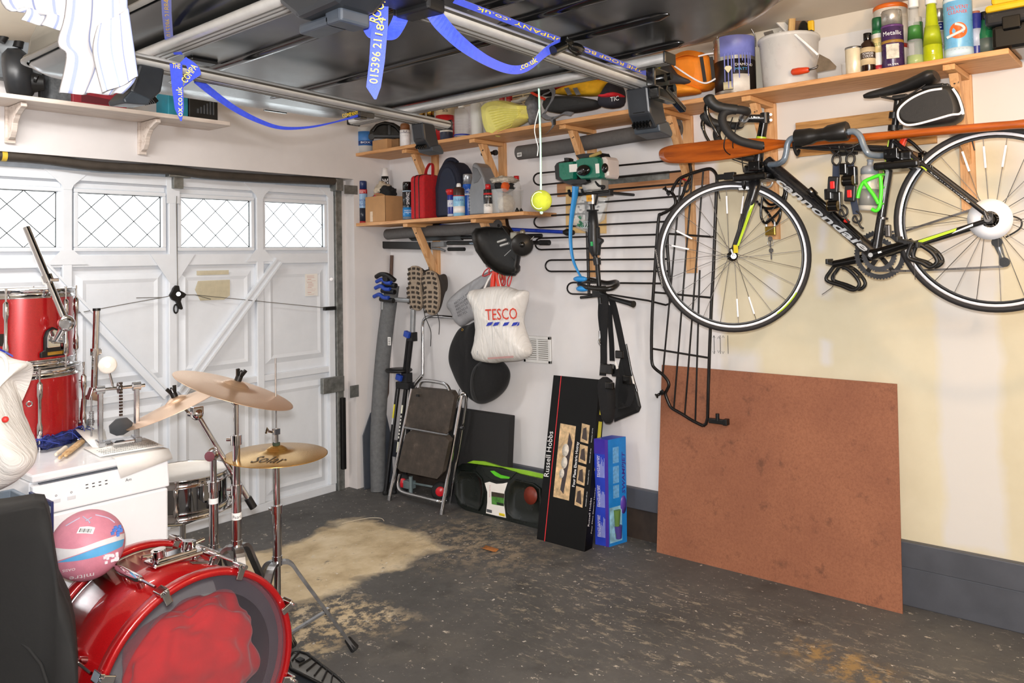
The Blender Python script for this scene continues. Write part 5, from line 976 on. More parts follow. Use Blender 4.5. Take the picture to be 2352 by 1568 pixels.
m = MB(); m.box(B(2078, 322, .015), (.028, .02, .04), Matrix.Rotation(.45, 3, 'X')); m.build('light_clip', BLACK, bk)
# stem, bars, levers
S0 = B(1757, 272); CL = S0+SF*.09+V((0, 0, .004)); m = MB(); m.tube([HT, S0+V((0, 0, .012))], [.020, .018], 16); m.build('steerer', GLOSSBLACK, bk)
m = MB(); m.cyl(B(1748, 320), B(1749, 314), .022, seg=18); m.build('headset_ring', LIME, bk)
m = MB(); m.tube([S0, CL], [.019, .017], 14); m.cyl(S0+V((0, 0, -.022)), S0+V((0, 0, .024)), .020, seg=16); m.cyl(CL-SN*.022, CL+SN*.022, .021, seg=16); sm = m.build('stem', FRM, bk)
m = MB(); 
for q in (-.012, .012): c = S0-SF*.022+V((0, 0, q)); m.cyl(c-SN*.014, c-SN*.024, .006, seg=8)
m.each('stem_bolt', SILV, sm); text('CINELLI'[:0] or 'Ultra', frame(CL-SF*.03-SN*.0195+V((0, 0, -.004)), -SF, ZV), .009, SILV, sm, width=.035)
def barpt(s_, fwd, out, up__): return CL+SN*(s_*out)+SF*fwd+ZV*up__
for s_ in (-1, 1):
    pts = [barpt(s_, 0, .02, 0), barpt(s_, 0, .15, 0), barpt(s_, .012, .195, .0), barpt(s_, .05, .205, .004), barpt(s_, .092, .205, -.004), barpt(s_, .105, .207, -.035), barpt(s_, .085, .208, -.085), barpt(s_, .045, .21, -.122), barpt(s_, -.005, .21, -.140), barpt(s_, -.055, .21, -.152)]
    P_ = smooth_path(pts, 6); m = MB(); m.tube(P_[7:], .0178, 12); hb = m.build('handlebar_grip', mat('1a1a1b', .7, 0, .15, 60, .2), bk)
    m = MB(); m.tube(P_[:9], .0145, 12); m.build('handlebar', FRM, bk)
    m = MB(); m.tube([P_[-1], P_[-1]-SF*.004], .014, 10); m.build('bar_end_plug', BLACK, hb)
    hp = smooth_path([barpt(s_, .045, .205, .004), barpt(s_, .09, .205, .012), barpt(s_, .125, .205, .022), barpt(s_, .150, .205, .045), barpt(s_, .160, .205, .072)], 5)
    m = MB(); m.tube(hp, [.021]*8+[.023]*6+[.024]*5+[.018, .008], 12); hd = m.build('brake_hood', mat('191a1a', .55), bk)
    lp = smooth_path([barpt(s_, .150, .203, .052), barpt(s_, .168, .2, .02), barpt(s_, .158, .2, -.03), barpt(s_, .135, .2, -.075), barpt(s_, .122, .2, -.10)], 5); m = MB(); m.tube(lp, [.010]*8+[.007]*8+[.006]*5, 10, flat=.6); m.build('brake_lever', GLOSSBLACK, hd)
    m = MB(); c = barpt(s_, .16, .203, .045); m.ball(c, (.013, .013, .02), 12, 8); m.build('lever_cap', mat('8d9299', .15, .8), hd)
for pts in ([CL+SF*.03-SN*.03+ZV*-.02, CL+SF*.05+ZV*-.12, B(1700, 350, -.01), B(1708, 395, -.01)], [CL+SF*.05+SN*.05, CL+SF*.07+SN*.04+ZV*-.14, B(1700, 372, -.005), B(1760, 385, .0)], [CL+SF*.05-SN*.05, CL+SF*.09-SN*.04+ZV*-.13, B(1705, 366, .015), B(1765, 376, .0)]):
    m = MB(); m.tube(smooth_path(pts, 6), .0026, 6); m.build('brake_cable', BLACK, bk)
# pump on the down tube
m = MB(); a, b = B(1858, 436, -.045), B(1978, 548, -.04); m.tube([a, a.lerp(b, .12), a.lerp(b, .13), a.lerp(b, .62), a.lerp(b, .64), b], [.017, .017, .010, .010, .013, .013], 14); pm = m.build('tyre_pump', GLOSSBLACK, bk)
m = MB(); m.ball(B(1944, 507, -.057), (.006, .012, .008), 10, 6); m.build('red_button', mat('d8261c', .4), pm); m = MB(); m.cyl(B(1902, 478, -.043), B(1912, 487, -.043), .0165, seg=12); m.build('pump_strap', RUBBER, pm)
# bottle and cage (bottle is its own thing)
bt = thing('water_bottle', B(1994, 482, -.04), 'clear sports bottle with grey lid in a lime green cage on the bicycle', 'bottle')
a, b = B(1993, 484, -.045), B(1998, 384, -.045); ax = (b-a); Mb = zframe(a, ax); L_ = ax.length
MB().lathe([(0, 0), (.033, .002), (.036, .01), (.036, L_*.55), (.031, L_*.66), (.035, L_*.78), (.030, L_*.84), (0, L_*.84)], Mb, 24).build('bottle_body', mat('d2cdc2', .25, 0, .03, alpha=.75), bt)
MB().lathe([(.0355, L_*.12), (.0365, L_*.12), (.0365, L_*.5), (.0355, L_*.5)], Mb, 24).build('grey_sleeve', mat('8a8b88', .35, 0, .05, alpha=.7), bt)
MB().lathe([(0, L_*.84), (.034, L_*.84), (.034, L_*.96), (.026, L_*1.02), (.011, L_*1.04), (.010, L_*1.12), (.013, L_*1.14), (.012, L_*1.18), (0, L_*1.18)], Mb, 20).build('lid', mat('8c9299', .4), bt)
LG = mat('4ede2e', .35, 0, .05)
m = MB()
cgp = lambda x, y, d=-.09: B(x, y, d)
for pts in ([(2020, 402), (2004, 408), (1984, 418), (1974, 436), (1970, 455)], [(2022, 404), (2024, 430), (2023, 452), (2020, 475), (2012, 484), (2002, 480)], [(1985, 418), (1995, 432), (2008, 450), (2018, 468)]): m.tube(smooth_path([cgp(*p) for p in pts], 5), .0072, 8)
for x, y in ((2022, 430), (2020, 468)): m.tube([cgp(x, y), B(x+8, y, -.02)], .005, 8)
m.tube(smooth_path([cgp(2020, 402), B(2030, 400, -.05), B(2030, 402, -.01)], 4), .005, 8); m.build('bottle_cage', LG, bk)
# saddle bag
sbg = thing('saddle_bag', B(2140, 290, -.0), 'black wedge-shaped bag with white reflective piping below the saddle', 'bag')
opl = [(1158, 460), (1200, 400), (1300, 330), (1450, 275), (1590, 255), (1690, 250), (1745, 340), (1780, 490), (1700, 590), (1400, 628), (1230, 612), (1165, 545)]; opl = [(1780+x/4.112, 140+y/4.112) for x, y in opl]
P_ = smooth_path([B(*p, -.0) for p in opl], 3, True); c = sum(P_, V())/len(P_)
m = MB(); m.loft([[c+(p-c)*k+V((dx, 0, 0)) for p in P_] for k, dx in ((.80, -.05), (.97, -.042), (1, 0), (.97, .042), (.8, .05))]); m.build('bag_body', mat('1d1c1b', .55, 0, .12, 40, .15), sbg)
pp = [(1578, 262), (1450, 282), (1320, 335), (1220, 402), (1165, 470), (1168, 545), (1230, 600), (1330, 598), (1500, 555), (1660, 510), (1740, 500), (1768, 470)]
m = MB(); m.tube(smooth_path([B(1780+x/4.112, 140+y/4.112, -.052) for x, y in pp], 5), .0045, 8); m.tube(smooth_path([B(1780+x/4.112, 140+y/4.112, -.05) for x, y in ((1680, 262), (1730, 340), (1762, 430), (1778, 505))], 5), .0048, 8); m.build('reflective_piping', REFL, sbg)
m = MB(); m.box(B(2172, 203, -.0), (.05, .03, .03)); m.box(B(2145, 200, 0), (.05, .08, .015)); m.build('bag_clip', BLACK, sbg, bevel=.005)
# ---- rack: roller, two bent grey tubes with cradles, arm to the wall
GT = mat('75828f', .3, .2, .05); rk = thing('bike_rack', V((0, B(1940, 330).y, B(1940, 330).z)), 'wall bike rack with grey bent tubes, black roller and padded cradles', 'bike rack')
XR_ = XBK-.10
def K(x, y, d=0): return onX(x, y, XR_+d)
a, b = K(1828, 318), K(1948, 300); m = MB(); m.tube([a, a.lerp(b, .02), a.lerp(b, .30), a.lerp(b, .40), a.lerp(b, .56), a.lerp(b, .64), a.lerp(b, .97), b], [.033, .037, .034, .026, .026, .034, .039, .034], 20); m.build('roller', mat('1c1b1a', .35, 0, .08), rk)
m = MB(); m.tube(smooth_path([K(1832, 316), K(1818, 318), K(1809, 330), K(1806, 350), K(1800, 368), onX(1786, 376, XR_+.03), onX(1768, 378, XBK-.04)], 6), .0125, 12); m.build('rack_tube', GT, rk)
m = MB(); m.tube(smooth_path([K(1944, 304), K(1962, 302), K(1976, 314), K(1984, 335), K(1994, 352), onX(2012, 357, XR_+.03), onX(2028, 357, XBK-.04)], 6), .0125, 12); m.build('rack_tube', GT, rk)
def cradle(c, d_, w_):
    m = MB(); m.box(c+V((.03, 0, .02)), (.10, w_*.6, .045)); m.box(c+V((0, 0, -.016)), (.14, w_, .032)); m.build('cradle', GLOSSBLACK, rk, bevel=.010, seg=3)
    m = MB(); m.box(c+V((-.045, d_*.02, .030)), (.03, .05, .04)); m.cyl(c+V((-.065, d_*.02, .03)), c+V((-.055, d_*.02, .03)), .006, seg=8); m.build('cradle_clamp', GLOSSBLACK, rk, bevel=.005)
cradle(B(1735, 400, -.03), -1, .155); cradle(B(2068, 372, -.03), 1, .165)
m = MB(); m.ribbon(smooth_path([B(2025, 340, -.05), B(2035, 345, -.055), B(2050, 355, -.055)], 4), V((0, .01, .02)), .006); m.build('cradle_strap', BLACK, rk)
m = MB(); q = onX(1945, 345, -.02); m.box(q+V((-.01, 0, 0)), (.02, .10, .05)); p_ = K(1890, 312); m.tube([q, V((p_.x+.02, q.y, q.z)), p_], .014, 10); m.build('wall_arm', BLACK, rk, bevel=.002)
for x, y in ((1825, 345), (1975, 325)): m = MB(); c = K(x, y); m.tube(smooth_path([K(x-2, y-18, .0), K(x, y-4, .015), K(x+6, y+10, .035), K(x+10, y, .06)], 4), .007, 8); m.build('paddle_hook', RUBBER, rk)
m = MB(); m.tube(smooth_path([K(1826, 338, .01), K(1870, 342, .0), K(1905, 344, -.0), K(1950, 340, .0), K(1976, 328, .01)], 6), .0045, 8); m.build('elastic_cord', BLACK, rk)
# paddle resting on the rack tubes
XP = XBK-.055
PD = NT('varnished_mahogany'); g = PD.noise(PD.warp(PD.mp(PD.geo(), (8, 1.1, 12)), 2, .3), 4, 6); PD.l(PD.ramp(g, [(.3, lin('7a360b')), (.5, lin('a34f10')), (.7, lin('bb6018'))]), PD.b.inputs['Base Color']); PD.b.inputs['Roughness'].default_value = .28; PD.b.inputs['Coat Weight'].default_value = .4
pdl = thing('paddle', onX(1760, 370, XP), 'varnished orange-brown wooden paddle lying across the bike rack', 'paddle')
bl = [(1513, 352), (1520, 341), (1545, 333), (1590, 328), (1650, 321), (1710, 318), (1760, 318), (1800, 322), (1812, 324), (1812, 335), (1790, 341), (1740, 354), (1680, 365), (1620, 372), (1570, 375), (1535, 374), (1518, 366)]
P_ = smooth_path([onX(x, y, XP) for x, y in bl], 3, True); m = MB(); c = sum(P_, V())/len(P_); m.loft([[c+(p-c)*k+V((dx, 0, 0)) for p in P_] for k, dx in ((.9, -.009), (.985, -.006), (1, 0), (.985, .006), (.9, .009))]); m.build('blade', PD.m, pdl)
m = MB(); a, b = onX(1770, 334, XP), onX(2440, 277, XP); m.tube([a, a.lerp(b, .06), a.lerp(b, .12), a.lerp(b, .5), a.lerp(b, .8), a.lerp(b, .86), a.lerp(b, .97), b], [.008, .013, .0165, .0165, .0165, .015, .02, .012], 14); m.build('shaft', PD.m, pdl)
m = MB(); m.solid([onX(1640+x, 360+y, XP-.0072) for x, y in ((0, -2), (4, -8), (5, -5), (2, 3))], (-.001, 0, 0)); m.build('white_mark', WHITE, pdl)
# ---- two ratchet straps
def ratchet(x, y0, lab, body, btn, tail, hooktop):
    t = thing('ratchet_strap', K(x, y0+110, .01), lab, 'ratchet strap', 'ratchet straps under the rack'); d = .01
    m = MB(); c = K(hooktop[0], hooktop[1], d); m.tube(smooth_path([c+V((0, .025, .05)), c+V((0, .012, .03)), c+V((0, -.014, .012)), c+V((0, -.014, -.012)), c+V((0, .0, -.024)), c+V((0, .015, -.01)), c+V((0, .012, .012)), c+V((0, -.01, .03)), c+V((0, -.012, .052))], 4), .0045, 8); m.build('hook', BLACK, t)
    m = MB(); m.ribbon([K(hooktop[0], hooktop[1]+12, d), K(body[0], body[1]-20, d)], V((0, .028, 0)), .003); m.build('webbing', mat('2a3346', .8), t)
    m = MB(); c = K(*body, d); m.box(c, (.035, .05, .075)); m.cyl(c+V((-.02, -.02, -.02)), c+V((-.02, .02, -.02)), .022, seg=14); m.box(c+V((-.015, .02, .028)), (.03, .03, .045)); bd = m.build('ratchet_body', GLOSSBLACK, t, bevel=.005)
    c2 = K(*btn, d-.022); m = MB(); m.box(c2, (.02, .042, .065), Matrix.Rotation(.1, 3, 'X')); m.build('button_housing', BLACKPL, t, bevel=.005)
    m = MB(); m.box(c2+V((-.011, 0, -.002)), (.006, .018, .030)); m.build('red_button', mat('d9221f', .4), t, bevel=.003)
    m = MB(); c3 = c+V((-.03, 0, -.02)); m.cyl(c3+V((0, -.019, 0)), c3+V((0, -.021, 0)), .020, seg=14); m.cyl(c3+V((0, .019, 0)), c3+V((0, .021, 0)), .020, seg=14); m.each('side_plate', mat('6d5a2e', .3, .8), bd)
    m = MB(); c = K(*tail, d); m.tube(smooth_path([c+V((0, .0, .03)), c+V((0, -.016, .015)), c+V((0, -.016, -.006)), c+V((0, 0, -.016)), c+V((0, .014, -.004)), c+V((0, .004, .01)), c+V((0, -.014, -.03)), c+V((0, -.026, -.04))], 4), .004, 8); m.build('lower_hook', BLACK, t)
    m = MB(); m.ribbon([K(body[0], body[1]+18, d), K(tail[0], tail[1]-10, d)], V((0, .026, 0)), .003); m.build('webbing', mat('2a3346', .8), t)
ratchet(1920, 360, 'ratchet strap below the roller, the one hanging beside the down tube', (1919, 462), (1914, 424), (1936, 488), (1921, 366))
ratchet(1953, 358, 'ratchet strap below the roller, the one hanging beside the bottle', (1953, 404), (1953, 444), (1967, 502), (1953, 364))
# ---- cable lock with padlock and keys, hung from the rack
cl_ = thing('cable_lock', onX(1770, 540, -.30), 'black cable lock closed with a brass padlock and hanging keys', 'lock')
def Q(x, y, d=0): return onX(x, y, -.30+d)
for k, pts in enumerate(([(1790, 390), (1805, 420), (1806, 450), (1795, 478), (1775, 500), (1758, 512), (1749, 500), (1748, 478), (1752, 452)], [(1738, 462), (1752, 476), (1775, 478), (1795, 466), (1806, 430)], [(1748, 470), (1765, 490), (1780, 514), (1790, 502), (1793, 482)], [(1752, 455), (1770, 470), (1790, 462), (1802, 440), (1795, 400)])):
    m = MB(); m.tube(smooth_path([Q(x, y, (k-1.5)*.012) for x, y in pts], 6), .0062, 8); m.build('cable', GLOSSBLACK, cl_)
m = MB(); m.tube(smooth_path([Q(1750, 408), Q(1752, 426), Q(1764, 430), Q(1774, 420), Q(1772, 402), Q(1762, 396)], 5), .0055, 8); m.build('carabiner', ALU, cl_)
m = MB(); c = Q(1770, 530); m.box(c, (.016, .048, .040)); m.build('padlock_body', mat('a88a3c', .35, .9), cl_, bevel=.003); m = MB(); m.tube(smooth_path([Q(1761, 521), Q(1761, 508), Q(1770, 500), Q(1779, 508), Q(1779, 521)], 4), .0045, 8); m.build('shackle', CHROME, cl_)
text('CISA', frame(c+V((-.0085, .016, -.006)), (0, -1, 0), ZV), .010, mat('4d3d16', .5), cl_, width=.032)
m = MB(); m.ring(zframe(Q(1770, 558), (1, .2, 0)), .013, .0016, 20, 6); m.build('key_ring', STEEL, cl_)
for x, y in ((1769, 548), (1771, 575)): m = MB(); c = Q(x, y, -.004); m.cyl(c, c+V((.002, 0, 0)), .011, seg=12); m.box(c+V((.001, 0, -.024)), (.002, .006, .032)); m.build('key', STEEL, cl_)
# ================================================================ leaning on and hanging along the right-hand wall
HB = NT('hardboard'); g = HB.geo(); n1 = HB.noise(g, 3.2, 5); n2 = HB.noise(g, 90, 5, .8); n3 = HB.noise(g, 8, 6, .75)
c_ = HB.ramp(n1, [(.3, lin('8f5a41')), (.7, lin('a0684b'))]); c_ = HB.mix(HB.mr(n2, .42, .68, 0, .6), c_, lin('754630')); c_ = HB.mix(HB.mr(n3, .57, .70, 0, .7), c_, lin('5c3a2a')); HB.l(c_, HB.b.inputs['Base Color']); HB.b.inputs['Roughness'].default_value = .7; HB.bump(n2, .12, .001)
p = [onZ(1511, 1266, .0), onZ(2073, 1410, .0), onX(2060, 882, -.036), onX(1520, 838, -.036)]; p[0].x = p[1].x = -.125
tag(MB().solid(p, (.006, 0, .0005)).build('hardboard_sheet', HB.m), 'large brown hardboard sheet leaning against the wall below the bicycle', 'board')
FOAM = mat('5d5b5a', .85, 0, .1, 60, .2); FOAM2 = mat('67696b', .8, 0, .14, 40, .25)
def pipe(pts, r, label, mt, hole=True, seg=20):
    P_ = smooth_path(pts, 6); m = MB(); m.tube(P_, r, seg); o = tag(m.build('foam_pipe', mt), label, 'pipe')
    if hole: u = (P_[-1]-P_[-2]).normalized(); MB().cyl(P_[-1]-u*.002, P_[-1]+u*.0015, r*.3, seg=12).build('bore', BLACK, o)
    return o
def sticker(o, c, u, n, w_, h_, bars=True):
    v = V(n).cross(u).normalized(); M_ = frame(c, u, v); m = MB(M_); m.box((0, 0, 0), (w_, h_, .001)); s = m.build('price_sticker', WHITE, o)
    if bars:
        m = MB(M_); rs = random.Random(2); x = -w_*.38
        while x < w_*.38: b = w_*(.02+.04*rs.random()); m.box((x, 0, .0008), (b, h_*.6, .0004)); x += b*2.1
        m.build('barcode', INKBLACK, s)
    return s
o = pipe([onX(1192, 351, -.078), onX(1300, 336, -.075), onX(1430, 313, -.075), onX(1560, 293, -.078)], .043, 'long grey foam pipe tucked behind the struts of the high shelf', FOAM)
a, b = onX(1186, 356, -.122), onX(1200, 354, -.122); sticker(o, (a+b)/2, (b-a).normalized(), (-1, 0, 0), .035, .024)
pipe([onX(890, 538, -.10), onX(980, 531, -.10), onX(1060, 527, -.10), onX(1145, 518, -.10)], .037, 'shorter grey foam pipe tucked below the lower shelf', FOAM)
t = thing('cleaning_pole', onX(1165, 528, -.05), 'blue metal pole with black ends lying below the lower shelf', 'pole'); m = MB(); m.cyl(onX(1010, 518, -.05), onX(1300, 533, -.05), .011, seg=12); m.build('pole', mat('1f3fb5', .3, .2), t); m = MB(); m.tube([onX(1295, 533, -.05), onX(1302, 533, -.05), onX(1311, 534, -.05), onX(1318, 534, -.05)], [.012, .021, .021, .012], 12); m.tube([onX(985, 517, -.05), onX(1012, 518, -.05)], .014, 10); m.each('end_grip', BLACK, t)
t = thing('squeegee', onX(1060, 565, -.07), 'black bladed squeegee with grey joint on a long black pole below the shelf', 'squeegee'); X_ = -.075
m = MB(); m.solid([onX(x, y, X_) for x, y in ((869, 554), (985, 556), (985, 573), (880, 571))], (.02, 0, 0)); m.build('blade', BLACKPL, t, bevel=.003)
m = MB(); m.box((onX(1008, 561, X_)), (.03, .12, .035)); m.tube([onX(992, 570, X_), onX(1012, 572, X_), onX(1022, 576, X_)], .009, 8); m.build('joint', GREYPL, t, bevel=.005); m = MB(); m.cyl(onX(1028, 558, X_), onX(1262, 557, X_), .0125, seg=12); p_ = m.build('pole', BLACK, t); m = MB(); m.cyl(onX(1240, 557, X_), onX(1262, 557, X_), .016, seg=12); m.build('end_cap', RUBBER, p_)
m = MB(); m.cyl(onX(1030, 572, X_-.01), onX(1067, 572, X_-.01), .012, seg=12); m.build('side_grip', RUBBER, t); text('NOBA', frame(onX(1078, 561, X_-.0135), (0, -1, 0), ZV), .012, mat('bcd4ea', .5), p_, width=.05)
t = thing('squeegee', onX(1060, 545, -.05), 'second black squeegee pole lying just above the first, under the foam pipe', 'squeegee'); m = MB(); m.solid([onX(x, y, -.05) for x, y in ((935, 544), (1060, 541), (1060, 552), (945, 553))], (.02, 0, 0)); m.build('blade', BLACKPL, t, bevel=.003); m = MB(); m.cyl(onX(1060, 545, -.045), onX(1244, 541, -.045), .0125, seg=12); m.build('pole', BLACK, t)
# ---- trimmer head with guard
t = thing('grass_trimmer', onX(1150, 575, -.28), 'black grass trimmer head with curved dirty guard and spool, hanging below the shelf', 'trimmer')
def G(x, y, X=-.28): return onX(860+x/4.704, 480+y/4.704, X)
gp = [(1085, 260), (1130, 206), (1250, 188), (1390, 197), (1415, 180), (1455, 240), (1530, 330), (1572, 480), (1545, 620), (1560, 640), (1556, 690), (1527, 690), (1525, 722), (1440, 716), (1330, 672), (1220, 582), (1130, 452), (1095, 345)]
DIRT = NT('dirty_black_plastic'); n_ = DIRT.noise(DIRT.geo(), 26, 7, .8); DIRT.l(DIRT.ramp(n_, [(.55, lin('0f0e0d')), (.74, lin('35322b'))]), DIRT.b.inputs['Base Color']); DIRT.b.inputs['Roughness'].default_value = .55
P_ = [G(*q) for q in gp]; c = sum(P_, V())/len(P_)
m = MB(); L = [[c+(p-c)*k+V((dx, 0, 0)) for p in P_] for k, dx in ((.02, .05), (.6, .045), (.9, .03), (.99, .0), (1, -.03), (.97, -.03), (.955, .0), (.87, .022), (.6, .035), (.02, .038))]; m.loft(L, True); m.build('guard', DIRT.m, t)
m = MB(); sc_ = G(1595, 385, -.33); m.lathe([(0, -.02), (.045, -.02), (.048, .0), (.062, .012), (.064, .02), (.058, .028), (.03, .03), (.022, .035), (0, .035)], zframe(sc_, CAM-sc_), 28); m.build('spool', mat('191817', .35), t)
m = MB(); m.lathe([(.014, .036), (.016, .04), (.010, .046), (0, .046)], zframe(sc_, CAM-sc_), 14); m.build('spool_knob', GLOSSBLACK, t)
m = MB(); m.box(G(1530, 285, -.30), (.05, .05, .04)); m.ball(G(1600, 250, -.30), .017, 12, 8); m.build('gear_case', mat('8f897c', .4, .6), t, bevel=.006)
m = MB()
for x, y in ((1378, 342), (1408, 382)): a, b = G(x-45, y+14, -.31), G(x+45, y-14, -.31); m.tube([a, b], .008, 6)
m.tube([G(1405, 505, -.33), G(1475, 440, -.34)], .0022, 5); m.tube([G(1690, 330, -.33), G(1722, 296, -.34)], .0022, 5); m.each('clip', ALU, t)
m = MB(); m.tube([G(1500, 270, -.28), G(1440, 180, -.2), G(1430, 120, -.1), G(1430, 100, -.03)], .010, 10); m.build('shaft_stub', BLACK, t)
# ---- red extension lead
REDC = mat('d01f28', .4); t = thing('extension_lead', onX(1145, 640, -.14), 'coiled red cable with two orange-red plug handles behind the carrier bag', 'cable')
def E(x, y, d=0): return onX(1000+x/3.565, 500+y/3.565, -.17+d)
for pts in ([(465, 400), (410, 430), (388, 475), (420, 470), (470, 440)], [(470, 400), (520, 440), (560, 500), (540, 560), (520, 500), (500, 430)], [(480, 400), (560, 450), (570, 540), (545, 560)], [(500, 410), (600, 440), (625, 480), (600, 565), (590, 520), (610, 470)], [(490, 405), (550, 470), (520, 540)], [(475, 395), (440, 430), (450, 470), (500, 420), (540, 420)]): m = MB(); m.tube(smooth_path([E(x, y, random.uniform(-.02, .02)) for x, y in pts], 6), .0036, 6); m.build('cable', REDC, t)
for pts in ([(485, 430), (475, 490), (470, 580)], [(500, 440), (515, 500), (530, 580)]): m = MB(); m.tube([E(*q, -.03) for q in pts], [.010, .016, .017], 10); m.build('plug_handle', mat('e2381f', .35), t)
m = MB(); q = E(480, 395); m.tube(smooth_path([V((0, q.y, q.z+.06)), V((-.04, q.y, q.z+.06)), V((-.07, q.y, q.z+.03)), V((q.x-.05, q.y, q.z-.005)), V((q.x-.07, q.y, q.z+.03))], 4), .005, 8); hk = tag(m.build('wall_hook', STEEL), 'steel wall hook carrying the bags and red cable', 'hook')
# ---- bags hanging from the hook
def wrinkled(pl, X, dep, mt, nm, par, sub=2, amp=.012, freq=14, taper=.8):
    "a hanging bag: closed pillow whose faces are subdivided and creased by noise"
    loops = []; P_ = [onX(x, y, X) for x, y in pl]; P_ = smooth_path(P_, 4, True); c = sum(P_, V())/len(P_)
    for k, dx in ((.02, -dep), (.25, -dep), (.5, -dep*.97), (.72, -dep*.88), (.88, -dep*.66), (.97, -dep*.35), (1, 0), (.97, dep*.35), (.8, dep*.8), (.02, dep*.9)): loops.append([c+(p-c)*k+V((dx, 0, 0)) for p in P_])
    for i, L in enumerate(loops):
        for j, p in enumerate(L): nv = mnoise.noise(V((p.y*freq, p.z*freq*.35, 3.1)))+.5*mnoise.noise(V((p.y*freq*2.5, p.z*freq, 7.7))); p.x += amp*nv*(1 if i < 7 else 0)
    m = MB(); m.loft(loops); return m.build(nm, mt, par, subsurf=sub)
t = thing('carrier_bag', onX(1062, 748, -.13), 'grey translucent plastic bag with black print hanging behind the white carrier bag', 'bag')
wrinkled([(1030, 700), (1036, 686), (1062, 660), (1100, 636), (1132, 620), (1136, 640), (1112, 665), (1095, 690), (1098, 728), (1080, 738), (1060, 751), (1048, 738), (1036, 718)], -.13, .05, mat('98989b', .4, 0, .12, 12), 'bag_body', t, 1, .02, 22)
PR = mat('4a4a4c', .6); 
for k in range(5): a, b = onX(1044+k*2, 700+k*7, -.186), onX(1076+k*2, 676+k*9, -.196); u = (b-a); text('RECYCLE ME'[:10-k], frame(a, u, V((-1, 0, 0)).cross(u)), .014, PR, t, width=u.length*(1-.08*k), name='print')
t = thing('black_cover', onX(1100, 925, -.13), 'black fabric cover with a rounded lower end hanging under the carrier bag', 'cover'); BF = mat('0d0d0f', .95, 0, .15, 60, .25, sheen=.1)
wrinkled([(1058, 752), (1078, 744), (1098, 738), (1108, 770), (1112, 800), (1130, 830), (1120, 880), (1110, 925), (1088, 921), (1062, 895), (1042, 852), (1035, 820), (1042, 785)], -.10, .06, BF, 'cover_body', t, 1, .01, 10)
wrinkled([(1095, 840), (1115, 825), (1145, 825), (1164, 845), (1168, 866), (1160, 892), (1140, 914), (1112, 927), (1094, 920), (1087, 895), (1088, 865)], -.15, .07, BF, 'rounded_end', t, 1, .006, 8)
m = MB(); m.tube(smooth_path([onX(x, y, -.225) for x, y in ((1096, 842), (1088, 868), (1088, 898), (1096, 920))], 5), .0025, 6); m.build('seam', BLACK, t); m = MB(); m.ring(zframe(onX(1062, 757, -.165), (-1, 0, 0)), .007, .002, 16, 6); m.build('eyelet', BRASS, t)
m = MB(); m.tube(smooth_path([onX(1056, 893, -.12), onX(1054, 903, -.12), onX(1060, 912, -.12), onX(1062, 898, -.12)], 4), .002, 6); m.build('cord', BLACK, t)
BAGW = NT('white_polythene'); n_ = BAGW.noise(BAGW.mp(BAGW.geo(), (1, 22, 3)), 3, 5, .6, .4); BAGW.l(BAGW.ramp(n_, [(.3, lin('dedbd5')), (.6, lin('eeece8'))]), BAGW.b.inputs['Base Color']); BAGW.b.inputs['Roughness'].default_value = .35; BAGW.bump(n_, .5, .02)
t = thing('carrier_bag', onX(1155, 830, -.2), 'white supermarket carrier bag with red lettering and blue dashes, hanging full', 'bag')
def TB(x, y): return (1000+x/3.565, 500+y/3.565)
wrinkled([TB(*q) for q in ((290, 605), (380, 580), (470, 562), (590, 562), (670, 590), (745, 600), (728, 700), (700, 850), (740, 1000), (776, 1112), (700, 1165), (560, 1178), (470, 1190), (330, 1155), (352, 1020), (362, 880), (322, 720))], -.22, .085, BAGW.m, 'bag_body', t, 0, .016, 18)
a, b = onX(*TB(412, 838), -.313), onX(*TB(672, 828), -.313); u = b-a; text('TESCO', frame(a, u, V((-1, 0, 0)).cross(u)), .066, mat('d5402a', .5), t, width=u.length, bold=.01)
m = MB()
for x in (415, 470, 550, 622, 664): q = [onX(*TB(x+dx, y), -.311) for dx, y in ((0, 888), (16, 858), (58 if x < 660 else 24, 852), (42 if x < 660 else 22, 878))]; m.solid(q, (-.001, 0, 0))
m.build('blue_dashes', mat('2438b0', .5), t)
m = MB(); q = onX(*TB(470, 566), -.22); m.tube(smooth_path([q+V((0, .07, -.01)), q+V((.02, .03, .07)), V((-.10, hk.location.y, hk.location.z+.012)), q+V((.02, -.03, .07)), q+V((0, -.07, -.01))], 5), .007, 6, flat=.5); m.build('handles', BAGW.m, t)
sticker(t, onX(*TB(345, 1105), -.30), V((0, 0, 1)), (-1, 0, 0), .03, .012); a, b = onX(*TB(430, 1158), -.30), onX(*TB(640, 1146), -.30); m = MB(); m.solid([a, b, b+V((0, 0, .012)), a+V((0, 0, .010))], (-.002, 0, 0)); m.build('base_print', mat('b88f8c', .6), t)
# ---- tennis ball on a string from the roof box
bl = thing('tennis_ball', onX(1243, 485, -1.742), 'yellow tennis ball hanging on a pale green string', 'ball'); c = onX(1243, 461, -1.742); rb = .035
MB().ball(c, rb, 28, 18).build('felt', mat('b4bd36', .95, 0, .1, 60, .4), bl)
m = MB(); m.tube([c+V((rb*1.004*math.cos(a)*math.cos(.9*math.sin(a)), rb*1.004*math.sin(a)*.9, 0)).normalized()*rb*1.003 if False else c+(V((-.55, -.35+.55*math.cos(a*1.0), .75*math.sin(a))).normalized())*rb*1.002 for a in [i*PI/10 for i in range(-6, 7)]], .0018, 5); m.build('seam', mat('eef2d0', .8), bl)
m = MB(); top = V((-1.742, c.y, 2.083)); m.tube([c+V((0, 0, rb)), c.lerp(top, .5)+V((.003, 0, 0)), top], .0042, 8, flat=.6); m.ball(c-V((0, 0, rb+.003)), .006, 8, 6); m.build('string', mat('c4ecd8', .7, 0, .15, 90), bl)
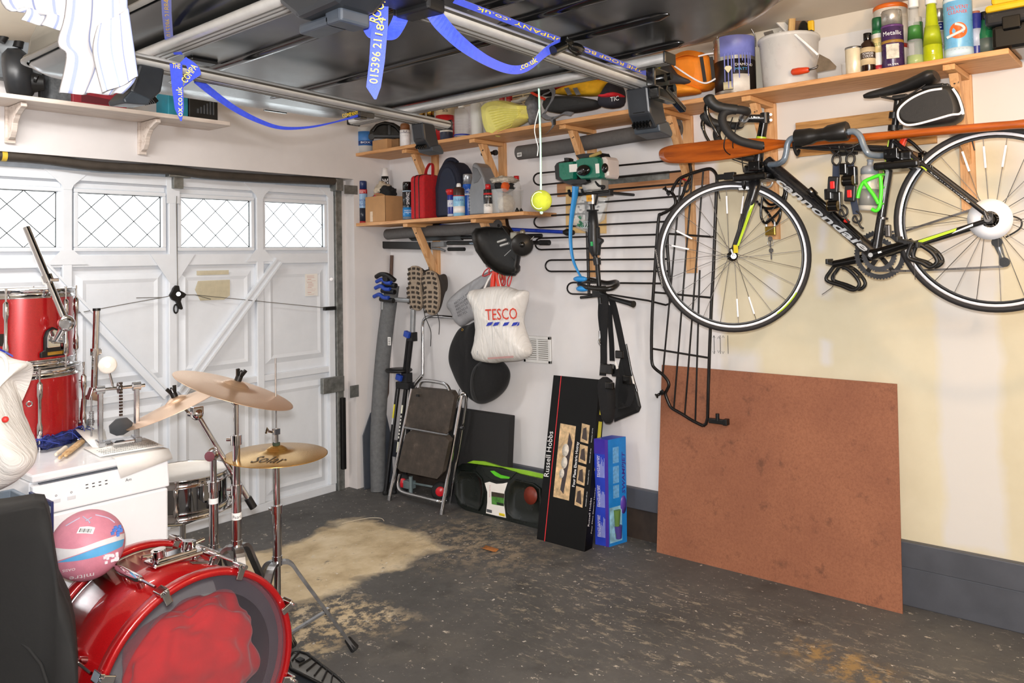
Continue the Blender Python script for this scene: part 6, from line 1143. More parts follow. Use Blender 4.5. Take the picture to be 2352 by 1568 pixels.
m = MB(); m.tube(smooth_path([onX(x, y, -1.752) for x, y in ((1238, 250), (1228, 292), (1231, 318), (1236, 338), (1234, 358))], 5), .0016, 5); m.build('loose_cord', mat('e9ebe2', .7), bl)
# ---- wire guards
WIRE = mat('171312', .35, .2, .1)
def C1(x, y, d=0): return onX(1200+x/3.92, 340+y/3.92, -.05+d)
t = thing('wire_guard', C1(800, 1320), 'black wire dog guard with long horizontal looped bars on the wall', 'wire guard')
for lx, (yl1, yl2), (xr1, yr1), (xr2, yr2) in ((100, (225, 332), (1495, 96), (1490, 200)), (100, (428, 530), (1440, 318), (1420, 432)), (105, (612, 716), (1335, 548), (1310, 660)), (115, (810, 914), (1305, 775), (1305, 885)), (207, (1008, 1110), (1310, 998), (1318, 1108)), (403, (1210, 1313), (1325, 1219), (1130, 1365))):
    mid = (yl1+yl2)/2; r_ = (yl2-yl1)/2; pts = [(xr1, yr1), (lx+r_*1.1, yl1)]+[(lx+r_*(1-math.sin(a)), mid-r_*math.cos(a)) for a in [PI*k/8 for k in range(9)]]+[(lx+r_*1.1, yl2), (xr2, yr2)]
    if lx == 403: pts[-1:] = [(800, 1320), (1130, 1372), (1290, 1412), (1325, 1400), (1335, 1370), (1330, 1219)]
    m = MB(); m.tube([C1(*q) for q in pts], .0052, 8); m.build('loop_bar', WIRE, t)
m = MB(); m.tube([C1(572, 480, .006), C1(585, 800, .006), C1(600, 1318, .006)], .009, 8); m.build('upright', WIRE, t)
m = MB(); m.tube(smooth_path([C1(1500, 90), C1(1508, 150), C1(1518, 220), C1(1500, 290), C1(1470, 330), C1(1440, 430), C1(1370, 520), C1(1320, 640), C1(1305, 780), C1(1305, 900), C1(1320, 1110), C1(1330, 1390)], 4), .0085, 8); m.build('end_bar', WIRE, t)
m = MB()
for k in range(3): m.tube(smooth_path([C1(1490+k*8, 300, -.03), C1(1455+k*6, 350, -.035), C1(1465+k*5, 395, -.035), C1(1500, 370, -.03), C1(1505, 320, -.03)], 4, True), .0042, 6)
m.build('cord_coil', BLACK, t); m = MB(); m.tube([C1(1415, 268, -.03), C1(1440, 274, -.035), C1(1480, 292, -.03)], [.003, .007, .003], 8); m.build('red_tag', mat('c4232a', .4), t)
def C2(x, y, d=0): return onX(1280+x/4.126, 620+y/4.126, -.105+d)
def C3(x, y, d=0): return onX(1200+x/3.92, 340+y/3.92, -.105+d)
t = thing('wire_guard', C2(1380, 1470), 'black wire dog guard with tall upright bars, hanging behind the front wheel', 'wire guard')
P_ = smooth_path([C2(1380, 1474), C2(1280, 1425), C2(1180, 1362), C2(1090, 1310), C2(1060, 1270), C2(1025, 1175), C2(1040, 1135), C2(1058, 1090), C2(1045, 1045), C2(1000, 990), C2(930, 935), C2(898, 880), C2(893, 740), C2(895, 560), C2(905, 300), C2(925, 0), C3(1225, 640), C3(1250, 595), C3(1300, 570), C3(1375, 510), C3(1370, 440), C3(1345, 390), C3(1385, 310), C3(1425, 268), C3(1540, 222), C3(1660, 188), C3(1710, 195), C3(1745, 240), C3(1752, 300)], 3)
m = MB(); m.tube(P_+[C3(1745, 420), C2(1480, 0), C2(1462, 300), C2(1445, 700), C2(1432, 1100), C2(1425, 1400), C2(1410, 1455), C2(1385, 1474)], .0085, 8); m.build('outer_frame', WIRE, t)
for (xa, ya), (xb, yb) in (((1425, 275), (1000, 985)), ((1530, 228), (1105, 1310)), ((1628, 200), (1208, 1375)), ((1712, 480), (1308, 1435))): m = MB(); m.tube([C3(xa, ya) if xa != 1712 else C2(1350, 0), C2(xb, yb)], .0048, 8); m.build('upright_bar', WIRE, t)
for a, b in ((C2(915, 210), C2(1465, 262)), (C2(905, 745), C2(1440, 832)), (C3(1310, 770), C3(1725, 800))): m = MB(); m.tube([a, b], .0052, 8); m.build('cross_bar', WIRE, t)
m = MB(); a, b = C3(1755, 262, -.012), C3(1912, 250, -.012); m.box((a+b)/2, (.022, (a-b).length, .026)); m.box(C3(1870, 252, -.02), (.03, .055, .036)); m.build('top_bracket', BLACK, t, bevel=.003)
m = MB(); a, b = C2(1440, 1425, -.012), C2(1600, 1440, -.012); m.box((a+b)/2, (.022, (a-b).length, .024)); m.cyl(C2(1518, 1425, -.02), C2(1518, 1360, -.02), .010, seg=10); m.box(b, (.035, .022, .03)); m.build('bottom_bracket', BLACK, t, bevel=.003)
for a, b in ((C3(1330, 415, -.01), C3(1275, 355, -.03)), (C2(1010, 1150, -.01), C2(935, 1195, -.03))): m = MB(); m.tube([a, a.lerp(b, .4), a.lerp(b, .42), a.lerp(b, .85), a.lerp(b, .86), b], [.014, .012, .007, .007, .012, .012], 10); m.build('clamp_screw', BLACK, t)
# ---- bag of small parts pinned on a brown board
tag(MB().solid([C1(390, 345, .02), C1(750, 345, .02), C1(750, 768, .02), C1(390, 762, .02)], (.008, 0, 0)).build('backing_board', mat('d9b57a', .7, 0, .08, 10)), 'light brown backing board behind the bag of small parts', 'board')
t = thing('parts_bag', C1(600, 760, .0), 'clear plastic bag with printed white card and small green electronic parts', 'bag')
m = MB(); m.solid([C1(*q, .012) for q in ((545, 420), (775, 450), (700, 650), (480, 640), (470, 560))], (-.004, 0, 0)); cd_ = m.build('white_card', PAPER, t)
m = MB(); rs = random.Random(9)
for k in range(46): x, y = 500+rs.random()*190, 470+rs.random()*150; a = C1(x, y, .0072); m.box(a, (.0008, .005+.013*rs.random(), .003+.008*rs.random()), Matrix.Rotation(rs.random(), 3, 'X'))
m.build('print', mat('55555a', .7), cd_)
m = MB(); m.loft(blob_from([(1200+x/3.92, 340+y/3.92) for x, y in ((420, 560), (500, 430), (780, 445), (740, 640), (690, 680), (600, 770), (520, 735), (425, 690))], -.045, .012)); m.build('plastic_wrap', mat('f0f3f3', .1, 0, .01, alpha=.3, spec=.8), t)
m = MB()
for k in range(9): m.box(C1(500+rs.random()*100, 620+rs.random()*90, -.002), (.012, .02, .014), Matrix.Rotation(rs.random()*3, 3, 'X'))
m.build('green_parts', mat('2f7d5a', .4), t); m = MB()
for k in range(3): m.ring(zframe(C1(545+k*18, 690, -.008), (-1, .2, .1)), .02, .003, 18, 6)
m.build('wire_coil', mat('c9d2d6', .4), t)
# ---- petrol strimmer
XS = -.22
def S(x, y, d=0): return onX(1200+x/3.92, 340+y/3.92, XS+d)
t = thing('strimmer', S(700, 1400), 'petrol strimmer with green engine housing hanging from a wall hook', 'strimmer'); GRN = mat('14735c', .3, 0, .06)
def blk(pl, d0, d1, nm, mt, par=None, bev=.008, tap=.9):
    P_ = [S(*q) for q in pl]; c = sum(P_, V())/len(P_); m = MB(); m.loft([[c+(p-c)*k+V((dx, 0, 0)) for p in P_] for k, dx in ((tap, d0), (1, d0+.02), (1, d1))], False); return m.build(nm, mt, par or t, bevel=bev, seg=3)
blk([(338, 165), (360, 132), (420, 120), (520, 145), (560, 230), (545, 330), (500, 345), (440, 325), (350, 290)], -.06, .06, 'recoil_cover', BLACKPL)
blk([(405, 140), (540, 125), (552, 180), (545, 290), (440, 302), (412, 270)], -.085, .05, 'engine_cover', GRN)
blk([(556, 118), (600, 98), (740, 84), (770, 100), (792, 270), (770, 282), (600, 292), (560, 250)], -.085, .05, 'engine_cover', GRN)
blk([(760, 80), (800, 82), (818, 110), (824, 240), (812, 272), (775, 278)], -.05, .05, 'fuel_tank', mat('e3d6cf', .35, 0, .03))
blk([(515, 70), (590, 55), (740, 45), (765, 95), (700, 92), (560, 118)], -.05, .04, 'top_cover', BLACK); blk([(412, 92), (440, 90), (460, 100), (460, 125), (415, 125)], -.04, .0, 'vent_cap', BLACK, None, .003)
m = MB(); m.tube([S(610, 78, -.06), S(705, 38, -.06)], .010, 8); m.build('spark_lead', mat('b49a5a', .4), t)
blk([(460, 290), (640, 285), (660, 310), (600, 335), (520, 325)], -.07, .04, 'lower_shroud', BLACK)
m = MB(); m.ball(S(550, 200, -.095), (.02, .045, .03), 16, 10); m.ball(S(742, 180, -.09), (.014, .02, .026), 12, 8); m.each('cover_knob', GLOSSBLACK, t)
m = MB(); m.solid([S(*q, -.0872) for q in ((420, 148), (492, 142), (496, 212), (424, 218))], (-.001, 0, 0)); m.each('white_label', PAPER, t); m = MB(); m.solid([S(*q, -.0872) for q in ((655, 142), (690, 138), (694, 225), (662, 228))], (-.001, 0, 0)); m.solid([S(*q, -.0872) for q in ((757, 212), (780, 210), (782, 246), (760, 248))], (-.001, 0, 0)); m.each('white_label', PAPER, t)
m = MB(); m.solid([S(*q, -.0655) for q in ((383, 192), (410, 190), (412, 248), (386, 252))], (-.001, 0, 0)); m.build('orange_label', mat('eaa024', .5), t)
m = MB(); m.box(S(655, 335, -.0), (.07, .13, .06)); m.box(S(640, 378, 0), (.06, .16, .022)); m.tube([S(630, 390), S(632, 505)], [.032, .028], 14); m.build('clutch_housing', mat('b7b4ae', .35, .6), t, bevel=.006)
m = MB(); m.solid([S(*q, -.0305) for q in ((575, 425), (622, 418), (624, 478), (580, 482))], (-.002, 0, 0)); m.build('orange_label', mat('eba725', .5), t); text('114', frame(S(585, 470, -.034), (0, -1, -.05), ZV), .016, INKBLACK, t)
m = MB(); m.tube(smooth_path([S(660, 300, -.03), S(690, 340, -.035), S(738, 345, -.03), S(720, 365, -.03), S(690, 350, -.02)], 4), .007, 8); m.tube([S(690, 380, -.01), S(668, 450, -.02), S(655, 510, -.01)], .006, 8); m.build('fuel_line', RUBBER, t)
m = MB(); m.tube([S(628, 505), S(632, 560), S(636, 700), S(648, 960), S(672, 1020), S(690, 1250), S(702, 1400)], .0125, 12); sh = m.build('shaft', BLACK, t)
m = MB(); m.tube([S(632, 555), S(632, 566), S(633, 570), S(638, 700), S(640, 830), S(650, 930), S(658, 968)], [.033, .033, .024, .029, .032, .028, .018], 14); m.tube([S(668, 990), S(675, 1050)], [.022, .020], 12); m.build('grip_housing', mat('1b1c1d', .4, 0, .1), t)
m = MB(); m.solid([S(*q, .012) for q in ((668, 720), (700, 708), (702, 800), (735, 820), (738, 840), (712, 870), (704, 965), (672, 960))], (-.024, 0, 0)); m.build('trigger_guard', BLACKPL, t, bevel=.004); m = MB(); m.box(S(624, 862, -.03), (.008, .014, .024)); m.build('green_switch', mat('2fae5e', .4), t, bevel=.002)
pts = [S(x, y, d) for x, y, d in ((512, 1215, -.08), (540, 1190, -.02), (600, 1184, .05), (680, 1200, .06), (760, 1215, .04), (840, 1205, .0), (852, 1228, -.06), (800, 1262, -.11), (700, 1268, -.13), (600, 1255, -.13), (530, 1240, -.11))]; m = MB(); m.tube(smooth_path(pts, 5, True), .013, 10, True); lh = m.build('loop_handle', mat('1a1816', .35), t)
m = MB()
for k in range(12): q = pts[9].lerp(pts[10], k/11) if k > 5 else pts[8].lerp(pts[9], k/5); m.ball(q, (.015, .006, .0145), 8, 6)
m.each('grip_ridge', RUBBER, lh)
m = MB(); m.box(S(690, 1290, -.01), (.05, .06, .06)); m.tube([S(700, 1300, -.02), S(800, 1350, -.05), S(870, 1370, -.07), S(960, 1395, -.09), S(1000, 1405, -.10)], [.014, .012, .013, .014, .018], 10); m.tube([S(690, 1320, -.02), S(590, 1338, -.03), S(524, 1345, -.03)], [.012, .009, .008], 8); m.build('side_arm', BLACK, t, bevel=.005)
hk2 = thing('wall_hook', S(600, 410, .06), 'black double wall hook holding the strimmer and blue ball launcher', 'hook'); m = MB(); m.tube(smooth_path([S(418, 378, -.07), S(425, 410, -.06), S(445, 428, -.05), S(560, 412, -.04), S(700, 398, -.04), S(780, 390, -.04)], 4), .0085, 8); m.tube(smooth_path([S(535, 370, -.07), S(545, 400, -.06), S(565, 412, -.045)], 4), .007, 8); m.box(S(748, 405, -.03), (.03, .08, .03)); m.build('hook_bar', BLACK, hk2)
q = S(770, 400, -.03); m = MB(); m.tube([q, V((-.001, q.y, q.z))], .008, 8); m.build('hook_stem', BLACK, hk2)
# blue ball launcher
t = thing('ball_launcher', S(540, 1180, -.05), 'bright blue plastic ball launcher hanging in front of the wire guard', 'ball launcher'); m = MB(); P_ = smooth_path([S(x, y, -.07) for x, y in ((478, 345), (472, 430), (452, 560), (436, 700), (434, 850), (455, 1000), (500, 1110), (545, 1185))], 5)
n_ = len(P_); m.tube(P_, [lerp(.026, .014, min(1, i/(n_*.45))) if i < n_*.45 else lerp(.014, .007, (i/n_-.45)/.55) for i in range(n_)], 10, flat=.55); m.build('launcher_arm', mat('2f93dd', .35, 0, .06), t)
m = MB(); m.ball(S(520, 1178, -.09), (.02, .045, .016), 14, 8); m.ball(S(540, 1266, -.12), (.02, .04, .016), 14, 8); m.tube(smooth_path([S(545, 1185, -.07), S(500, 1200, -.06), S(520, 1250, -.08), S(540, 1266, -.1)], 4), .006, 8); m.build('claw', mat('2f93dd', .35, 0, .06), t)
# ---- harness hanging below the strimmer
HN = mat('131315', .9, 0, .15, 70, .2); t = thing('harness', C2(600, 1450, -.1), 'black webbing strimmer harness with padded hip plate hanging from the strimmer', 'harness')
def Hh(x, y, d=0): return onX(1280+x/4.126, 620+y/4.126, -.26+d)
def band(pts, w_, nm='strap', d=.0): m = MB(); m.ribbon(smooth_path([Hh(x, y, d) for x, y in pts], 5), V((0, w_, 0)), .005); return m.build(nm, HN, t)
band([(440, 235), (455, 300), (450, 440), (440, 700), (440, 860), (430, 1000)], .040, d=-.02); band([(500, 250), (530, 330), (575, 520), (620, 740), (650, 900), (690, 1080), (700, 1200), (655, 1290), (600, 1260)], .038, d=.01); band([(455, 320), (490, 360), (500, 500), (515, 700), (520, 860)], .03, d=.03); band([(415, 320), (412, 430), (425, 560), (435, 640)], .034, d=.02)
band([(560, 1010), (540, 950), (510, 900)], .05, d=-.03); band([(655, 1290), (560, 1310), (470, 1240), (425, 1190)], .03, d=-.02)
m = MB(); m.loft(blob_from([(1280+x/4.126, 620+y/4.126) for x, y in ((600, 830), (680, 860), (760, 1150), (795, 1300), (775, 1345), (540, 1440), (530, 1300), (560, 1000))], -.20, .014), False); m.build('hip_plate', mat('161617', .6, 0, .1), t, bevel=.006, subsurf=0)
m = MB(); m.loft(blob_from([(1280+x/4.126, 620+y/4.126) for x, y in ((385, 1050), (420, 1000), (530, 1010), (545, 1200), (540, 1420), (510, 1470), (430, 1450), (415, 1250))], -.29, .035)); m.build('padding', HN, t, subsurf=1)
m = MB(); m.box(Hh(475, 935, -.05), (.03, .075, .05)); m.box(Hh(498, 1095, -.07), (.02, .05, .035)); m.box(Hh(590, 800, -.02), (.014, .05, .04)); m.box(Hh(660, 1040, -.01), (.014, .05, .045)); m.each('buckle', GLOSSBLACK, t, bevel=.005)
m = MB(); m.tube([Hh(650, 700, .02), Hh(700, 960, .02), Hh(755, 1150, .02)], .006, 6); m.build('edge_binding', GLOSSBLACK, t); m = MB(); m.solid([Hh(x, y, -.035) for x, y in ((555, 860), (580, 930), (560, 940), (545, 870))], (-.001, 0, 0)); m.solid([Hh(x, y, .0) for x, y in ((703, 1005), (718, 1005), (735, 1080), (718, 1075))], (-.002, 0, 0)); m.each('white_label', PAPER, t)
m = MB(); m.tube(smooth_path([Hh(400, 575, -.02), Hh(405, 640, -.02), Hh(395, 680, -.03), Hh(412, 710, -.03)], 4), .006, 8); m.build('clip', STEEL, t)
# ---- spade behind the grey tube
t = thing('spade', V((-.05, -.07, 0)), 'long handled spade with slate grey blade standing blade down in the corner', 'spade'); m = MB(); m.tube([onX(900, 586, -.012), onX(896, 700, -.018), V((-.10, -.06, .62)), V((-.14, -.04, .48))], .012, 10); m.build('handle', mat('5b4438', .7, 0, .2), t)
m = MB(); m.solid([V((x, y, z)) for x, y, z in ((-.305, -.05, .001), (-.055, -.05, .001), (-.05, -.035, .30), (-.09, -.03, .47), (-.16, -.028, .53), (-.23, -.03, .50), (-.30, -.035, .36))], (0, -.008, 0)); m.build('blade', mat('474c55', .55, 0, .1), t, bevel=.003)
# ---- fat grey tube leaning in the corner
def FT(x, y, d): return onX(x, y, d)
o = pipe([onZ(864, 1128, .0)+V((.02, -.0, 0)), FT(868, 1000, -.24), FT(876, 860, -.20), FT(886, 760, -.17), FT(900, 655, -.13)], .052, 'thick grey foam tube leaning in the corner beside the work stand', FOAM2, False, 24)
c = FT(893, 783, -.227); sticker(o, c+V((-.006, -.012, 0)), V((0, -.0, 1)), (-1, -.3, 0), .055, .024)
# ---- bicycle work stand
t = thing('work_stand', onZ(925, 1120, 0), 'folded bicycle repair stand with blue clamps and reflective leg strip, behind the step stool', 'work stand'); ALB = mat('1d1d1f', .35, .3, .1); BLC = mat('2346a8', .4)
def Wk(x, y, d=-.17): return onX(810+x/2.53, 580+y/2.53, d)
m = MB(); m.cyl(Wk(250, 272, -.19), Wk(335, 278, -.17), .016, seg=12); m.cyl(Wk(352, 330), Wk(348, 470), .018, seg=12); m.cyl(Wk(178, 170, -.2), Wk(172, 330, -.2), .013, seg=10); m.build('grey_tube', mat('9a9da0', .35, .5), t)
for x0_, y0_ in ((140, 168), (133, 205), (125, 255)):
    m = MB(); m.tube(smooth_path([Wk(x0_, y0_, -.24), Wk(x0_+30, y0_-12, -.245), Wk(x0_+55, y0_+6, -.24), Wk(x0_+85, y0_+8, -.235)], 4), .014, 8); m.build('blue_clamp', BLC, t)
    m = MB(); m.tube([Wk(x0_+38, y0_+14, -.23), Wk(x0_+112, y0_+24, -.22)], .017, 8); m.build('clamp_arm', BLACK, t)
m = MB(); m.tube(smooth_path([Wk(138, 140, -.25), Wk(165, 126, -.255), Wk(205, 132, -.25), Wk(245, 162, -.24)], 5), .016, 10); m.box(Wk(195, 150, -.24), (.03, .05, .04)); m.build('turn_handle', BLACK, t, bevel=.004)
m = MB(); m.cyl(Wk(345, 460), Wk(318, 700), .016, seg=12); m.cyl(Wk(322, 500, -.15), Wk(300, 700, -.15), .013, seg=10); m.box(Wk(345, 488), (.05, .055, .06)); m.box(Wk(315, 740), (.05, .06, .10)); m.build('upper_mast', ALB, t, bevel=.004)
for x, y in ((318, 475), (272, 725)): m = MB(); m.box(Wk(x, y, -.20), (.03, .05, .04), Matrix.Rotation(.3, 3, 'X')); m.build('blue_lever', BLC, t, bevel=.005)
m = MB(); m.lathe([(.0, -.008), (.085, -.008), (.09, 0), (.085, .008), (0, .008)], Matrix.Translation(Wk(268, 682, -.17)) @ Matrix.Diagonal((1, 1.05, 1, 1)), 24); m.build('tool_tray', BLACK, t)
m = MB(); m.box(Wk(305, 770), (.06, .13, .045)); m.build('leg_hub', ALB, t, bevel=.006)
for (xa, ya), (xb, yb), dd in (((265, 775), (190, 1395), -.20), ((310, 780), (240, 1390), -.17), ((340, 775), (300, 1380), -.13)):
    m = MB(); a = Wk(xa, ya); b = onZ(810+xb/2.53, 580+yb/2.53, .012); m.tube([a, b], .015, 10); lg = m.build('leg', ALB, t); m = MB(); m.ball(b, .02, 10, 8); m.build('foot', RUBBER, lg)
def onleg(k, s0, s1, w_, nm, mt):
    a = Wk(*((265, 775), (310, 780))[k]); b = onZ(810+((190, 240)[k])/2.53, 580+((1395, 1390)[k])/2.53, .012); m = MB(); q0, q1 = a.lerp(b, s0)+V((-.0165, -.003, 0)), a.lerp(b, s1)+V((-.0165, -.003, 0)); m.ribbon([q0, q1], V((0, w_, 0)), .001); m.build(nm, mt, t)
onleg(0, .17, .30, .014, 'yellow_strip', mat('e5d93a', .4)); onleg(0, .30, .36, .014, 'grey_strip', mat('c4c8cc', .4)); onleg(1, .17, .25, .014, 'reflective_strip', mat('f1f0d8', .3)); onleg(1, .52, .62, .014, 'reflective_strip', mat('f1f0d8', .3))
for k in range(7): onleg(1, .27+k*.033, .29+k*.033, .010, 'white_letter', mat('f1f0e8', .4))
# ---- pair of boots hanging by their laces, soles outwards
SOLE = NT('muddy_sole'); n_ = SOLE.noise(SOLE.geo(), 70, 6, .75); SOLE.l(SOLE.ramp(n_, [(.35, lin('8b7a69')), (.55, lin('a39380')), (.72, lin('6b5b4d'))]), SOLE.b.inputs['Base Color']); SOLE.b.inputs['Roughness'].default_value = .9
LUG = mat('3b332c', .9, 0, .25, 60); UPP = mat('3b332c', .85, 0, .2, 50, .2)
def boot(pl, tilt, label):
    "sole outline in the photo, heel at the top; the upper goes back towards the wall"
    P_ = smooth_path([onX(x, y, -.17) for x, y in pl], 3, True); c = sum(P_, V())/len(P_); P_ = [V((p.x, c.y+(p.y-c.y)*.90, p.z)) for p in P_]; t = thing('walking_boot', V((c.x, c.y, min(p.z for p in P_))), label, 'boot', 'boots hanging by their laces')
    m = MB(); m.loft([[c+(p-c)*k+V((dx, 0, 0)) for p in P_] for k, dx in ((.03, -.004), (.9, -.004), (1, .002), (1, .02))], False); s = m.build('sole', SOLE.m, t, bevel=.002)
    zmax, zmin = max(p.z for p in P_), min(p.z for p in P_)
    top = [p for p in P_]; m = MB(); L = []
    for k, dx, dz in ((.96, .018, 0), (.97, .04, 0), (.72, .07, .01), (.52, .10, .035), (.42, .125, .06), (.40, .135, .06)): L.append([V((c.x+dx, c.y+(p.y-c.y)*k, c.z+dz+(p.z-c.z)*k)) for p in P_])
    m.loft(L, True); m.build('upper', UPP, t, subsurf=1)
    n = 9
    for i in range(n):
        z = zmin+(zmax-zmin)*(i+.7)/(n+.4); yy = [p.y for p in P_ if abs(p.z-z) < (zmax-zmin)*.07]; 
        if len(yy) < 2: continue
        a, b = min(yy), max(yy); w_ = (b-a)
        for j, f in enumerate((.14, .5, .86)):
            if i == 5 and j == 1: continue
            m = MB(); m.box((c.x-.0065, a+w_*f, z+(.004 if j == 1 else 0)), (.006, w_*.20, (zmax-zmin)/n*.48), Matrix.Rotation((f-.5)*-.8, 3, 'X')); m.build('tread_lug', LUG, s)
    return t
boot([(942, 612), (955, 611), (966, 618), (969, 640), (966, 662), (970, 690), (967, 705), (960, 713), (945, 708), (935, 690), (933, 665), (938, 645), (935, 628)], 0, 'muddy brown boot hanging sole outwards, the one nearer the garage door')
boot([(975, 625), (988, 621), (1000, 630), (1008, 655), (1009, 690), (1003, 715), (995, 723), (982, 720), (972, 705), (970, 682), (972, 660), (966, 642)], 0, 'muddy brown boot hanging sole outwards, the one nearer the bags')
m = MB()
for pts in ([(972, 700), (976, 725), (988, 755), (990, 770), (989, 795)], [(1003, 715), (1009, 740), (1008, 768)], [(968, 620), (980, 622), (986, 628)]): m.tube(smooth_path([onX(x, y, -.15) for x, y in pts], 4), .0025, 6)
m.tube([onX(985, 622, -.10), onX(985, 600, -.02), onX(985, 598, -.001)], .003, 6); tag(m.build('boot_laces', BLACK), 'black boot laces dangling below and holding up the hanging boots', 'laces')
# ---- folding step stool
t = thing('step_stool', onZ(955, 1165, 0), 'folded chrome step stool with two worn brown padded treads', 'step stool')
FL, FR2 = onZ(896, 1148, .0), onZ(1012, 1182, .0); FL.x = FR2.x = -.36
def St(x, y, d): return onX(810+x/2.53, 580+y/2.53, d)
TL, TR = St(345, 790, -.20), St(635, 830, -.20); rt_ = .0125
PADM = NT('worn_vinyl'); n_ = PADM.noise(PADM.geo(), 14, 7, .75); PADM.l(PADM.ramp(n_, [(.4, lin('3a332d')), (.6, lin('4a4139')), (.75, lin('6d6257'))]), PADM.b.inputs['Base Color']); PADM.b.inputs['Roughness'].default_value = .55
for a, b in ((FL, TL), (FR2, TR)): m = MB(); m.tube([a, b], rt_, 12); lg = m.build('front_leg', CHROME, t); m = MB(); m.cyl(a, a.lerp(b, .04), rt_*1.15, seg=10); m.build('foot', STEEL, lg)
m = MB(); a = TL.lerp(FL, .02); m.tube(smooth_path([St(380, 795, -.20), St(395, 755, -.19), St(430, 743, -.185), St(520, 757, -.185), St(550, 775, -.19), St(565, 805, -.2)], 5), .011, 12); m.build('grab_rail', CHROME, t)
m = MB(); m.tube(smooth_path([St(600, 900, -.2), St(612, 850, -.19), St(640, 815, -.18), St(660, 850, -.17), St(640, 1010, -.17), St(560, 1480, -.17)], 5), .010, 10); m.build('rear_frame', CHROME, t)
m = MB(); m.cyl(St(300, 1015, -.30), St(555, 1062, -.30), .008, seg=8); m.cyl(St(630, 1018, -.2), St(645, 1020, -.2), .012, seg=10); m.build('cross_rod', STEEL, t)
def pad(pl, d0, d1, nm): P_ = [St(x, y, lerp(d0, d1, (y-790)/540)) for x, y in pl]; u = (P_[1]-P_[0]).normalized(); m = MB(); n = (CAM-P_[0]); n = V((-1, 0, -.25)).normalized(); m.loft([[p-n*.035 for p in P_], [p for p in P_]], False); return m.build(nm, PADM.m, t, bevel=.012, seg=3)
pad([(345, 792), (375, 790), (575, 810), (592, 835), (555, 1045), (530, 1062), (330, 1025), (305, 1008)], -.225, -.30, 'tread'); pad([(330, 1040), (540, 1072), (560, 1095), (520, 1280), (490, 1315), (275, 1270), (260, 1250), (305, 1060)], -.30, -.36, 'tread')
m = MB(); m.box(St(378, 830, -.245), (.006, .028, .014)); m.build('badge', BLACK, t)
# ---- folded luggage trolley behind the stool
t = thing('luggage_trolley', onZ(975, 1135, 0), 'chrome luggage trolley with tall bent handle and red wheels behind the step stool', 'trolley')
m = MB(); m.tube(smooth_path([St(330, 1000, -.16), St(335, 830, -.15), St(362, 765, -.14), St(402, 715, -.12), St(408, 690, -.115), St(408, 500, -.09), St(408, 420, -.08), St(420, 385, -.08), St(450, 372, -.08), St(520, 372, -.08), St(610, 380, -.08)], 5), .012, 10); m.build('handle', CHROME, t)
m = MB(); m.tube(smooth_path([St(275, 1290, -.28), St(265, 1350, -.32), St(290, 1390, -.34), St(400, 1420, -.34), St(500, 1445, -.34), St(540, 1440, -.30)], 5), .012, 10); m.build('foot_plate', CHROME, t)
for x, y, d in ((510, 1385, -.22), (292, 1335, -.20)):
    c = onZ(810+x/2.53, 580+(y+58)/2.53, 0) if False else St(x, y, d); M_ = zframe(c, (-.75, -.65, .1)); m = MB(); m.lathe([(.030, -.016), (.052, -.016), (.058, -.008), (.058, .008), (.052, .016), (.030, .016)], M_, 24); wl_ = m.build('wheel', RUBBER, t); m = MB(); m.lathe([(0, .022), (.02, .020), (.040, .010), (.042, 0), (.040, -.012), (0, -.012)], M_, 24); m.build('red_hub', mat('d3202c', .35), wl_)
m = MB(); m.cyl(St(300, 1330, -.2), St(520, 1370, -.22), .008, seg=8); m.box(St(330, 1345, -.22), (.05, .07, .05)); m.cyl(St(338, 1300, -.24), St(338, 1400, -.24), .014, seg=10); m.build('axle_fittings', mat('8fa0a3', .35, .5), t, bevel=.004)
# ---- dark foam board and green-lidded tool case
a = onX(1182, 946, -.05); FBM = mat('262627', .9, 0, .15, 50, .25)
m = MB(); y1_ = onX(1035, 936, -.09).y; m.solid([V((-.155, y1_, .0)), V((-.155, a.y, .0)), V((-.10, a.y, a.z-.02)), V((-.10, y1_, a.z-.02))], (.055, 0, 0)); tag(m.build('foam_board', FBM, bevel=.004), 'thick dark grey foam board leaning on the wall behind the green-trimmed case', 'board')
t = thing('storage_case', onZ(1140, 1190, 0), 'dark green plastic case with lime lid edge and white product label, standing on edge', 'case'); CG = mat('121814', .3, 0, .1, 8)
def Cs(x, y, lean=1): # points on the case's front face, a plane leaning from x=-.215 at the floor to -.165 at its top
    px_, py_ = 1030+x/5.058, 920+y/5.058; d = ray(px_, py_); k = .05/.31; t_ = (-.215-CAM.x+k*CAM.z)/(d.x-k*d.z); return CAM+d*t_
nC = V((-1, 0, .16)).normalized()
pl = [(60, 900), (100, 760), (150, 730), (600, 775), (830, 850), (1120, 915), (1150, 1000), (1130, 1500), (1040, 1490), (560, 1395), (200, 1280), (105, 1210), (70, 1100)]
P_ = [Cs(*q) for q in pl]; zmin = min(p.z for p in P_); c = sum(P_, V())/len(P_); m = MB(); m.loft([[p-nC*.055 for p in P_], [p-nC*.004 for p in P_], [c+(p-c)*.985 for p in P_]], False); m.build('case_shell', CG, t, bevel=.006)
def recess(pl2, nm='recess'):
    Q_ = [Cs(*q) for q in pl2]; c2 = sum(Q_, V())/len(Q_); m = MB(); m.grid([[p+nC*.012 for p in Q_], [c2+(p-c2)*.95+nC*.013 for p in Q_], [c2+(p-c2)*.86+nC*.002 for p in Q_], [c2+(p-c2)*.5+nC*.001 for p in Q_], [c2+(p-c2)*.02+nC*.001 for p in Q_]], True, True); m.grid([[p+nC*.012 for p in Q_], [c2+(p-c2)*1.03-nC*.006 for p in Q_]], True, True); return m.build(nm, CG, t)
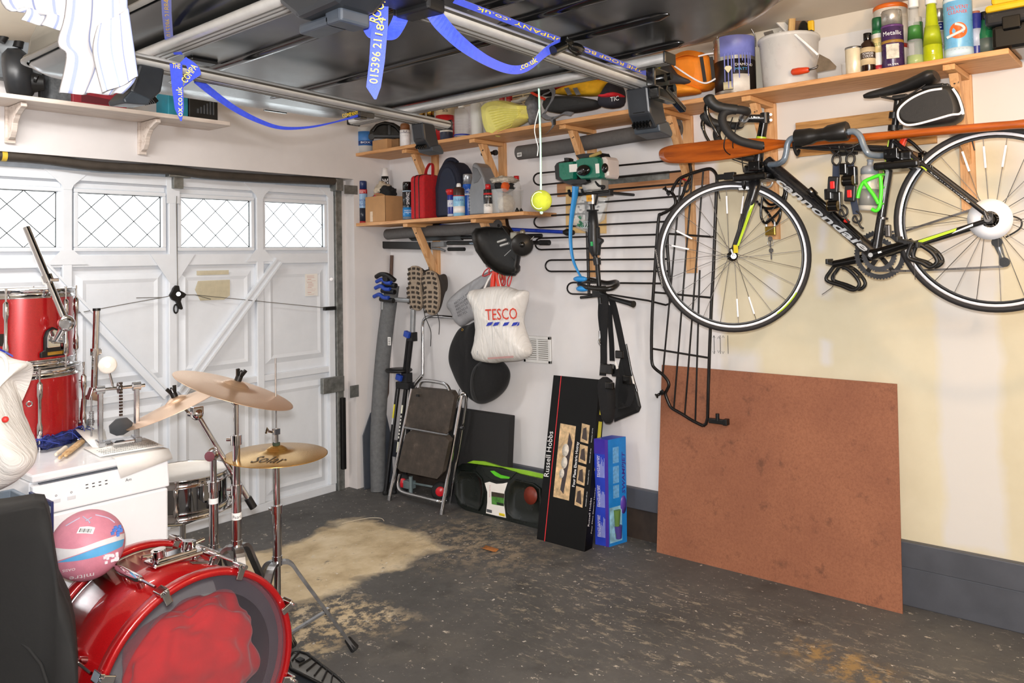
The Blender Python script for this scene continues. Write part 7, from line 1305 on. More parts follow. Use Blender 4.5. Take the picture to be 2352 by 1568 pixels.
recess(smooth_path([(100, 900), (140, 810), (330, 825), (400, 900), (420, 1050), (400, 1200), (360, 1275), (150, 1200), (105, 1100)], 3, True) if False else [(100, 900), (140, 810), (330, 825), (400, 900), (420, 1050), (400, 1200), (360, 1275), (150, 1200), (105, 1100)], 'moulded_panel'); recess([(730, 960), (790, 915), (1000, 960), (1080, 1020), (1090, 1300), (1060, 1430), (760, 1370), (690, 1300), (690, 1120)], 'moulded_panel')
LM = mat('8fc52c', .45, 0, .06); m = MB(); q = [Cs(*p)-nC*.02 for p in ((190, 722), (260, 697), (380, 705), (500, 740), (560, 762), (830, 805), (890, 815), (1130, 870), (1130, 915), (830, 852), (600, 775))]; m.solid(q, -nC*.02); m.build('lime_lid_edge', LM, t)
m = MB(); m.solid([Cs(*p)+nC*.004 for p in ((385, 760), (600, 785), (800, 830), (720, 920), (600, 945), (500, 920), (430, 860))], -nC*.01); m.build('handle_recess', mat('141a16', .35), t, bevel=.004); m = MB(); m.solid([Cs(*p)+nC*.0065 for p in ((495, 815), (540, 812), (620, 860), (725, 885), (715, 905), (620, 900), (550, 870))], nC*.002); m.build('lime_handle', mat('58c81e', .4), t)
m = MB(); m.solid([Cs(*p)+nC*.002 for p in ((425, 955), (480, 940), (560, 965), (640, 960), (690, 948), (655, 1060), (650, 1200), (672, 1360), (560, 1335), (440, 1305), (455, 1180), (455, 1060))], nC*.001); lb = m.build('product_label', PAPER, t)
def lab(q, mt, nm='print'): m = MB(); m.solid([Cs(*p)+nC*.0038 for p in q], nC*.0004); return m.build(nm, mt, lb)
lab(((505, 1055), (655, 1080), (652, 1130), (505, 1110)), mat('3c3426', .6, 0, .3, 60), 'photo_print'); lab(((505, 1110), (652, 1130), (650, 1225), (508, 1200)), mat('4d8a35', .6, 0, .3, 50), 'photo_print'); lab(((592, 1300), (658, 1314), (660, 1346), (594, 1330)), mat('ecd21f', .5), 'yellow_print'); lab(((450, 1255), (510, 1270), (510, 1305), (448, 1290)), mat('55565a', .6)); lab(((565, 1175), (648, 1195), (650, 1225), (570, 1208)), mat('2a2b2c', .6))
u = Cs(482, 980)-Cs(478, 1120); text('SPORTS', frame(Cs(488, 1122)+nC*.0042, u, nC.cross(u)), .006, mat('c43c5c', .5), lb, width=u.length); u = Cs(660, 1335)-Cs(594, 1320); text('96363', frame(Cs(598, 1325)+nC*.0046, u, nC.cross(u)), .004, INKBLACK, lb, width=u.length*.85)
m = MB(); m.lathe([(0, 0), (.05, 0), (.05, .002), (0, .002)], zframe(Cs(960, 1100)+nC*.004, nC), 24); m.build('red_disc', mat('7c2c1a', .5), t)
# ---- black product carton
t = thing('appliance_box', onZ(1300, 1255, 0), 'tall black appliance carton with red line and tray photographs, leaning on the wall', 'box'); BC = mat('0a0a0a', .5, 0, .15, 12, spec=.2)
bl_, br_ = onZ(1231, 1238, .0), onZ(1352, 1269, .0); bl_.x = br_.x = -.345; tl_, tr_ = onX(1271, 861, -.12), onX(1380, 869, -.12)
br_ = V((-.345, bl_.y-.325, 0)); tr_ = V((-.12, tl_.y-.325, tl_.z)); nB = (br_-bl_).cross(tl_-bl_).normalized(); nB = nB if nB.x < 0 else -nB
m = MB(); m.solid([bl_, br_, tr_, tl_], -nB*.07); cb = m.build('carton', BC, t, bevel=.003)
oB, uB, vB = bl_, (br_-bl_), (tl_-bl_)
def bp(s, h, d=.0008): return oB+uB*s+vB*h+nB*d
def bq(pts, mt, nm, d=.0008): m = MB(); m.solid([bp(*q, d) for q in pts], nB*.0006); return m.build(nm, mt, t)
bq(((.17, 0), (.185, 0), (.185, 1), (.17, 1)), mat('d8202a', .4), 'red_line')
WOODP = mat('d9b98c', .5, 0, .35, 24)
bq(((.265, .265), (.60, .262), (.60, .702), (.265, .706)), WOODP, 'tray_photo'); bq(((.40, .315), (.475, .292), (.56, .60), (.475, .66)), mat('2a1512', .3), 'tray_picture', .0016)
for s, h, r1 in ((.43, .55, .022), (.43, .475, .020), (.40, .41, .016)): m = MB(); m.lathe([(0, .0005), (r1, .0005), (r1, .0002), (r1*1.05, 0)], zframe(bp(s, h, .0024), nB) @ Matrix.Diagonal((1, 1.5, 1, 1)), 16); m.build('plate_picture', mat('e4ddd0', .5, 0, .2, 60), t)
for h0, h1 in ((.615, .725), (.495, .60), (.37, .478), (.245, .355)):
    bq(((.72, h0), (.885, h0-.006), (.885, h1-.006), (.72, h1)), WOODP, 'small_photo'); bq(((.745, h0+.02), (.86, h0+.01), (.82, h1-.02), (.76, h1-.03)), mat('3a2c26', .4), 'photo_subject', .0016)
    text('Dishwasher safe tray'[:20], frame(bp(.955, h0+.005, .0012), vB, -uB), .006, IW, t, width=.075)
text('Russell Hobbs', frame(bp(.125, .37, .0012), vB, -uB), .036, IW, t, width=vB.length*.275); text('Four Plate Electric Hotray', frame(bp(.69, .345, .0012), vB, -uB), .018, IW, t, width=vB.length*.265, bold=.015)
sB = uB.normalized(); side0 = br_-nB*.035
def sq(a0, a1, h0, h1, mt, nm): m = MB(); m.solid([br_-nB*(.07*a)+vB*h+sB*.0008 for a, h in ((a0, h0), (a1, h0), (a1, h1), (a0, h1))], sB*.0006); return m.build(nm, mt, t)
sq(.35, .8, .60, .75, mat('d9cf36', .5), 'yellow_panel'); sq(.35, .8, .46, .56, mat('d9cf36', .5), 'yellow_panel'); sq(.35, .8, .79, .87, mat('d9cf36', .5), 'yellow_panel'); m = MB(); m.solid([br_-nB*(.07*a)+vB*h+sB*.0008 for a, h in ((.25, .565), (.9, .565), (.58, .592))], sB*.0006); m.build('red_arrow', RED, t)
text('Russell Hobbs', frame(br_-nB*.022+vB*.14+sB*.0012, vB, nB), .016, IW, t, width=vB.length*.16); text('Four Plate Electric Hotray', frame(br_-nB*.05+vB*.10+sB*.0012, vB, nB), .009, IW, t, width=vB.length*.26)
# ---- blue toy carton
t = thing('toy_box', onZ(1405, 1250, 0), 'tall blue and purple toy carton standing between the black carton and the hardboard', 'box')
b0, b1, b2 = onZ(1368, 1247, 0), onZ(1399, 1256, 0), onZ(1440, 1241, 0); top = onX(1398, 1012, b1.x); hgt = top.z*1.0; f0 = b1+(b0-b1)*1.0; up3 = V((.012, 0, hgt))
f0 = b1+V((-.012, .082, 0)); s0 = b1+V((.125, -.03, 0)); BLU = mat('2a43c0', .35, 0, .1, 9); BLU2 = mat('1f7fcf', .35, 0, .12, 9)
m = MB(); m.solid([f0, b1, b1+up3, f0+up3], s0-b1); m.build('carton', BLU, t, bevel=.002)
def fq(o, u, n, s0_, s1_, h0, h1, mt, nm, d=.0008): m = MB(); m.solid([o+u*s+up3*h+n*d for s, h in ((s0_, h0), (s1_, h0), (s1_, h1), (s0_, h1))], n*.0005); return m.build(nm, mt, t)
uF = f0-b1; nF = V((-1, -.17, 0)).normalized(); uS = s0-b1; nS = V((-.24, -1, 0)).normalized()
fq(b1, uS, nS, .0, 1, 0, 1, BLU2, 'side_panel'); fq(b1, uF, nF, 0, .22, 0, 1, mat('4a2f9a', .4), 'purple_band'); fq(b1, uF, nF, .22, 1, .86, 1, mat('3b2aa0', .4), 'purple_band')
for h in (.08, .36, .64):
    for k, s_ in enumerate((.86, .76)): text(('BATTLE STATION', 'INFLATABLE SET')[k], frame(b1+uF*(s_-.06)+up3*h+nF*.0018, up3, -uF if False else uF*-1), .008, IW, t, width=up3.length*.2)
    m = MB(); rs = random.Random(int(h*50))
    for k in range(9): s_ = .64-k*.045; l_ = .10+.1*rs.random(); m.solid([b1+uF*s+up3*q+nF*.0016 for s, q in ((s_, h), (s_-.018, h), (s_-.018, h+l_), (s_, h+l_))], nF*.0004)
    m.build('print', mat('b9c4ee', .6), t)
for h0, h1 in ((.77, .92), (.58, .74), (.44, .56)): fq(b1, uS, nS, .25, .58, h0, h1, mat('6aa9dd', .5, 0, .2, 60), 'text_panel', .0016)
text('SWAMPJET', frame(b1+uS*.92+up3*.46+nS*.0018, up3, -uS), .022, mat('3a2a8f', .4), t, width=up3.length*.40, shear=.2, bold=.03)
fq(b1, uS, nS, .04, .72, .03, .36, mat('8fc3df', .5, 0, .35, 16), 'picture_panel', .0016); m = MB(); q = b1+uS*.42+up3*.2+nS*.004; m.tube([q-up3*.12, q+up3*.13], [.010, .022], 8); m.build('toy_picture', mat('5d7d3e', .5), t); m = MB(); m.tube([q-up3*.14+uS*.08, q-up3*.02+uS*.05], [.018, .024], 8); m.build('rider_picture', mat('4a3a86', .5), t)
m = MB(); m.lathe([(0, .001), (.022, .001), (.022, 0)], zframe(b1+uS*.82+up3*.36+nS*.0012, nS) @ Matrix.Diagonal((1, 2.2, 1, 1)), 18); m.build('purple_badge', mat('5b3fa8', .4), t)
# ================================================================ drum kit, dishwasher and the near left corner
RS = NT('red_lacquer'); v_ = RS.geo(); n_ = RS.noise(v_, 900, 2); RS.l(RS.ramp(n_, [(.35, lin('84090d')), (.65, lin('c41218'))]), RS.b.inputs['Base Color']); RS.b.inputs['Roughness'].default_value = .3; RS.b.inputs['Coat Weight'].default_value = .8; RS.b.inputs['Coat Roughness'].default_value = .06; RS.b.inputs['Metallic'].default_value = .25; REDL = RS.m
BRZ = NT('lathed_bronze'); v_ = BRZ.co(); 
def bronze(name, c0, c1, rough=.28):
    q = NT(name); g = q.n('ShaderNodeTexGradient', gradient_type='SPHERICAL'); mp_ = q.mp(q.co(), (3.5, 3.5, 3.5)); q.l(mp_, g.inputs[0]); w_ = q.n('ShaderNodeTexWave', wave_type='RINGS', rings_direction='Z'); q.l(q.mp(q.co(), (60, 60, 0)), w_.inputs[0]); w_.inputs['Scale'].default_value = 1.0
    q.l(q.mix(w_.outputs['Fac'], lin(c0), lin(c1)), q.b.inputs['Base Color']); q.b.inputs['Metallic'].default_value = .85; q.b.inputs['Roughness'].default_value = rough; q.bump(w_.outputs['Fac'], .12, .001); return q.m
BR1 = bronze('lathed_bronze_pale', 'd9b394', 'e6c6a8', .38); BR2 = bronze('lathed_bronze_gold', 'b88d4a', 'd0a761', .25)
bpy.data.materials.remove(BRZ.m)
WAPP = mat('f3f4f7', .22, 0, .01, coat=.3)
# ---- dishwasher
t = thing('dishwasher', V((-2.535, -1.15, 0)), 'white slimline dishwasher with papers and drums on top', 'dishwasher'); DX0, DX1, DY, DT = -2.76, -2.31, -1.465, .85
m = MB(); m.box2((DX0, DY+.03, .02), (DX1, -.845, DT-.028)); m.build('cabinet', WAPP, t, bevel=.006); m = MB(); m.box2((DX0-.002, DY-.002, DT-.026), (DX1+.002, -.843, DT)); m.build('worktop', WAPP, t, bevel=.006)
m = MB(); m.solid([V((DX0, DY+.028, DT-.032)), V((DX0, DY-.002, DT-.036)), V((DX0, DY-.014, DT-.135)), V((DX0, DY+.028, DT-.135))], (DX1-DX0, 0, 0)); cp = m.build('control_panel', WAPP, t, bevel=.006)
m = MB(); m.box2((DX0+.004, DY-.010, .10), (DX1-.004, DY+.028, DT-.139)); m.build('door', WAPP, t, bevel=.008); m = MB(); m.box2((DX0+.02, DY-.005, DT-.0345), (DX0+.30, DY+.01, DT-.030)); m.build('handle_slot', mat('5b616b', .5), t)
pf = lambda x, z: V((DX0+x, DY-.0035-.0122*((DT-.036)-z)/.1, z))
for x in (.068, .115): m = MB(); m.box(pf(x, DT-.098), (.026, .003, .012)); m.build('push_button', mat('dfe1e5', .35), cp, bevel=.001)
m = MB()
for k in range(4):
    for z in (.066, .077): m.box(pf(.165+k*.021, DT-z)-V((0, .0006, 0)), (.008, .001, .003))
for x in (.068, .115): m.ring(frame(pf(x, DT-.080)-V((0, .001, 0)), (1, 0, 0), ZV), .0028, .0006, 12, 4)
m.build('panel_print', INKBLACK, cp); text('Am', frame(pf(.292, DT-.084)-V((0, .001, 0)), (1, 0, 0), ZV), .011, INKBLACK, cp)
m = MB()
for x in (DX0+.04, DX1-.04): m.cyl((x, DY+.07, 0), (x, DY+.07, .03), .018, seg=10); m.cyl((x, -.89, 0), (x, -.89, .03), .018, seg=10)
m.box2((DX0+.01, DY+.03, .012), (DX1-.01, DY+.05, .10)); m.build('plinth', mat('c9cbd0', .5), t)
# papers
def music(o, rows_, M_):
    m = MB(M_); rs = random.Random(4)
    for r_ in range(rows_):
        y = -.02-r_*.026; m.box((.105, y, .0008), (.19, .0007, .0004))
        for k in range(26): m.box((.012+k*.0074, y+.004*rs.random(), .0009), (.0035, .004+.004*rs.random(), .0004), Matrix.Rotation(.5*rs.random(), 3, 'Z'))
    m.build('notes', INKBLACK, o)
c = onZ(295, 1038, DT+.004); M_ = frame(onZ(222, 1040, DT+.006), V((.98, -.10, 0)), V((.10, .98, 0)))
m = MB(M_); rows = [[V((x, y, z)) for x in (-.01, .07, .14, .21)] for y, z in ((.14, 0), (.06, .001), (.0, 0), (-.075, .0)) ]; m.grid(rows, True); pp_ = tag(m.build('music_sheet', PAPER, solidify=.0006), 'white sheet of music lying on the dishwasher under the drum pedal', 'paper')
text_rows = music(pp_, 4, M_ @ Matrix.Translation((0, .055, 0)))
yf = DY-.018; m = MB(); rows = [[V((x, DY+.03, DT+.003)) for x in (-2.50, -2.40, -2.315)], [V((x, DY-.006, DT+.002)) for x in (-2.50, -2.40, -2.31)], [V((x, yf, DT-.02)) for x in (-2.50, -2.40, -2.305)], [V((-2.49, yf-.006, DT-.065)), V((-2.40, yf-.004, DT-.05)), V((-2.303, yf-.003, DT-.035))]]
m.grid(rows, True); tag(m.build('blank_sheet', PAPER, solidify=.0006), 'blank white sheet folded down over the front of the dishwasher', 'paper')
m = MB(); q = [onZ(172, 985, DT+.05), onZ(215, 1030, DT+.004), onZ(250, 1030, DT+.004), onZ(240, 985, DT+.005)]; m.grid([[q[0], q[3]], [q[1], q[2]]], True); tag(m.build('curled_sheet', PAPER, solidify=.0006), 'curled sheet of paper between drumsticks and drum pedal', 'paper')
# mesh bag and sticks
t = thing('mesh_bag', onZ(120, 1030, DT), 'dark blue net bag lying on the dishwasher below the red drums', 'net bag'); NB = NT('blue_net'); n_ = NB.noise(NB.warp(NB.geo(), 40, .05), 60, 4, .8); NB.l(NB.ramp(n_, [(.4, lin('141c4a')), (.6, lin('2b3c8e'))]), NB.b.inputs['Base Color']); NB.bump(n_, .8, .01)
a, b = onZ(88, 1040, DT), onZ(178, 1008, DT); c = (a+b)/2; lump(MB(), c+V((0, 0, .028)), ((b-a).length*.52, .05, .028), 31, .35, 3.5, R=Matrix.Rotation(math.atan2(b.y-a.y, b.x-a.x), 3, 'Z')).build('net', NB.m, t)
m = MB(); rs = random.Random(8)
for k in range(26): s_ = rs.random(); p_ = a.lerp(b, s_)+V((rs.uniform(-.02, .02), rs.uniform(-.03, .03), .045)); m.tube(smooth_path([p_, p_+V((rs.uniform(-.04, .04), rs.uniform(-.03, .03), .012)), p_+V((rs.uniform(-.07, .07), rs.uniform(-.04, .04), -.02))], 3), .0016, 4)
o = m.build('net_strands', mat('3345a0', .7), t); o['kind'] = 'stuff'
STW = wood('dcb98a', 'b98e5c', 0, 6, knots=False)
for k, (p0, p1, lb) in enumerate((((136, 1052), (186, 1012), 'drumstick lying nearest the front of the dishwasher beside the net bag'), ((150, 1046), (190, 1014), 'second drumstick lying just behind the front one'), ((128, 1044), (150, 1028), 'pale drumstick tip poking from under the net bag'))):
    a, b = onZ(*p0, DT+.012), onZ(*p1, DT+.012); m = MB(); m.tube([a, a.lerp(b, .04), a.lerp(b, .1), a.lerp(b, .2), b], [.004, .007, .004, .0075, .0085], 10); tag(m.build('drumstick', STW if k < 2 else mat('e6dccb', .5)), lb, 'drumstick')
t = thing('stick_bag_roll', onZ(190, 990, DT), 'dark rolled tube lying behind the net bag on the dishwasher', 'roll'); m = MB(); m.cyl(onZ(160, 1004, DT+.02), onZ(208, 968, DT+.02), .016, seg=12); m.build('roll', mat('3c4044', .4, .3), t)
# ---- drums
def lug_rod(par, p0, p1, n, r=.011, nm='tension_lug'):
    p0, p1 = V(p0), V(p1); m = MB(); q = lambda s: p0.lerp(p1, s); m.tube([q(0), q(.14)], .0035, 6); m.tube([q(.86), q(1)], .0035, 6); m.tube([q(.12), q(.15), q(.3), q(.36), q(.64), q(.70), q(.85), q(.88)], [r*.5, r, r, r*.6, r*.6, r, r, r*.5], 10)
    m.cyl(q(.22), q(.22)-n*.016, r*.7, seg=8); m.cyl(q(.78), q(.78)-n*.016, r*.7, seg=8); o = m.build(nm, CHROME, par); m = MB(); m.cyl(q(0), q(-.05), .005, seg=6); m.cyl(q(1), q(1.05), .005, seg=6); m.each('square_head', CHROME, o); return o
def drum(name, label, c, r, h, mt, lugs, hoops=(1, 1), a0=0, group=None, lugmid=True):
    c = V(c); T_ = Matrix.Translation(c); t = thing(name, c, label, 'drum', group)
    MB().lathe([(r*.985, .014), (r*.985, h-.014)], T_, 48).build('shell', mt, t)
    for k, z in enumerate((0, h-.034)):
        m = MB(); m.lathe([(r*.99, z), (r*1.03, z), (r*1.03, z+.004), (r*1.012, z+.005), (r*1.012, z+.028), (r*1.035, z+.030), (r*1.035, z+.034), (r*.985, z+.034), (r*.985, z+.002), (r*.99, z)], T_, 48); m.build('hoop', CHROME, t)
    m = MB(); m.lathe([(0, h-.008), (r*.97, h-.008), (r*.985, h-.002)], T_, 40); m.build('batter_head', mat('e6e3dd', .5, 0, .03), t); m = MB(); m.lathe([(0, .006), (r*.98, .006)], T_, 40); m.build('lower_head', mat('d5d3ce', .4), t)
    for k in range(lugs):
        a = a0+2*PI*k/lugs; n = V((math.cos(a), math.sin(a), 0)); lug_rod(t, c+n*(r*1.005+.018)+ZV*.008, c+n*(r*1.005+.018)+ZV*(h-.008), n, .0105)
    return t
TC = (-2.605, -.905); dt1 = drum('tom_drum', 'lower of the two stacked red tom drums standing on the dishwasher', (*TC, DT+.001), .188, .30, REDL, 6, a0=-.60)
dt2 = drum('tom_drum', 'upper of the two stacked red tom drums, with a chrome arm mounted on it', (TC[0]-.012, TC[1]+.01, DT+.303), .182, .30, REDL, 6, a0=-1.05)
def ondrum(c, r, x, z): # outward normal of the drum at the azimuth seen at pixel column x
    best = None
    for k in range(360):
        a = k*PI/180; p_ = V((c[0]+r*math.cos(a), c[1]+r*math.sin(a), z)); n = V((math.cos(a), math.sin(a), 0)); d = p_-CAM
        if n.dot(d) > 0: continue
        u_ = CX+F*d.dot(RT)/d.dot(FW); e = abs(u_-x)
        if best is None or e < best[0]: best = (e, p_, n)
    return best[1], best[2]
p_, n_ = ondrum((TC[0]-.012, TC[1]+.01), .180, 118, DT+.41); M_ = frame(p_, n_.cross(ZV)*-1, ZV)
m = MB(M_); m.prism([(-.048, -.065), (.06, -.065), (.06, -.045), (.034, -.04), (.034, .01), (.025, .035), (0, .048), (-.025, .035), (-.034, .01), (-.034, -.04), (-.048, -.045)], .012); m.build('mount_base', BLACK, dt2, bevel=.004); m = MB(M_); m.prism([(-.026, -.03), (.026, -.03), (.026, .01), (.018, .032), (0, .04), (-.018, .032), (-.026, .01)], .018); m.cyl((0, 0, .015), (.02, 0, .045), .016, seg=14); m.build('mount_plate', CHROME, dt2, bevel=.003)
m = MB(M_); m.box((.012, -.052, .0125), (.07, .012, .002)); m.build('gold_badge', BRASS, dt2); p2, n2 = ondrum((TC[0]-.012, TC[1]+.01), .181, 5, DT+.42); m = MB(frame(p2, n2.cross(ZV)*-1, ZV)); m.box((0, 0, .001), (.03, .045, .003)); m.build('name_badge', mat('34302c', .3, .5), dt2)
p3, n3 = ondrum(TC, .186, 67, DT+.18); m = MB(frame(p3, n3.cross(ZV)*-1, ZV)); m.ring(Matrix.Translation((0, 0, .002)), .009, .003, 20, 8); m.build('vent_grommet', CHROME, dt1)
# chrome arm on the upper tom
t = thing('drum_boom', p_, 'angled chrome tom arm rising from the upper red drum across the window', 'drum arm'); Dm = (p_+n_*.06-CAM).dot(FW); j = onD(152, 742, Dm); e = onD(60, 522, Dm+.02)
m = MB(); m.tube([j, e], .0135, 14); m.build('arm_tube', CHROME, t); m = MB(); m.ball(j, .031, 16, 10); m.cyl(p_+n_*.03, j, .013, seg=12); m.build('ball_joint', CHROME, t); q = j.lerp(e, .46); u = (e-j).normalized(); m = MB(); m.cyl(q-u*.014, q+u*.014, .021, seg=14); m.box(q+RT*.022-u*.004, (.03, .02, .012)); m.build('memory_lock', CHROME, t, bevel=.002); m = MB(); m.cyl(j+RT*.015-FW*.02, j+RT*.02-FW*.042, .017, seg=12); m.build('clamp_nut', STEEL, t)
# chrome post behind, and the bass pedal on the dishwasher
t = thing('stand_post', V((-2.46, -1.0, DT)), 'chrome stand post with black cap rising behind the drum pedal on the dishwasher', 'stand'); a, b = onY(222, 710, -1.0), onY(216, 905, -1.0); m = MB(); m.cyl(b, a, .0125, seg=14); m.build('tube', CHROME, t); m = MB(); m.cyl(a.lerp(b, .0)-ZV*.006, a+ZV*.004, .0145, seg=14); m.build('black_cap', BLACK, t); q = a.lerp(b, .5); m = MB(); m.cyl(q-ZV*.014, q+ZV*.014, .019, seg=14); m.box(q+RT*.014, (.02, .012, .016)); m.build('memory_lock', CHROME, t, bevel=.002)
m = MB(); m.box(b, (.04, .035, .05), Matrix.Rotation(.3, 3, 'Y')); m.tube([b-RT*.01, b-RT*.04-ZV*.02, V((b.x-.05, b.y, DT+.003))], .011, 10); m.cyl(V((b.x-.05, b.y, DT+.001)), V((b.x-.05, b.y, DT+.012)), .03, seg=14); m.build('base_clamp', CHROME, t, bevel=.004)
t = thing('bass_pedal', onZ(272, 1022, DT), 'silver kick pedal with round white felt beater standing on the dishwasher', 'drum pedal'); SLV = mat('b9bcc0', .25, .85, .05)
fl, fr = onZ(229, 1022, DT+.008), onZ(312, 1010, DT+.008); u = (fr-fl).normalized(); n = V((u.y, -u.x, 0)); hh = .21
def pp(s, d, z): return fl+u*s+n*d+ZV*z
Lw = (fr-fl).length
for s in (0, Lw): m = MB(); m.solid([pp(s-.008, 0, 0), pp(s+.008, 0, 0), pp(s+.008, .0, hh), pp(s-.008, .0, hh)], n*.026); m.solid([pp(s-.012, -.03, 0), pp(s+.012, -.03, 0), pp(s+.012, .05, 0), pp(s-.012, .05, 0)], ZV*.018); m.cyl(pp(s-.014, .013, hh), pp(s+.014, .013, hh), .017, seg=14); m.build('upright', SLV, t, bevel=.003)
m = MB(); m.cyl(pp(-.025, .013, hh), pp(Lw+.03, .013, hh), .007, seg=10); m.build('axle', CHROME, t); m = MB(); m.solid([pp(-.01, -.03, 0), pp(Lw+.01, -.03, 0), pp(Lw+.01, .0, 0), pp(-.01, .0, 0)], ZV*.012); m.build('base_bar', SLV, t, bevel=.002)
cx_ = Lw*.52; m = MB(); M_ = zframe(pp(cx_, .013, hh), u); m.lathe([(.010, -.006), (.022, -.006), (.022, .006), (.010, .006)], M_, 20); m.build('chain_wheel', STEEL, t)
m = MB()
for k in range(11): m.box(pp(cx_, .038, hh+.02-k*.012), (.010, .008, .008), Matrix.Rotation(.2*(k % 2), 3, 'Z'))
m.build('drive_chain', DSTEEL, t)
m = MB(); m.solid([pp(cx_+a, .045+b*.4, .10+b) for a, b in ((-.018, 0), (.018, 0), (.042, -.025), (.036, -.055), (.012, -.07), (-.012, -.07), (-.036, -.055), (-.042, -.025))], n*.008); m.build('toe_stop', mat('55585c', .4, .4), t, bevel=.003); m = MB(); m.box(pp(cx_, .07, .015), (.075, .05, .012), Matrix.Rotation(math.atan2(u.y, u.x), 3, 'Z')); m.build('footboard_hinge', CHROME, t, bevel=.003)
bt_ = onD(247, 838, (pp(cx_, 0, hh)-CAM).dot(FW)); m = MB(); m.cyl(pp(cx_-.02, .013, hh), bt_, .004, seg=8); m.build('beater_rod', CHROME, t); m = MB(); dn = (CAM-bt_).normalized(); m.lathe([(0, -.022), (.028, -.022), (.033, -.012), (.033, .012), (.028, .022), (0, .022)], zframe(bt_, dn), 24); bb_ = m.build('felt_beater', mat('efe9df', .9, 0, .05), t); m = MB(); m.cyl(bt_+dn*.02, bt_+dn*.027, .010, seg=12); m.build('beater_nut', STEEL, bb_)
m = MB(); q = pp(-.03, .013, hh-.02); m.cyl(q, q-ZV*.06, .003, seg=6)
for k in range(9): m.ring(Matrix.Translation(q-ZV*(.06+k*.006)), .008, .0016, 10, 5)
m.cyl(q-ZV*.115, q-ZV*.15, .003, seg=6); m.build('return_spring', STEEL, t)
# ---- snare drum and its stand
sn = drum('snare_drum', 'chrome snare drum beside the dishwasher with a white head', (-2.075, -1.10, .50), .18, .165, mat('8f9194', .08, 1, .04), 8, a0=.2)
p_, n_ = ondrum((-2.075, -1.10), .18, 468, .60); m = MB(frame(p_, n_.cross(ZV)*-1, ZV)); m.box((0, .01, .014), (.035, .07, .03)); m.cyl((0, .045, .02), (.03, .055, .05), .007, seg=8); m.box((.02, -.03, .02), (.02, .03, .03)); m.build('strainer', CHROME, sn, bevel=.004)
t = thing('snare_stand', V((-2.075, -1.10, 0)), 'chrome tripod stand carrying the snare drum', 'drum stand'); c = V((-2.075, -1.10, 0)); m = MB(); m.cyl(c+ZV*.05, c+ZV*.44, .0125, seg=12); m.build('tube', CHROME, t)
for k in range(3):
    a = 2*PI*k/3-.5; d = V((math.cos(a), math.sin(a), 0)); m = MB(); m.tube([c+ZV*.44, c+d*.12+ZV*.475, c+d*.19+ZV*.49, c+d*.197+ZV*.515], .007, 8); m.build('basket_arm', CHROME, t); m = MB(); m.tube([c+ZV*.30, c+d*.12+ZV*.24, c+d*.28+ZV*.012], .008, 8); m.build('leg', CHROME, t)
m = MB(); q = onY(400, 1190, -1.25); m.box((-2.20, -1.29, .42), (.10, .012, .018), Matrix.Rotation(-.15, 3, 'Y')); tag(m.build('red_lever', mat('c8261e', .4)), 'small red handle showing below the snare drum', 'handle'); bpy.data.objects['red_lever'].name = 'snare_lever'
lv = bpy.data.objects['snare_lever']; WO['snare_lever'] = lv.location.copy(); lv.parent = sn; lv.location = lv.location-sn.location
for k_ in ('category', 'label'): del lv[k_]
lv['label'] = 'red plastic lever'
# ---- cymbals and stands
def cymbal(par, c, n, R, mt, bell=.05, hgt=.022, nm='cymbal'):
    M_ = zframe(c, n); m = MB(); b = bell; pr = [(.006, hgt+.016), (b*.5, hgt+.013), (b*.85, hgt+.004), (b, hgt-.003), (R*.4, hgt*.66), (R*.7, hgt*.33), (R*.98, 0), (R, -.001), (R*.98, -.0016), (R*.7, hgt*.33-.0014), (b, hgt-.0045), (.006, hgt+.0145)]
    me_o = MB(); me_o.lathe(pr, None, 64); o = me_o.build(nm, mt, par, recalc=True); o.rotation_mode = 'QUATERNION'; L0 = WO[o.name]
    M2 = M_ @ Matrix.Translation(L0); o.rotation_quaternion = M2.to_quaternion(); o.location = M2.translation-(WO[par.name] if par is not None else V()); return o, M_
def tripod(t, c, zj, R, legs, rt=.0125, spread=.12):
    m = MB(); m.cyl(c+ZV*.06, c+ZV*zj, rt, seg=12); m.build('lower_tube', CHROME, t); m = MB(); m.cyl(c+ZV*(zj-.01), c+ZV*(zj+.025), rt*1.5, seg=12); m.cyl(c+ZV*.10, c+ZV*.13, rt*1.5, seg=12); m.each('leg_collar', CHROME, t)
    for a in legs:
        d = V((math.cos(a), math.sin(a), 0)); foot = c+d*R+ZV*.014; k1 = c+d*.05+ZV*(zj-.012); s = V((-d.y, d.x, 0))
        m = MB(); m.ribbon(smooth_path([c+d*.015+ZV*zj, k1, k1.lerp(foot, .2), foot], 4), s*.030, .012); lg = m.build('leg', STEEL, t); q = k1.lerp(foot, .55); m = MB(); m.ribbon([c+d*.015+ZV*.115, q], s*.018, .008); m.build('brace', STEEL, t)
        m = MB(); m.tube([k1.lerp(foot, .88), foot], [.013, .018], 8); m.build('rubber_foot', RUBBER, lg); m = MB(); m.box(q, (.02, .02, .022)); m.build('brace_clip', CHROME, lg, bevel=.002)
HC = V((-2.014, -1.715, 0)); t = thing('hi_hat_stand', HC, 'chrome hi-hat stand with a long pull rod, its leg reaching over the bare concrete', 'drum stand')
fdir = onZ(815, 1498, 0)-HC; ang = math.atan2(fdir.y, fdir.x); tripod(t, HC, .40, fdir.length, (ang, ang+2.2, ang-2.2)); 
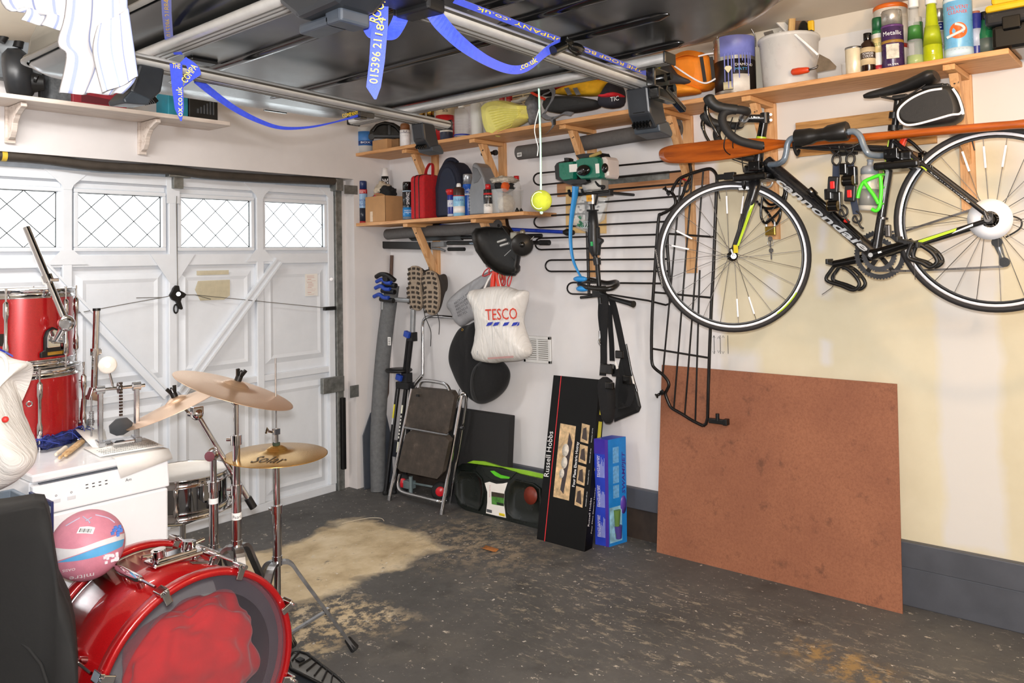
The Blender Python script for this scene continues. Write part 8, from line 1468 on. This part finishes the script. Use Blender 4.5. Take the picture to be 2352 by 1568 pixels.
m = MB(); m.cyl(HC+ZV*.40, HC+ZV*.60, .0165, seg=14); m.build('sleeve_tube', CHROME, t); m = MB(); m.cyl(HC+ZV*.60, HC+ZV*.765, .012, seg=14); m.build('upper_tube', CHROME, t); m = MB(); m.cyl(HC+ZV*.585, HC+ZV*.615, .021, seg=14); m.box(HC+ZV*.6+RT*-.02, (.02, .014, .012)); m.build('height_clamp', CHROME, t, bevel=.002)
m = MB(); top = onD(637, 823, (HC+ZV*.8-CAM).dot(FW)); m.cyl(HC+ZV*.76, V((HC.x, HC.y, top.z)), .0032, seg=8); m.build('pull_rod', STEEL, t); m = MB(); m.tube([HC+ZV*.755, HC+ZV*.762, HC+ZV*.785, HC+ZV*.795], [.010, .010, .024, .024], 14); m.build('cup_seat', BLACK, t)
m = MB(); m.cyl(HC+ZV*.832, HC+ZV*.85, .014, seg=12); m.build('felt', mat('2c3a2c', .9), t); m = MB(); m.cyl(HC+ZV*.85, HC+ZV*.905, .009, seg=10); m.box(HC+ZV*.892, (.022, .02, .022)); m.tube([HC+ZV*.89-RT*.012, HC+ZV*.892-RT*.028, HC+ZV*.905-RT*.034, HC+ZV*.885-RT*.04], .005, 6); m.build('clutch', CHROME, t, bevel=.002)
hn = V((.011, -.035, 1)); ht, M_ = cymbal(None, HC+ZV*.806, hn, .19, BR2, .042, .020, 'hi_hat_cymbal'); tag(ht, 'top golden hi-hat cymbal with black script, centre of the drum kit', 'cymbal')
o = text('Solar', Matrix.Identity(4), .062, INKBLACK, None, width=.115); tv = [v.co+WO[o.name] for v in o.data.vertices]; tf = [list(p.vertices) for p in o.data.polygons]; bpy.data.objects.remove(o)
fh = (FW-ZV*FW.z).normalized(); rh = (RT-ZV*RT.z).normalized(); hu = hn.normalized()
def onhat(q):
    w_ = rh*(q.x-.055+q.y*.3)+fh*(q.y-.140); r_ = w_.length; z = .0 if r_ > .19 else (.020*.66+(.020*.33-.020*.66)*(r_-.076)/.057 if r_ < .133 else .020*.33*(1-(r_-.133)/.053)); return HC+w_+ZV*(.806+z+.0014-(hu.x*w_.x+hu.y*w_.y)/hu.z)
lm = MB(); lm.add([onhat(q) for q in tv], tf); lt = lm.build('lettering', mat('3f3018', .5), None, recalc=False)
lt.parent = ht; lt.matrix_parent_inverse = Matrix.LocRotScale(ht.location, ht.rotation_quaternion, None).inverted()
hb_, _ = cymbal(None, HC+ZV*.803, (-hn.x, -hn.y, -1), .19, BR2, .042, .020, 'hi_hat_cymbal'); tag(hb_, 'bottom hi-hat cymbal, upturned directly beneath the one with script', 'cymbal')
m = MB(); pq = [(662, 1512), (672, 1499), (688, 1497), (706, 1502), (780, 1560), (800, 1580), (780, 1592), (668, 1536)]
t = thing('hi_hat_pedal', onZ(725, 1545, 0), 'black framed foot pedal plate on the floor below the bass drum', 'drum pedal'); P_ = [onZ(x, y, .05) for x, y in pq]; c = sum(P_, V())/len(P_); m = MB(); m.tube(P_, .006, 8, True); m.build('pedal_frame', BLACK, t); m = MB(); m.solid(P_, (0, 0, -.004)); m.build('footboard', mat('7d7b77', .35, .8, .15), t)
m = MB()
for k in range(6): a = P_[0].lerp(P_[7], 0).lerp(P_[6], .08+k*.15); b = P_[3].lerp(P_[4], .0+k*.16) if k else P_[2]; m.tube([a+ZV*.003, b+ZV*.003], .003, 6)
m.build('tread_bars', BLACK, t); m = MB(); m.box(P_[3].lerp(P_[7], .45)+ZV*.004, (.022, .03, .006)); m.build('logo_plate', BLACK, t); m = MB(); hp_ = onZ(690, 1562, .03); m.box2((hp_.x-.10, hp_.y-.06, 0.0), (hp_.x+.09, hp_.y+.04, .03)); m.build('heel_plate', mat('3a3d42', .5), t, bevel=.006)
# crash 1
CC = V((-2.17, -1.70, 0)); t = thing('cymbal_stand', CC, 'straight chrome cymbal stand holding the larger crash cymbal', 'drum stand'); tripod(t, CC, .50, .30, (.3, 2.4, 4.4)); n1_ = V((.271, -.215, .938)); cr_c = V((-2.179, -1.705, 1.071))
m = MB(); m.cyl(CC+ZV*.50, CC+ZV*.70, .0165, seg=14); m.build('sleeve_tube', CHROME, t); m = MB(); m.cyl(CC+ZV*.70, CC+ZV*.88, .0135, seg=14); m.build('middle_tube', CHROME, t); m = MB(); m.cyl(CC+ZV*.88, CC+ZV*1.03, .0095, seg=12); m.build('upper_tube', CHROME, t)
for z in (.69, .87): m = MB(); m.cyl(CC+ZV*z, CC+ZV*(z+.035), .020, seg=14); m.tube([CC+ZV*(z+.018)-RT*.015, CC+ZV*(z+.018)-RT*.035], .006, 8); m.build('height_clamp', CHROME, t)
m = MB(); m.cyl(CC+ZV*.60, CC+ZV*.625, .0172, seg=14); wb = m.build('white_band', WHITE, t); text('Pearl', camframe(CC+ZV*.606+(CAM-CC-ZV*1.52).normalized()*.0176), .012, INKBLACK, wb, width=.03, cyl=.0175, align='CENTER')
m = MB(); m.ball(CC+ZV*1.035, .022, 14, 10); m.build('tilter', CHROME, t); cr, M_ = cymbal(None, cr_c, n1_, .22, BR1, .050, .020, 'crash_cymbal'); tag(cr, 'large pale bronze crash cymbal tilted towards the hi-hat', 'cymbal')
def wing(par, M_, z, s=1):
    m = MB(M_); m.cyl((0, 0, z), (0, 0, z+.018*s), .013*s, seg=10); m.box((.012*s, 0, z+.03*s), (.012*s, .008, .026*s), Matrix.Rotation(.4, 3, 'Y')); m.box((-.012*s, 0, z+.03*s), (.012*s, .008, .026*s), Matrix.Rotation(-.4, 3, 'Y')); m.cyl((0, 0, z), (0, 0, z+.04*s), .004, seg=8); m.build('wing_nut', BLACK, par)
m = MB(); m.cyl(cr_c-n1_*.03, cr_c+n1_*.07, .004, seg=8); m.build('mounting_rod', STEEL, t); wing(t, M_, .036)
# crash 2 on the boom stand
C2D = (onD(410, 930, 3.15)); n2_ = (UP*.92-RT*.36-FW*.10).normalized(); BC_ = V((-2.33, -1.53, 0)); 
BS = onD(490, 1042, 2.98); t = thing('cymbal_stand', V((BS.x, BS.y, 0)), 'chrome boom cymbal stand with an angled arm and black counterweight tip', 'drum stand'); c0 = V((BS.x, BS.y, 0)); tripod(t, c0, .47, .28, (.9, 3.0, 5.1)); m = MB(); m.cyl(c0+ZV*.47, c0+ZV*.70, .0165, seg=14); m.build('sleeve_tube', CHROME, t); m = MB(); m.cyl(c0+ZV*.70, BS, .012, seg=14); m.build('upper_tube', CHROME, t)
m = MB(); m.ball(BS, .024, 14, 10); m.cyl(BS-FW*.035, BS+FW*.01, .019, seg=14); m.cyl(c0+ZV*.69, c0+ZV*.725, .021, seg=12); m.each('boom_clamp', CHROME, t); m = MB(); m.cyl(c0+ZV*.645, c0+ZV*.665, .0172, seg=14); m.build('white_band', WHITE, t)
a, b = onD(452, 950, 2.95), onD(572, 1148, 3.02); m = MB(); m.cyl(a, b, .0095, seg=12); m.build('boom_arm', CHROME, t); u = (b-a).normalized(); m = MB(); m.cyl(b-u*.01, b+u*.035, .014, seg=12); m.build('counter_tip', BLACK, t); m = MB(); m.ball(a, .024, 12, 8); m.cyl(a-RT*.03, a+RT*.01-UP*.01, .011, seg=10); m.box(a+UP*.012, (.04, .03, .03)); m.build('tilter', CHROME, t, bevel=.004)
c2, M_ = cymbal(None, C2D, n2_, .20, BR1, .048, .020, 'crash_cymbal'); tag(c2, 'second crash cymbal seen nearly edge on, partly behind the larger crash', 'cymbal'); wing(c2, M_, .036); 
wn = bpy.data.objects[[o.name for o in c2.children][0]]; wn.parent = t; wn.location = WO[wn.name]-WO[t.name]
m = MB(); m.tube([a, a.lerp(C2D, .5)+n2_*-.02, C2D+n2_*.03, C2D+n2_*.07], .005, 8); m.build('mounting_rod', STEEL, t)
# ---- bass drum
BD, RB_ = V((-2.53, -2.13, .312)), .292; Mb = frame(BD, (1, 0, 0), None, (0, -1, 0)); Lb = .43
t = thing('bass_drum', V((BD.x, -1.92, 0)), 'large glossy red bass drum with red wooden hoops and a see-through head', 'drum')
MB().lathe([(RB_*.955, -Lb+.02), (RB_*.975, -Lb+.02), (RB_*.975, -.02), (RB_*.955, -.02), (RB_*.955, -Lb+.02)], Mb, 64).build('shell', REDL, t)
for z0_, nm in ((-.035, 'hoop'), (-Lb-.005, 'hoop')): MB().lathe([(RB_*.985, z0_), (RB_*1.035, z0_), (RB_*1.045, z0_+.006), (RB_*1.045, z0_+.036), (RB_*1.03, z0_+.042), (RB_*.985, z0_+.042), (RB_*.975, z0_+.036), (RB_*.985, z0_)], Mb, 72).build(nm, REDL, t)
for z0_ in (-.052, -Lb+.038): MB().lathe([(RB_*.976, z0_), (RB_*.992, z0_+.001), (RB_*.992, z0_+.006), (RB_*.976, z0_+.007)], Mb, 64).build('head_rim', STEEL, t)
MB().lathe([(0, -.012), (RB_*.93, -.012), (RB_*.985, -.004)], Mb, 48).build('front_head', mat('77707a', .25, 0, .02, alpha=.15, coat=.3), t)
MB().lathe([(RB_*.80, -.016), (RB_*.97, -.014)], Mb, 48).build('damping_ring', mat('57535c', .5, alpha=.42), t); MB().lathe([(0, -Lb+.004), (RB_*.97, -Lb+.004)], Mb, 40).build('rear_head', mat('d8d4cf', .5), t)
MB().lathe([(RB_*.94, -Lb+.03), (RB_*.94, -.03)], Mb, 40).build('inner_ply', mat('3a3336', .8), t)
for k in range(8):
    a = PI/8+2*PI*k/8; d = V((math.cos(a), 0, math.sin(a))); R1 = RB_*1.06
    m = MB(); m.tube([BD+d*(R1+.01)-V((0, -.03, 0)), BD+d*(R1+.008)+V((0, Lb*.30, 0))], .0042, 8); m.tube([BD+d*(R1+.008)+V((0, Lb*.28, 0)), BD+d*(R1+.006)+V((0, Lb*.32, 0)), BD+d*(R1+.004)+V((0, Lb*.60, 0)), BD+d*(R1+.006)+V((0, Lb*.66, 0))], [.009, .013, .013, .009], 10); m.tube([BD+d*(R1+.008)+V((0, Lb*.64, 0)), BD+d*(R1+.008)+V((0, Lb+.0, 0))], .0042, 8)
    for s in (.34, .58): m.cyl(BD+d*(RB_*.975)+V((0, Lb*s, 0)), BD+d*(R1+.005)+V((0, Lb*s, 0)), .011, seg=8)
    lg = m.build('tension_lug', CHROME, t)
    for y in (-.012, Lb-.03): m = MB(frame(BD+d*(RB_*1.05)+V((0, y, 0)), (0, 1, 0), None, d)); m.box((.008, 0, .008), (.045, .028, .014)); m.box((-.012, 0, -.012), (.008, .022, .035)); m.cyl((-.016, 0, .010), (-.03, 0, .010), .007, seg=8); m.build('claw_hook', CHROME, lg, bevel=.004)
top = V((BD.x+.03, -1.90, BD.z+RB_*.975)); m = MB(); m.box(top+V((0, 0, .006)), (.16, .08, .012)); m.box(top+V((0, 0, .016)), (.13, .055, .012)); tm = m.build('tom_mount', CHROME, t, bevel=.006)
for s in (-1, 1): m = MB(); m.cyl(top+V((s*.045, 0, .01)), top+V((s*.05, 0, .045)), .022, seg=18); m.cyl(top+V((s*.05, 0, .0452)), top+V((s*.05, 0, .046)), .014, seg=14); m.tube([top+V((s*.065, 0, .03)), top+V((s*.10, .0, .035))], .007, 8); m.build('tube_socket', CHROME, tm)
a_ = 1.28; d = V((math.cos(a_), 0, math.sin(a_))); m = MB(frame(BD+d*RB_*.977+V((0, .16, 0)), d.cross(V((0, 1, 0)))*-1, None, d)); m.box((0, 0, .001), (.065, .022, .003)); m.build('name_badge', mat('8a7f74', .3, .8), t)
rd = tag(lump(MB(), V((-2.49, -1.985, .28)), (.215, .09, .20), 41, .22, 2.2, 64, 40).build('red_blanket', mat('b82022', .95, 0, .15, 9, .3, sheen=.2), subsurf=1), 'crumpled red blanket inside the bass drum, seen through the head', 'blanket')
# ---- pink netball
BCn, RBn = V((-2.705, -1.765, .672)), .1045; PK = NT('pink_ball_panels'); g = PK.co(); sx_ = PK.n('ShaderNodeSeparateXYZ'); 
t = thing('netball', BCn-ZV*RBn, 'pink netball with white and blue swoosh lying on the bass drum against the black cover', 'ball'); MB().ball(BCn, RBn, 40, 26).build('cover', mat('cf8699', .5, 0, .05, 50, .15), t); bpy.data.materials.remove(PK.m)
nb = (CAM-BCn).normalized(); rb_ = nb.cross(ZV)*-1; rb_ = rb_.normalized(); ub = rb_.cross(nb)*-1
ub = nb.cross(rb_)
def sp(x, y, k=1.003): # point on the ball seen at x,y (in radii) from the camera
    z = math.sqrt(max(0, 1-x*x-y*y)); return BCn+(rb_*x+ub*y+nb*z)*(RBn*k)
def patch(lower, upper, mt, nm, k=1.004, n=18):
    A, Bq = smooth_path([V((x, y, 0)) for x, y in lower], n), smooth_path([V((x, y, 0)) for x, y in upper], n); m = MB(); m.grid([[sp(lerp(a.x, b.x, q), lerp(a.y, b.y, q), k) for q in (0, .25, .5, .75, 1)] for a, b in zip(A, Bq)], True); return m.build(nm, mt, t)
patch([(-.92, -.32), (-.3, -.22), (.3, -.1), (.96, .0)], [(-.92, .1), (-.3, -.05), (.35, .06), (.97, .16)], mat('dfdde0', .5), 'white_swoosh', 1.003); patch([(-.75, -.34), (-.2, -.38), (.4, -.34), (.9, -.2)], [(-.75, -.33), (-.2, -.22), (.35, -.1), (.95, .0)], mat('5aa9dc', .5), 'blue_swoosh', 1.005)
patch([(-.28, .36), (-.05, .32), (.13, .27)], [(-.20, .52), (.02, .50), (.19, .44)], WHITE, 'barcode_label', 1.004, 6)
m = MB()
for k in range(9): x = -.19+k*.034; y = .43-k*.008; m.tube([sp(x-.02, y-.045, 1.006), sp(x+.02, y+.045, 1.006)], .0008+.0006*(k % 3 == 0), 4)
m.build('barcode', INKBLACK, t); m = MB(); rs = random.Random(6)
for k in range(16): x, y = .42+rs.random()*.4, -.62+rs.random()*.3; m.box(sp(x, y, 1.002), (.008, .008, .008))
m.build('white_flecks', mat('efdfe6', .6), t); m = MB()
for k in range(9): m.box(sp(.62+rs.random()*.25, .12+rs.random()*.25, 1.001), (.009, .009, .009))
m.build('blue_flecks', mat('4f7fd0', .6), t)
def ball_text(s, x, y, h, w_, mt):
    o = text(s, Matrix.Identity(4), h, mt, None, width=w_); 
    vs = [v.co+WO[o.name] for v in o.data.vertices]; fs = [list(p.vertices) for p in o.data.polygons]; bpy.data.objects.remove(o); m = MB(); m.add([sp(x-q.x, y-q.y, 1.006) for q in vs], fs); m.build('lettering', mt, t, recalc=False)
ball_text('OASIS', -.30, -.56, .07, .32, INKWHITE); ball_text('mitre', .18, -.78, .13, .62, INKWHITE)
for pts in ([(-.12, .80), (.02, .66), (.06, .58)], [(-.05, .66), (.10, .74)], [(.20, .80), (.52, .66), (.70, .50)], [(-.55, .62), (-.2, .78)]): m = MB(); m.tube([sp(x, y, 1.001) for x, y in smooth_path([V((a, b, 0)) for a, b in pts], 4) for x, y in [(x.x, x.y)]] if False else [sp(q.x, q.y, 1.0) for q in smooth_path([V((a, b, 0)) for a, b in pts], 4)], .0022, 5); m.build('seam_line', mat('b9b4cc', .5), t)
# ---- black cover over a stool in the near left corner, bin and carrier bag
t = thing('black_throw', onD(80, 1500, 1.9)*1.0, 'black fabric cover draped in the near left corner, against the pink ball', 'cover'); t.location.z = 0; WO[t.name].z = 0; d = 1.86
ol = [onD(x, y, dd) for x, y, dd in ((-160, 1205, 1.9), (-60, 1190, 1.88), (20, 1178, 1.86), (80, 1166, 1.86), (104, 1168, 1.86), (118, 1200, 1.86), (130, 1290, 1.85), (137, 1370, 1.84), (160, 1430, 1.84), (174, 1500, 1.84), (180, 1600, 1.83))]
bk_ = FW-ZV*FW.z
fl_ = [V((p.x, p.y, .0)) for p in ol]; rows = []
for k in range(15):
    s = k/14; row = []
    for i, p in enumerate(ol):
        zt = p.z; z = zt*(1-s); q = V((p.x, p.y, z)); nv = mnoise.noise(V((p.x*9, z*5, 2.2))); row.append(q-bk_*(.015*nv+.05*math.sin(s*PI)*.4)+RT*(.02*s*(i/10)))
    rows.append(row)
front = rows; back = [[V(((CAM+(p-CAM)*1.14).x, (CAM+(p-CAM)*1.14).y, p.z*.96)) for p in r] for r in rows]
m = MB(); m.grid(front, True); m.grid([front[0], [p.lerp(q, .5) for p, q in zip(front[0], back[0])], back[0]], True); m.grid(back, True); m.grid([[r[-1] for r in front], [r[-1] for r in back]], True); m.grid([[r[0] for r in front], [r[0] for r in back]], True)
m.build('fabric', mat('0f0f0f', .85, 0, .18, 8, .2), t, weld=True)
for i0, i1 in ((3, 9), (6, 13)): m = MB(); m.tube(smooth_path([rows[i0+k*2][1+k*3]-bk_*.004 for k in range(3)], 5), .004, 6); m.build('fold_crease', mat('0f0f0f', .85, 0, .18, 8, .2), t)
t = thing('plastic_bin', V((-2.98, -1.5, 0)), 'blue-grey plastic bin at the left edge beside the dishwasher', 'bin'); m = MB(); L = [[V((-2.97+sx*.19*k, -1.50+sy*.16*k, z)) for sx, sy in ((-1, -1), (1, -1), (1, 1), (-1, 1))] for k, z in ((.9, .0), (1, .76), (1.04, .765), (1.04, .79), (.97, .79), (.9, .02))]; m.loft(L, False, False); m.build('bin_body', mat('77838f', .5, 0, .06), t, bevel=.012); m = MB(); m.box2((-2.772, -1.66, .0), (-2.764, -1.47, .80)); m.build('navy_edge', mat('1f2a5a', .4), t)
m = MB(); m.box2((-3.14, -1.65, .0), (-2.80, -1.35, .02)); m.build('bin_base', mat('77838f', .5), t)
t = thing('carrier_bag', onD(10, 1120, 2.42), 'white plastic bag with a red spot standing at the left edge by the drums', 'bag')
D5 = 2.42; P_ = smooth_path([onD(x, y, D5) for x, y in ((-150, 1150), (-150, 900), (-60, 800), (-10, 795), (22, 818), (62, 830), (46, 852), (14, 868), (22, 900), (38, 960), (60, 1020), (76, 1058), (60, 1092), (16, 1124), (-60, 1150))], 3, True); c = sum(P_, V())/len(P_); loops = []
for k, dx in ((.02, -.09), (.4, -.09), (.7, -.075), (.9, -.045), (1, 0), (.9, .05), (.5, .08), (.02, .08)): loops.append([c+(p-c)*k+bk_*dx*1.0-bk_*.02*mnoise.noise(V((p.x*18, p.z*12, k*2))) for p in P_])
m = MB(); m.loft(loops); m.build('bag_body', BAGW.m, t, subsurf=1); m = MB(); q = onD(12, 963, D5-.098); m.lathe([(0, .002), (.009, .002), (.009, 0)], zframe(q, CAM-q), 16); m.build('red_spot', mat('d2352f', .5), t)
m = MB(); m.tube(smooth_path([onD(x, y, D5-.05) for x, y in ((-10, 812), (8, 818), (16, 840), (12, 868), (-4, 885))], 4), .006, 6); m.build('handle', mat('f4f3f0', .5), t); m = MB(); m.ribbon([onD(-6, 800, D5-.03), onD(12, 808, D5-.03), onD(30, 818, D5-.02)], UP*.006, .001); m.build('blue_print', BLUEINK, t)
# ---- leaf and scraps on the floor
c = onZ(1125, 1264, .001); m = MB(); rs = random.Random(1); m.grid([[c+V((x, y, .004+.008*abs(x*40))) for x in (-.022, 0, .022)] for y in (-.045, -.015, .02, .05)], True); tag(m.build('dead_leaf', mat('b5743a', .8, 0, .2, 90), solidify=.0008), 'small orange-brown dead leaf on the floor in front of the black carton', 'leaf')
c = onZ(845, 1187, .003); m = MB(); m.tube(smooth_path([onZ(x, y, .003) for x, y in ((785, 1202), (820, 1194), (850, 1189), (875, 1190), (882, 1196))], 5), .0018, 5); tag(m.build('string_scrap', mat('d8ccb4', .8)), 'thin pale string scrap on the floor in front of the step stool', 'string')
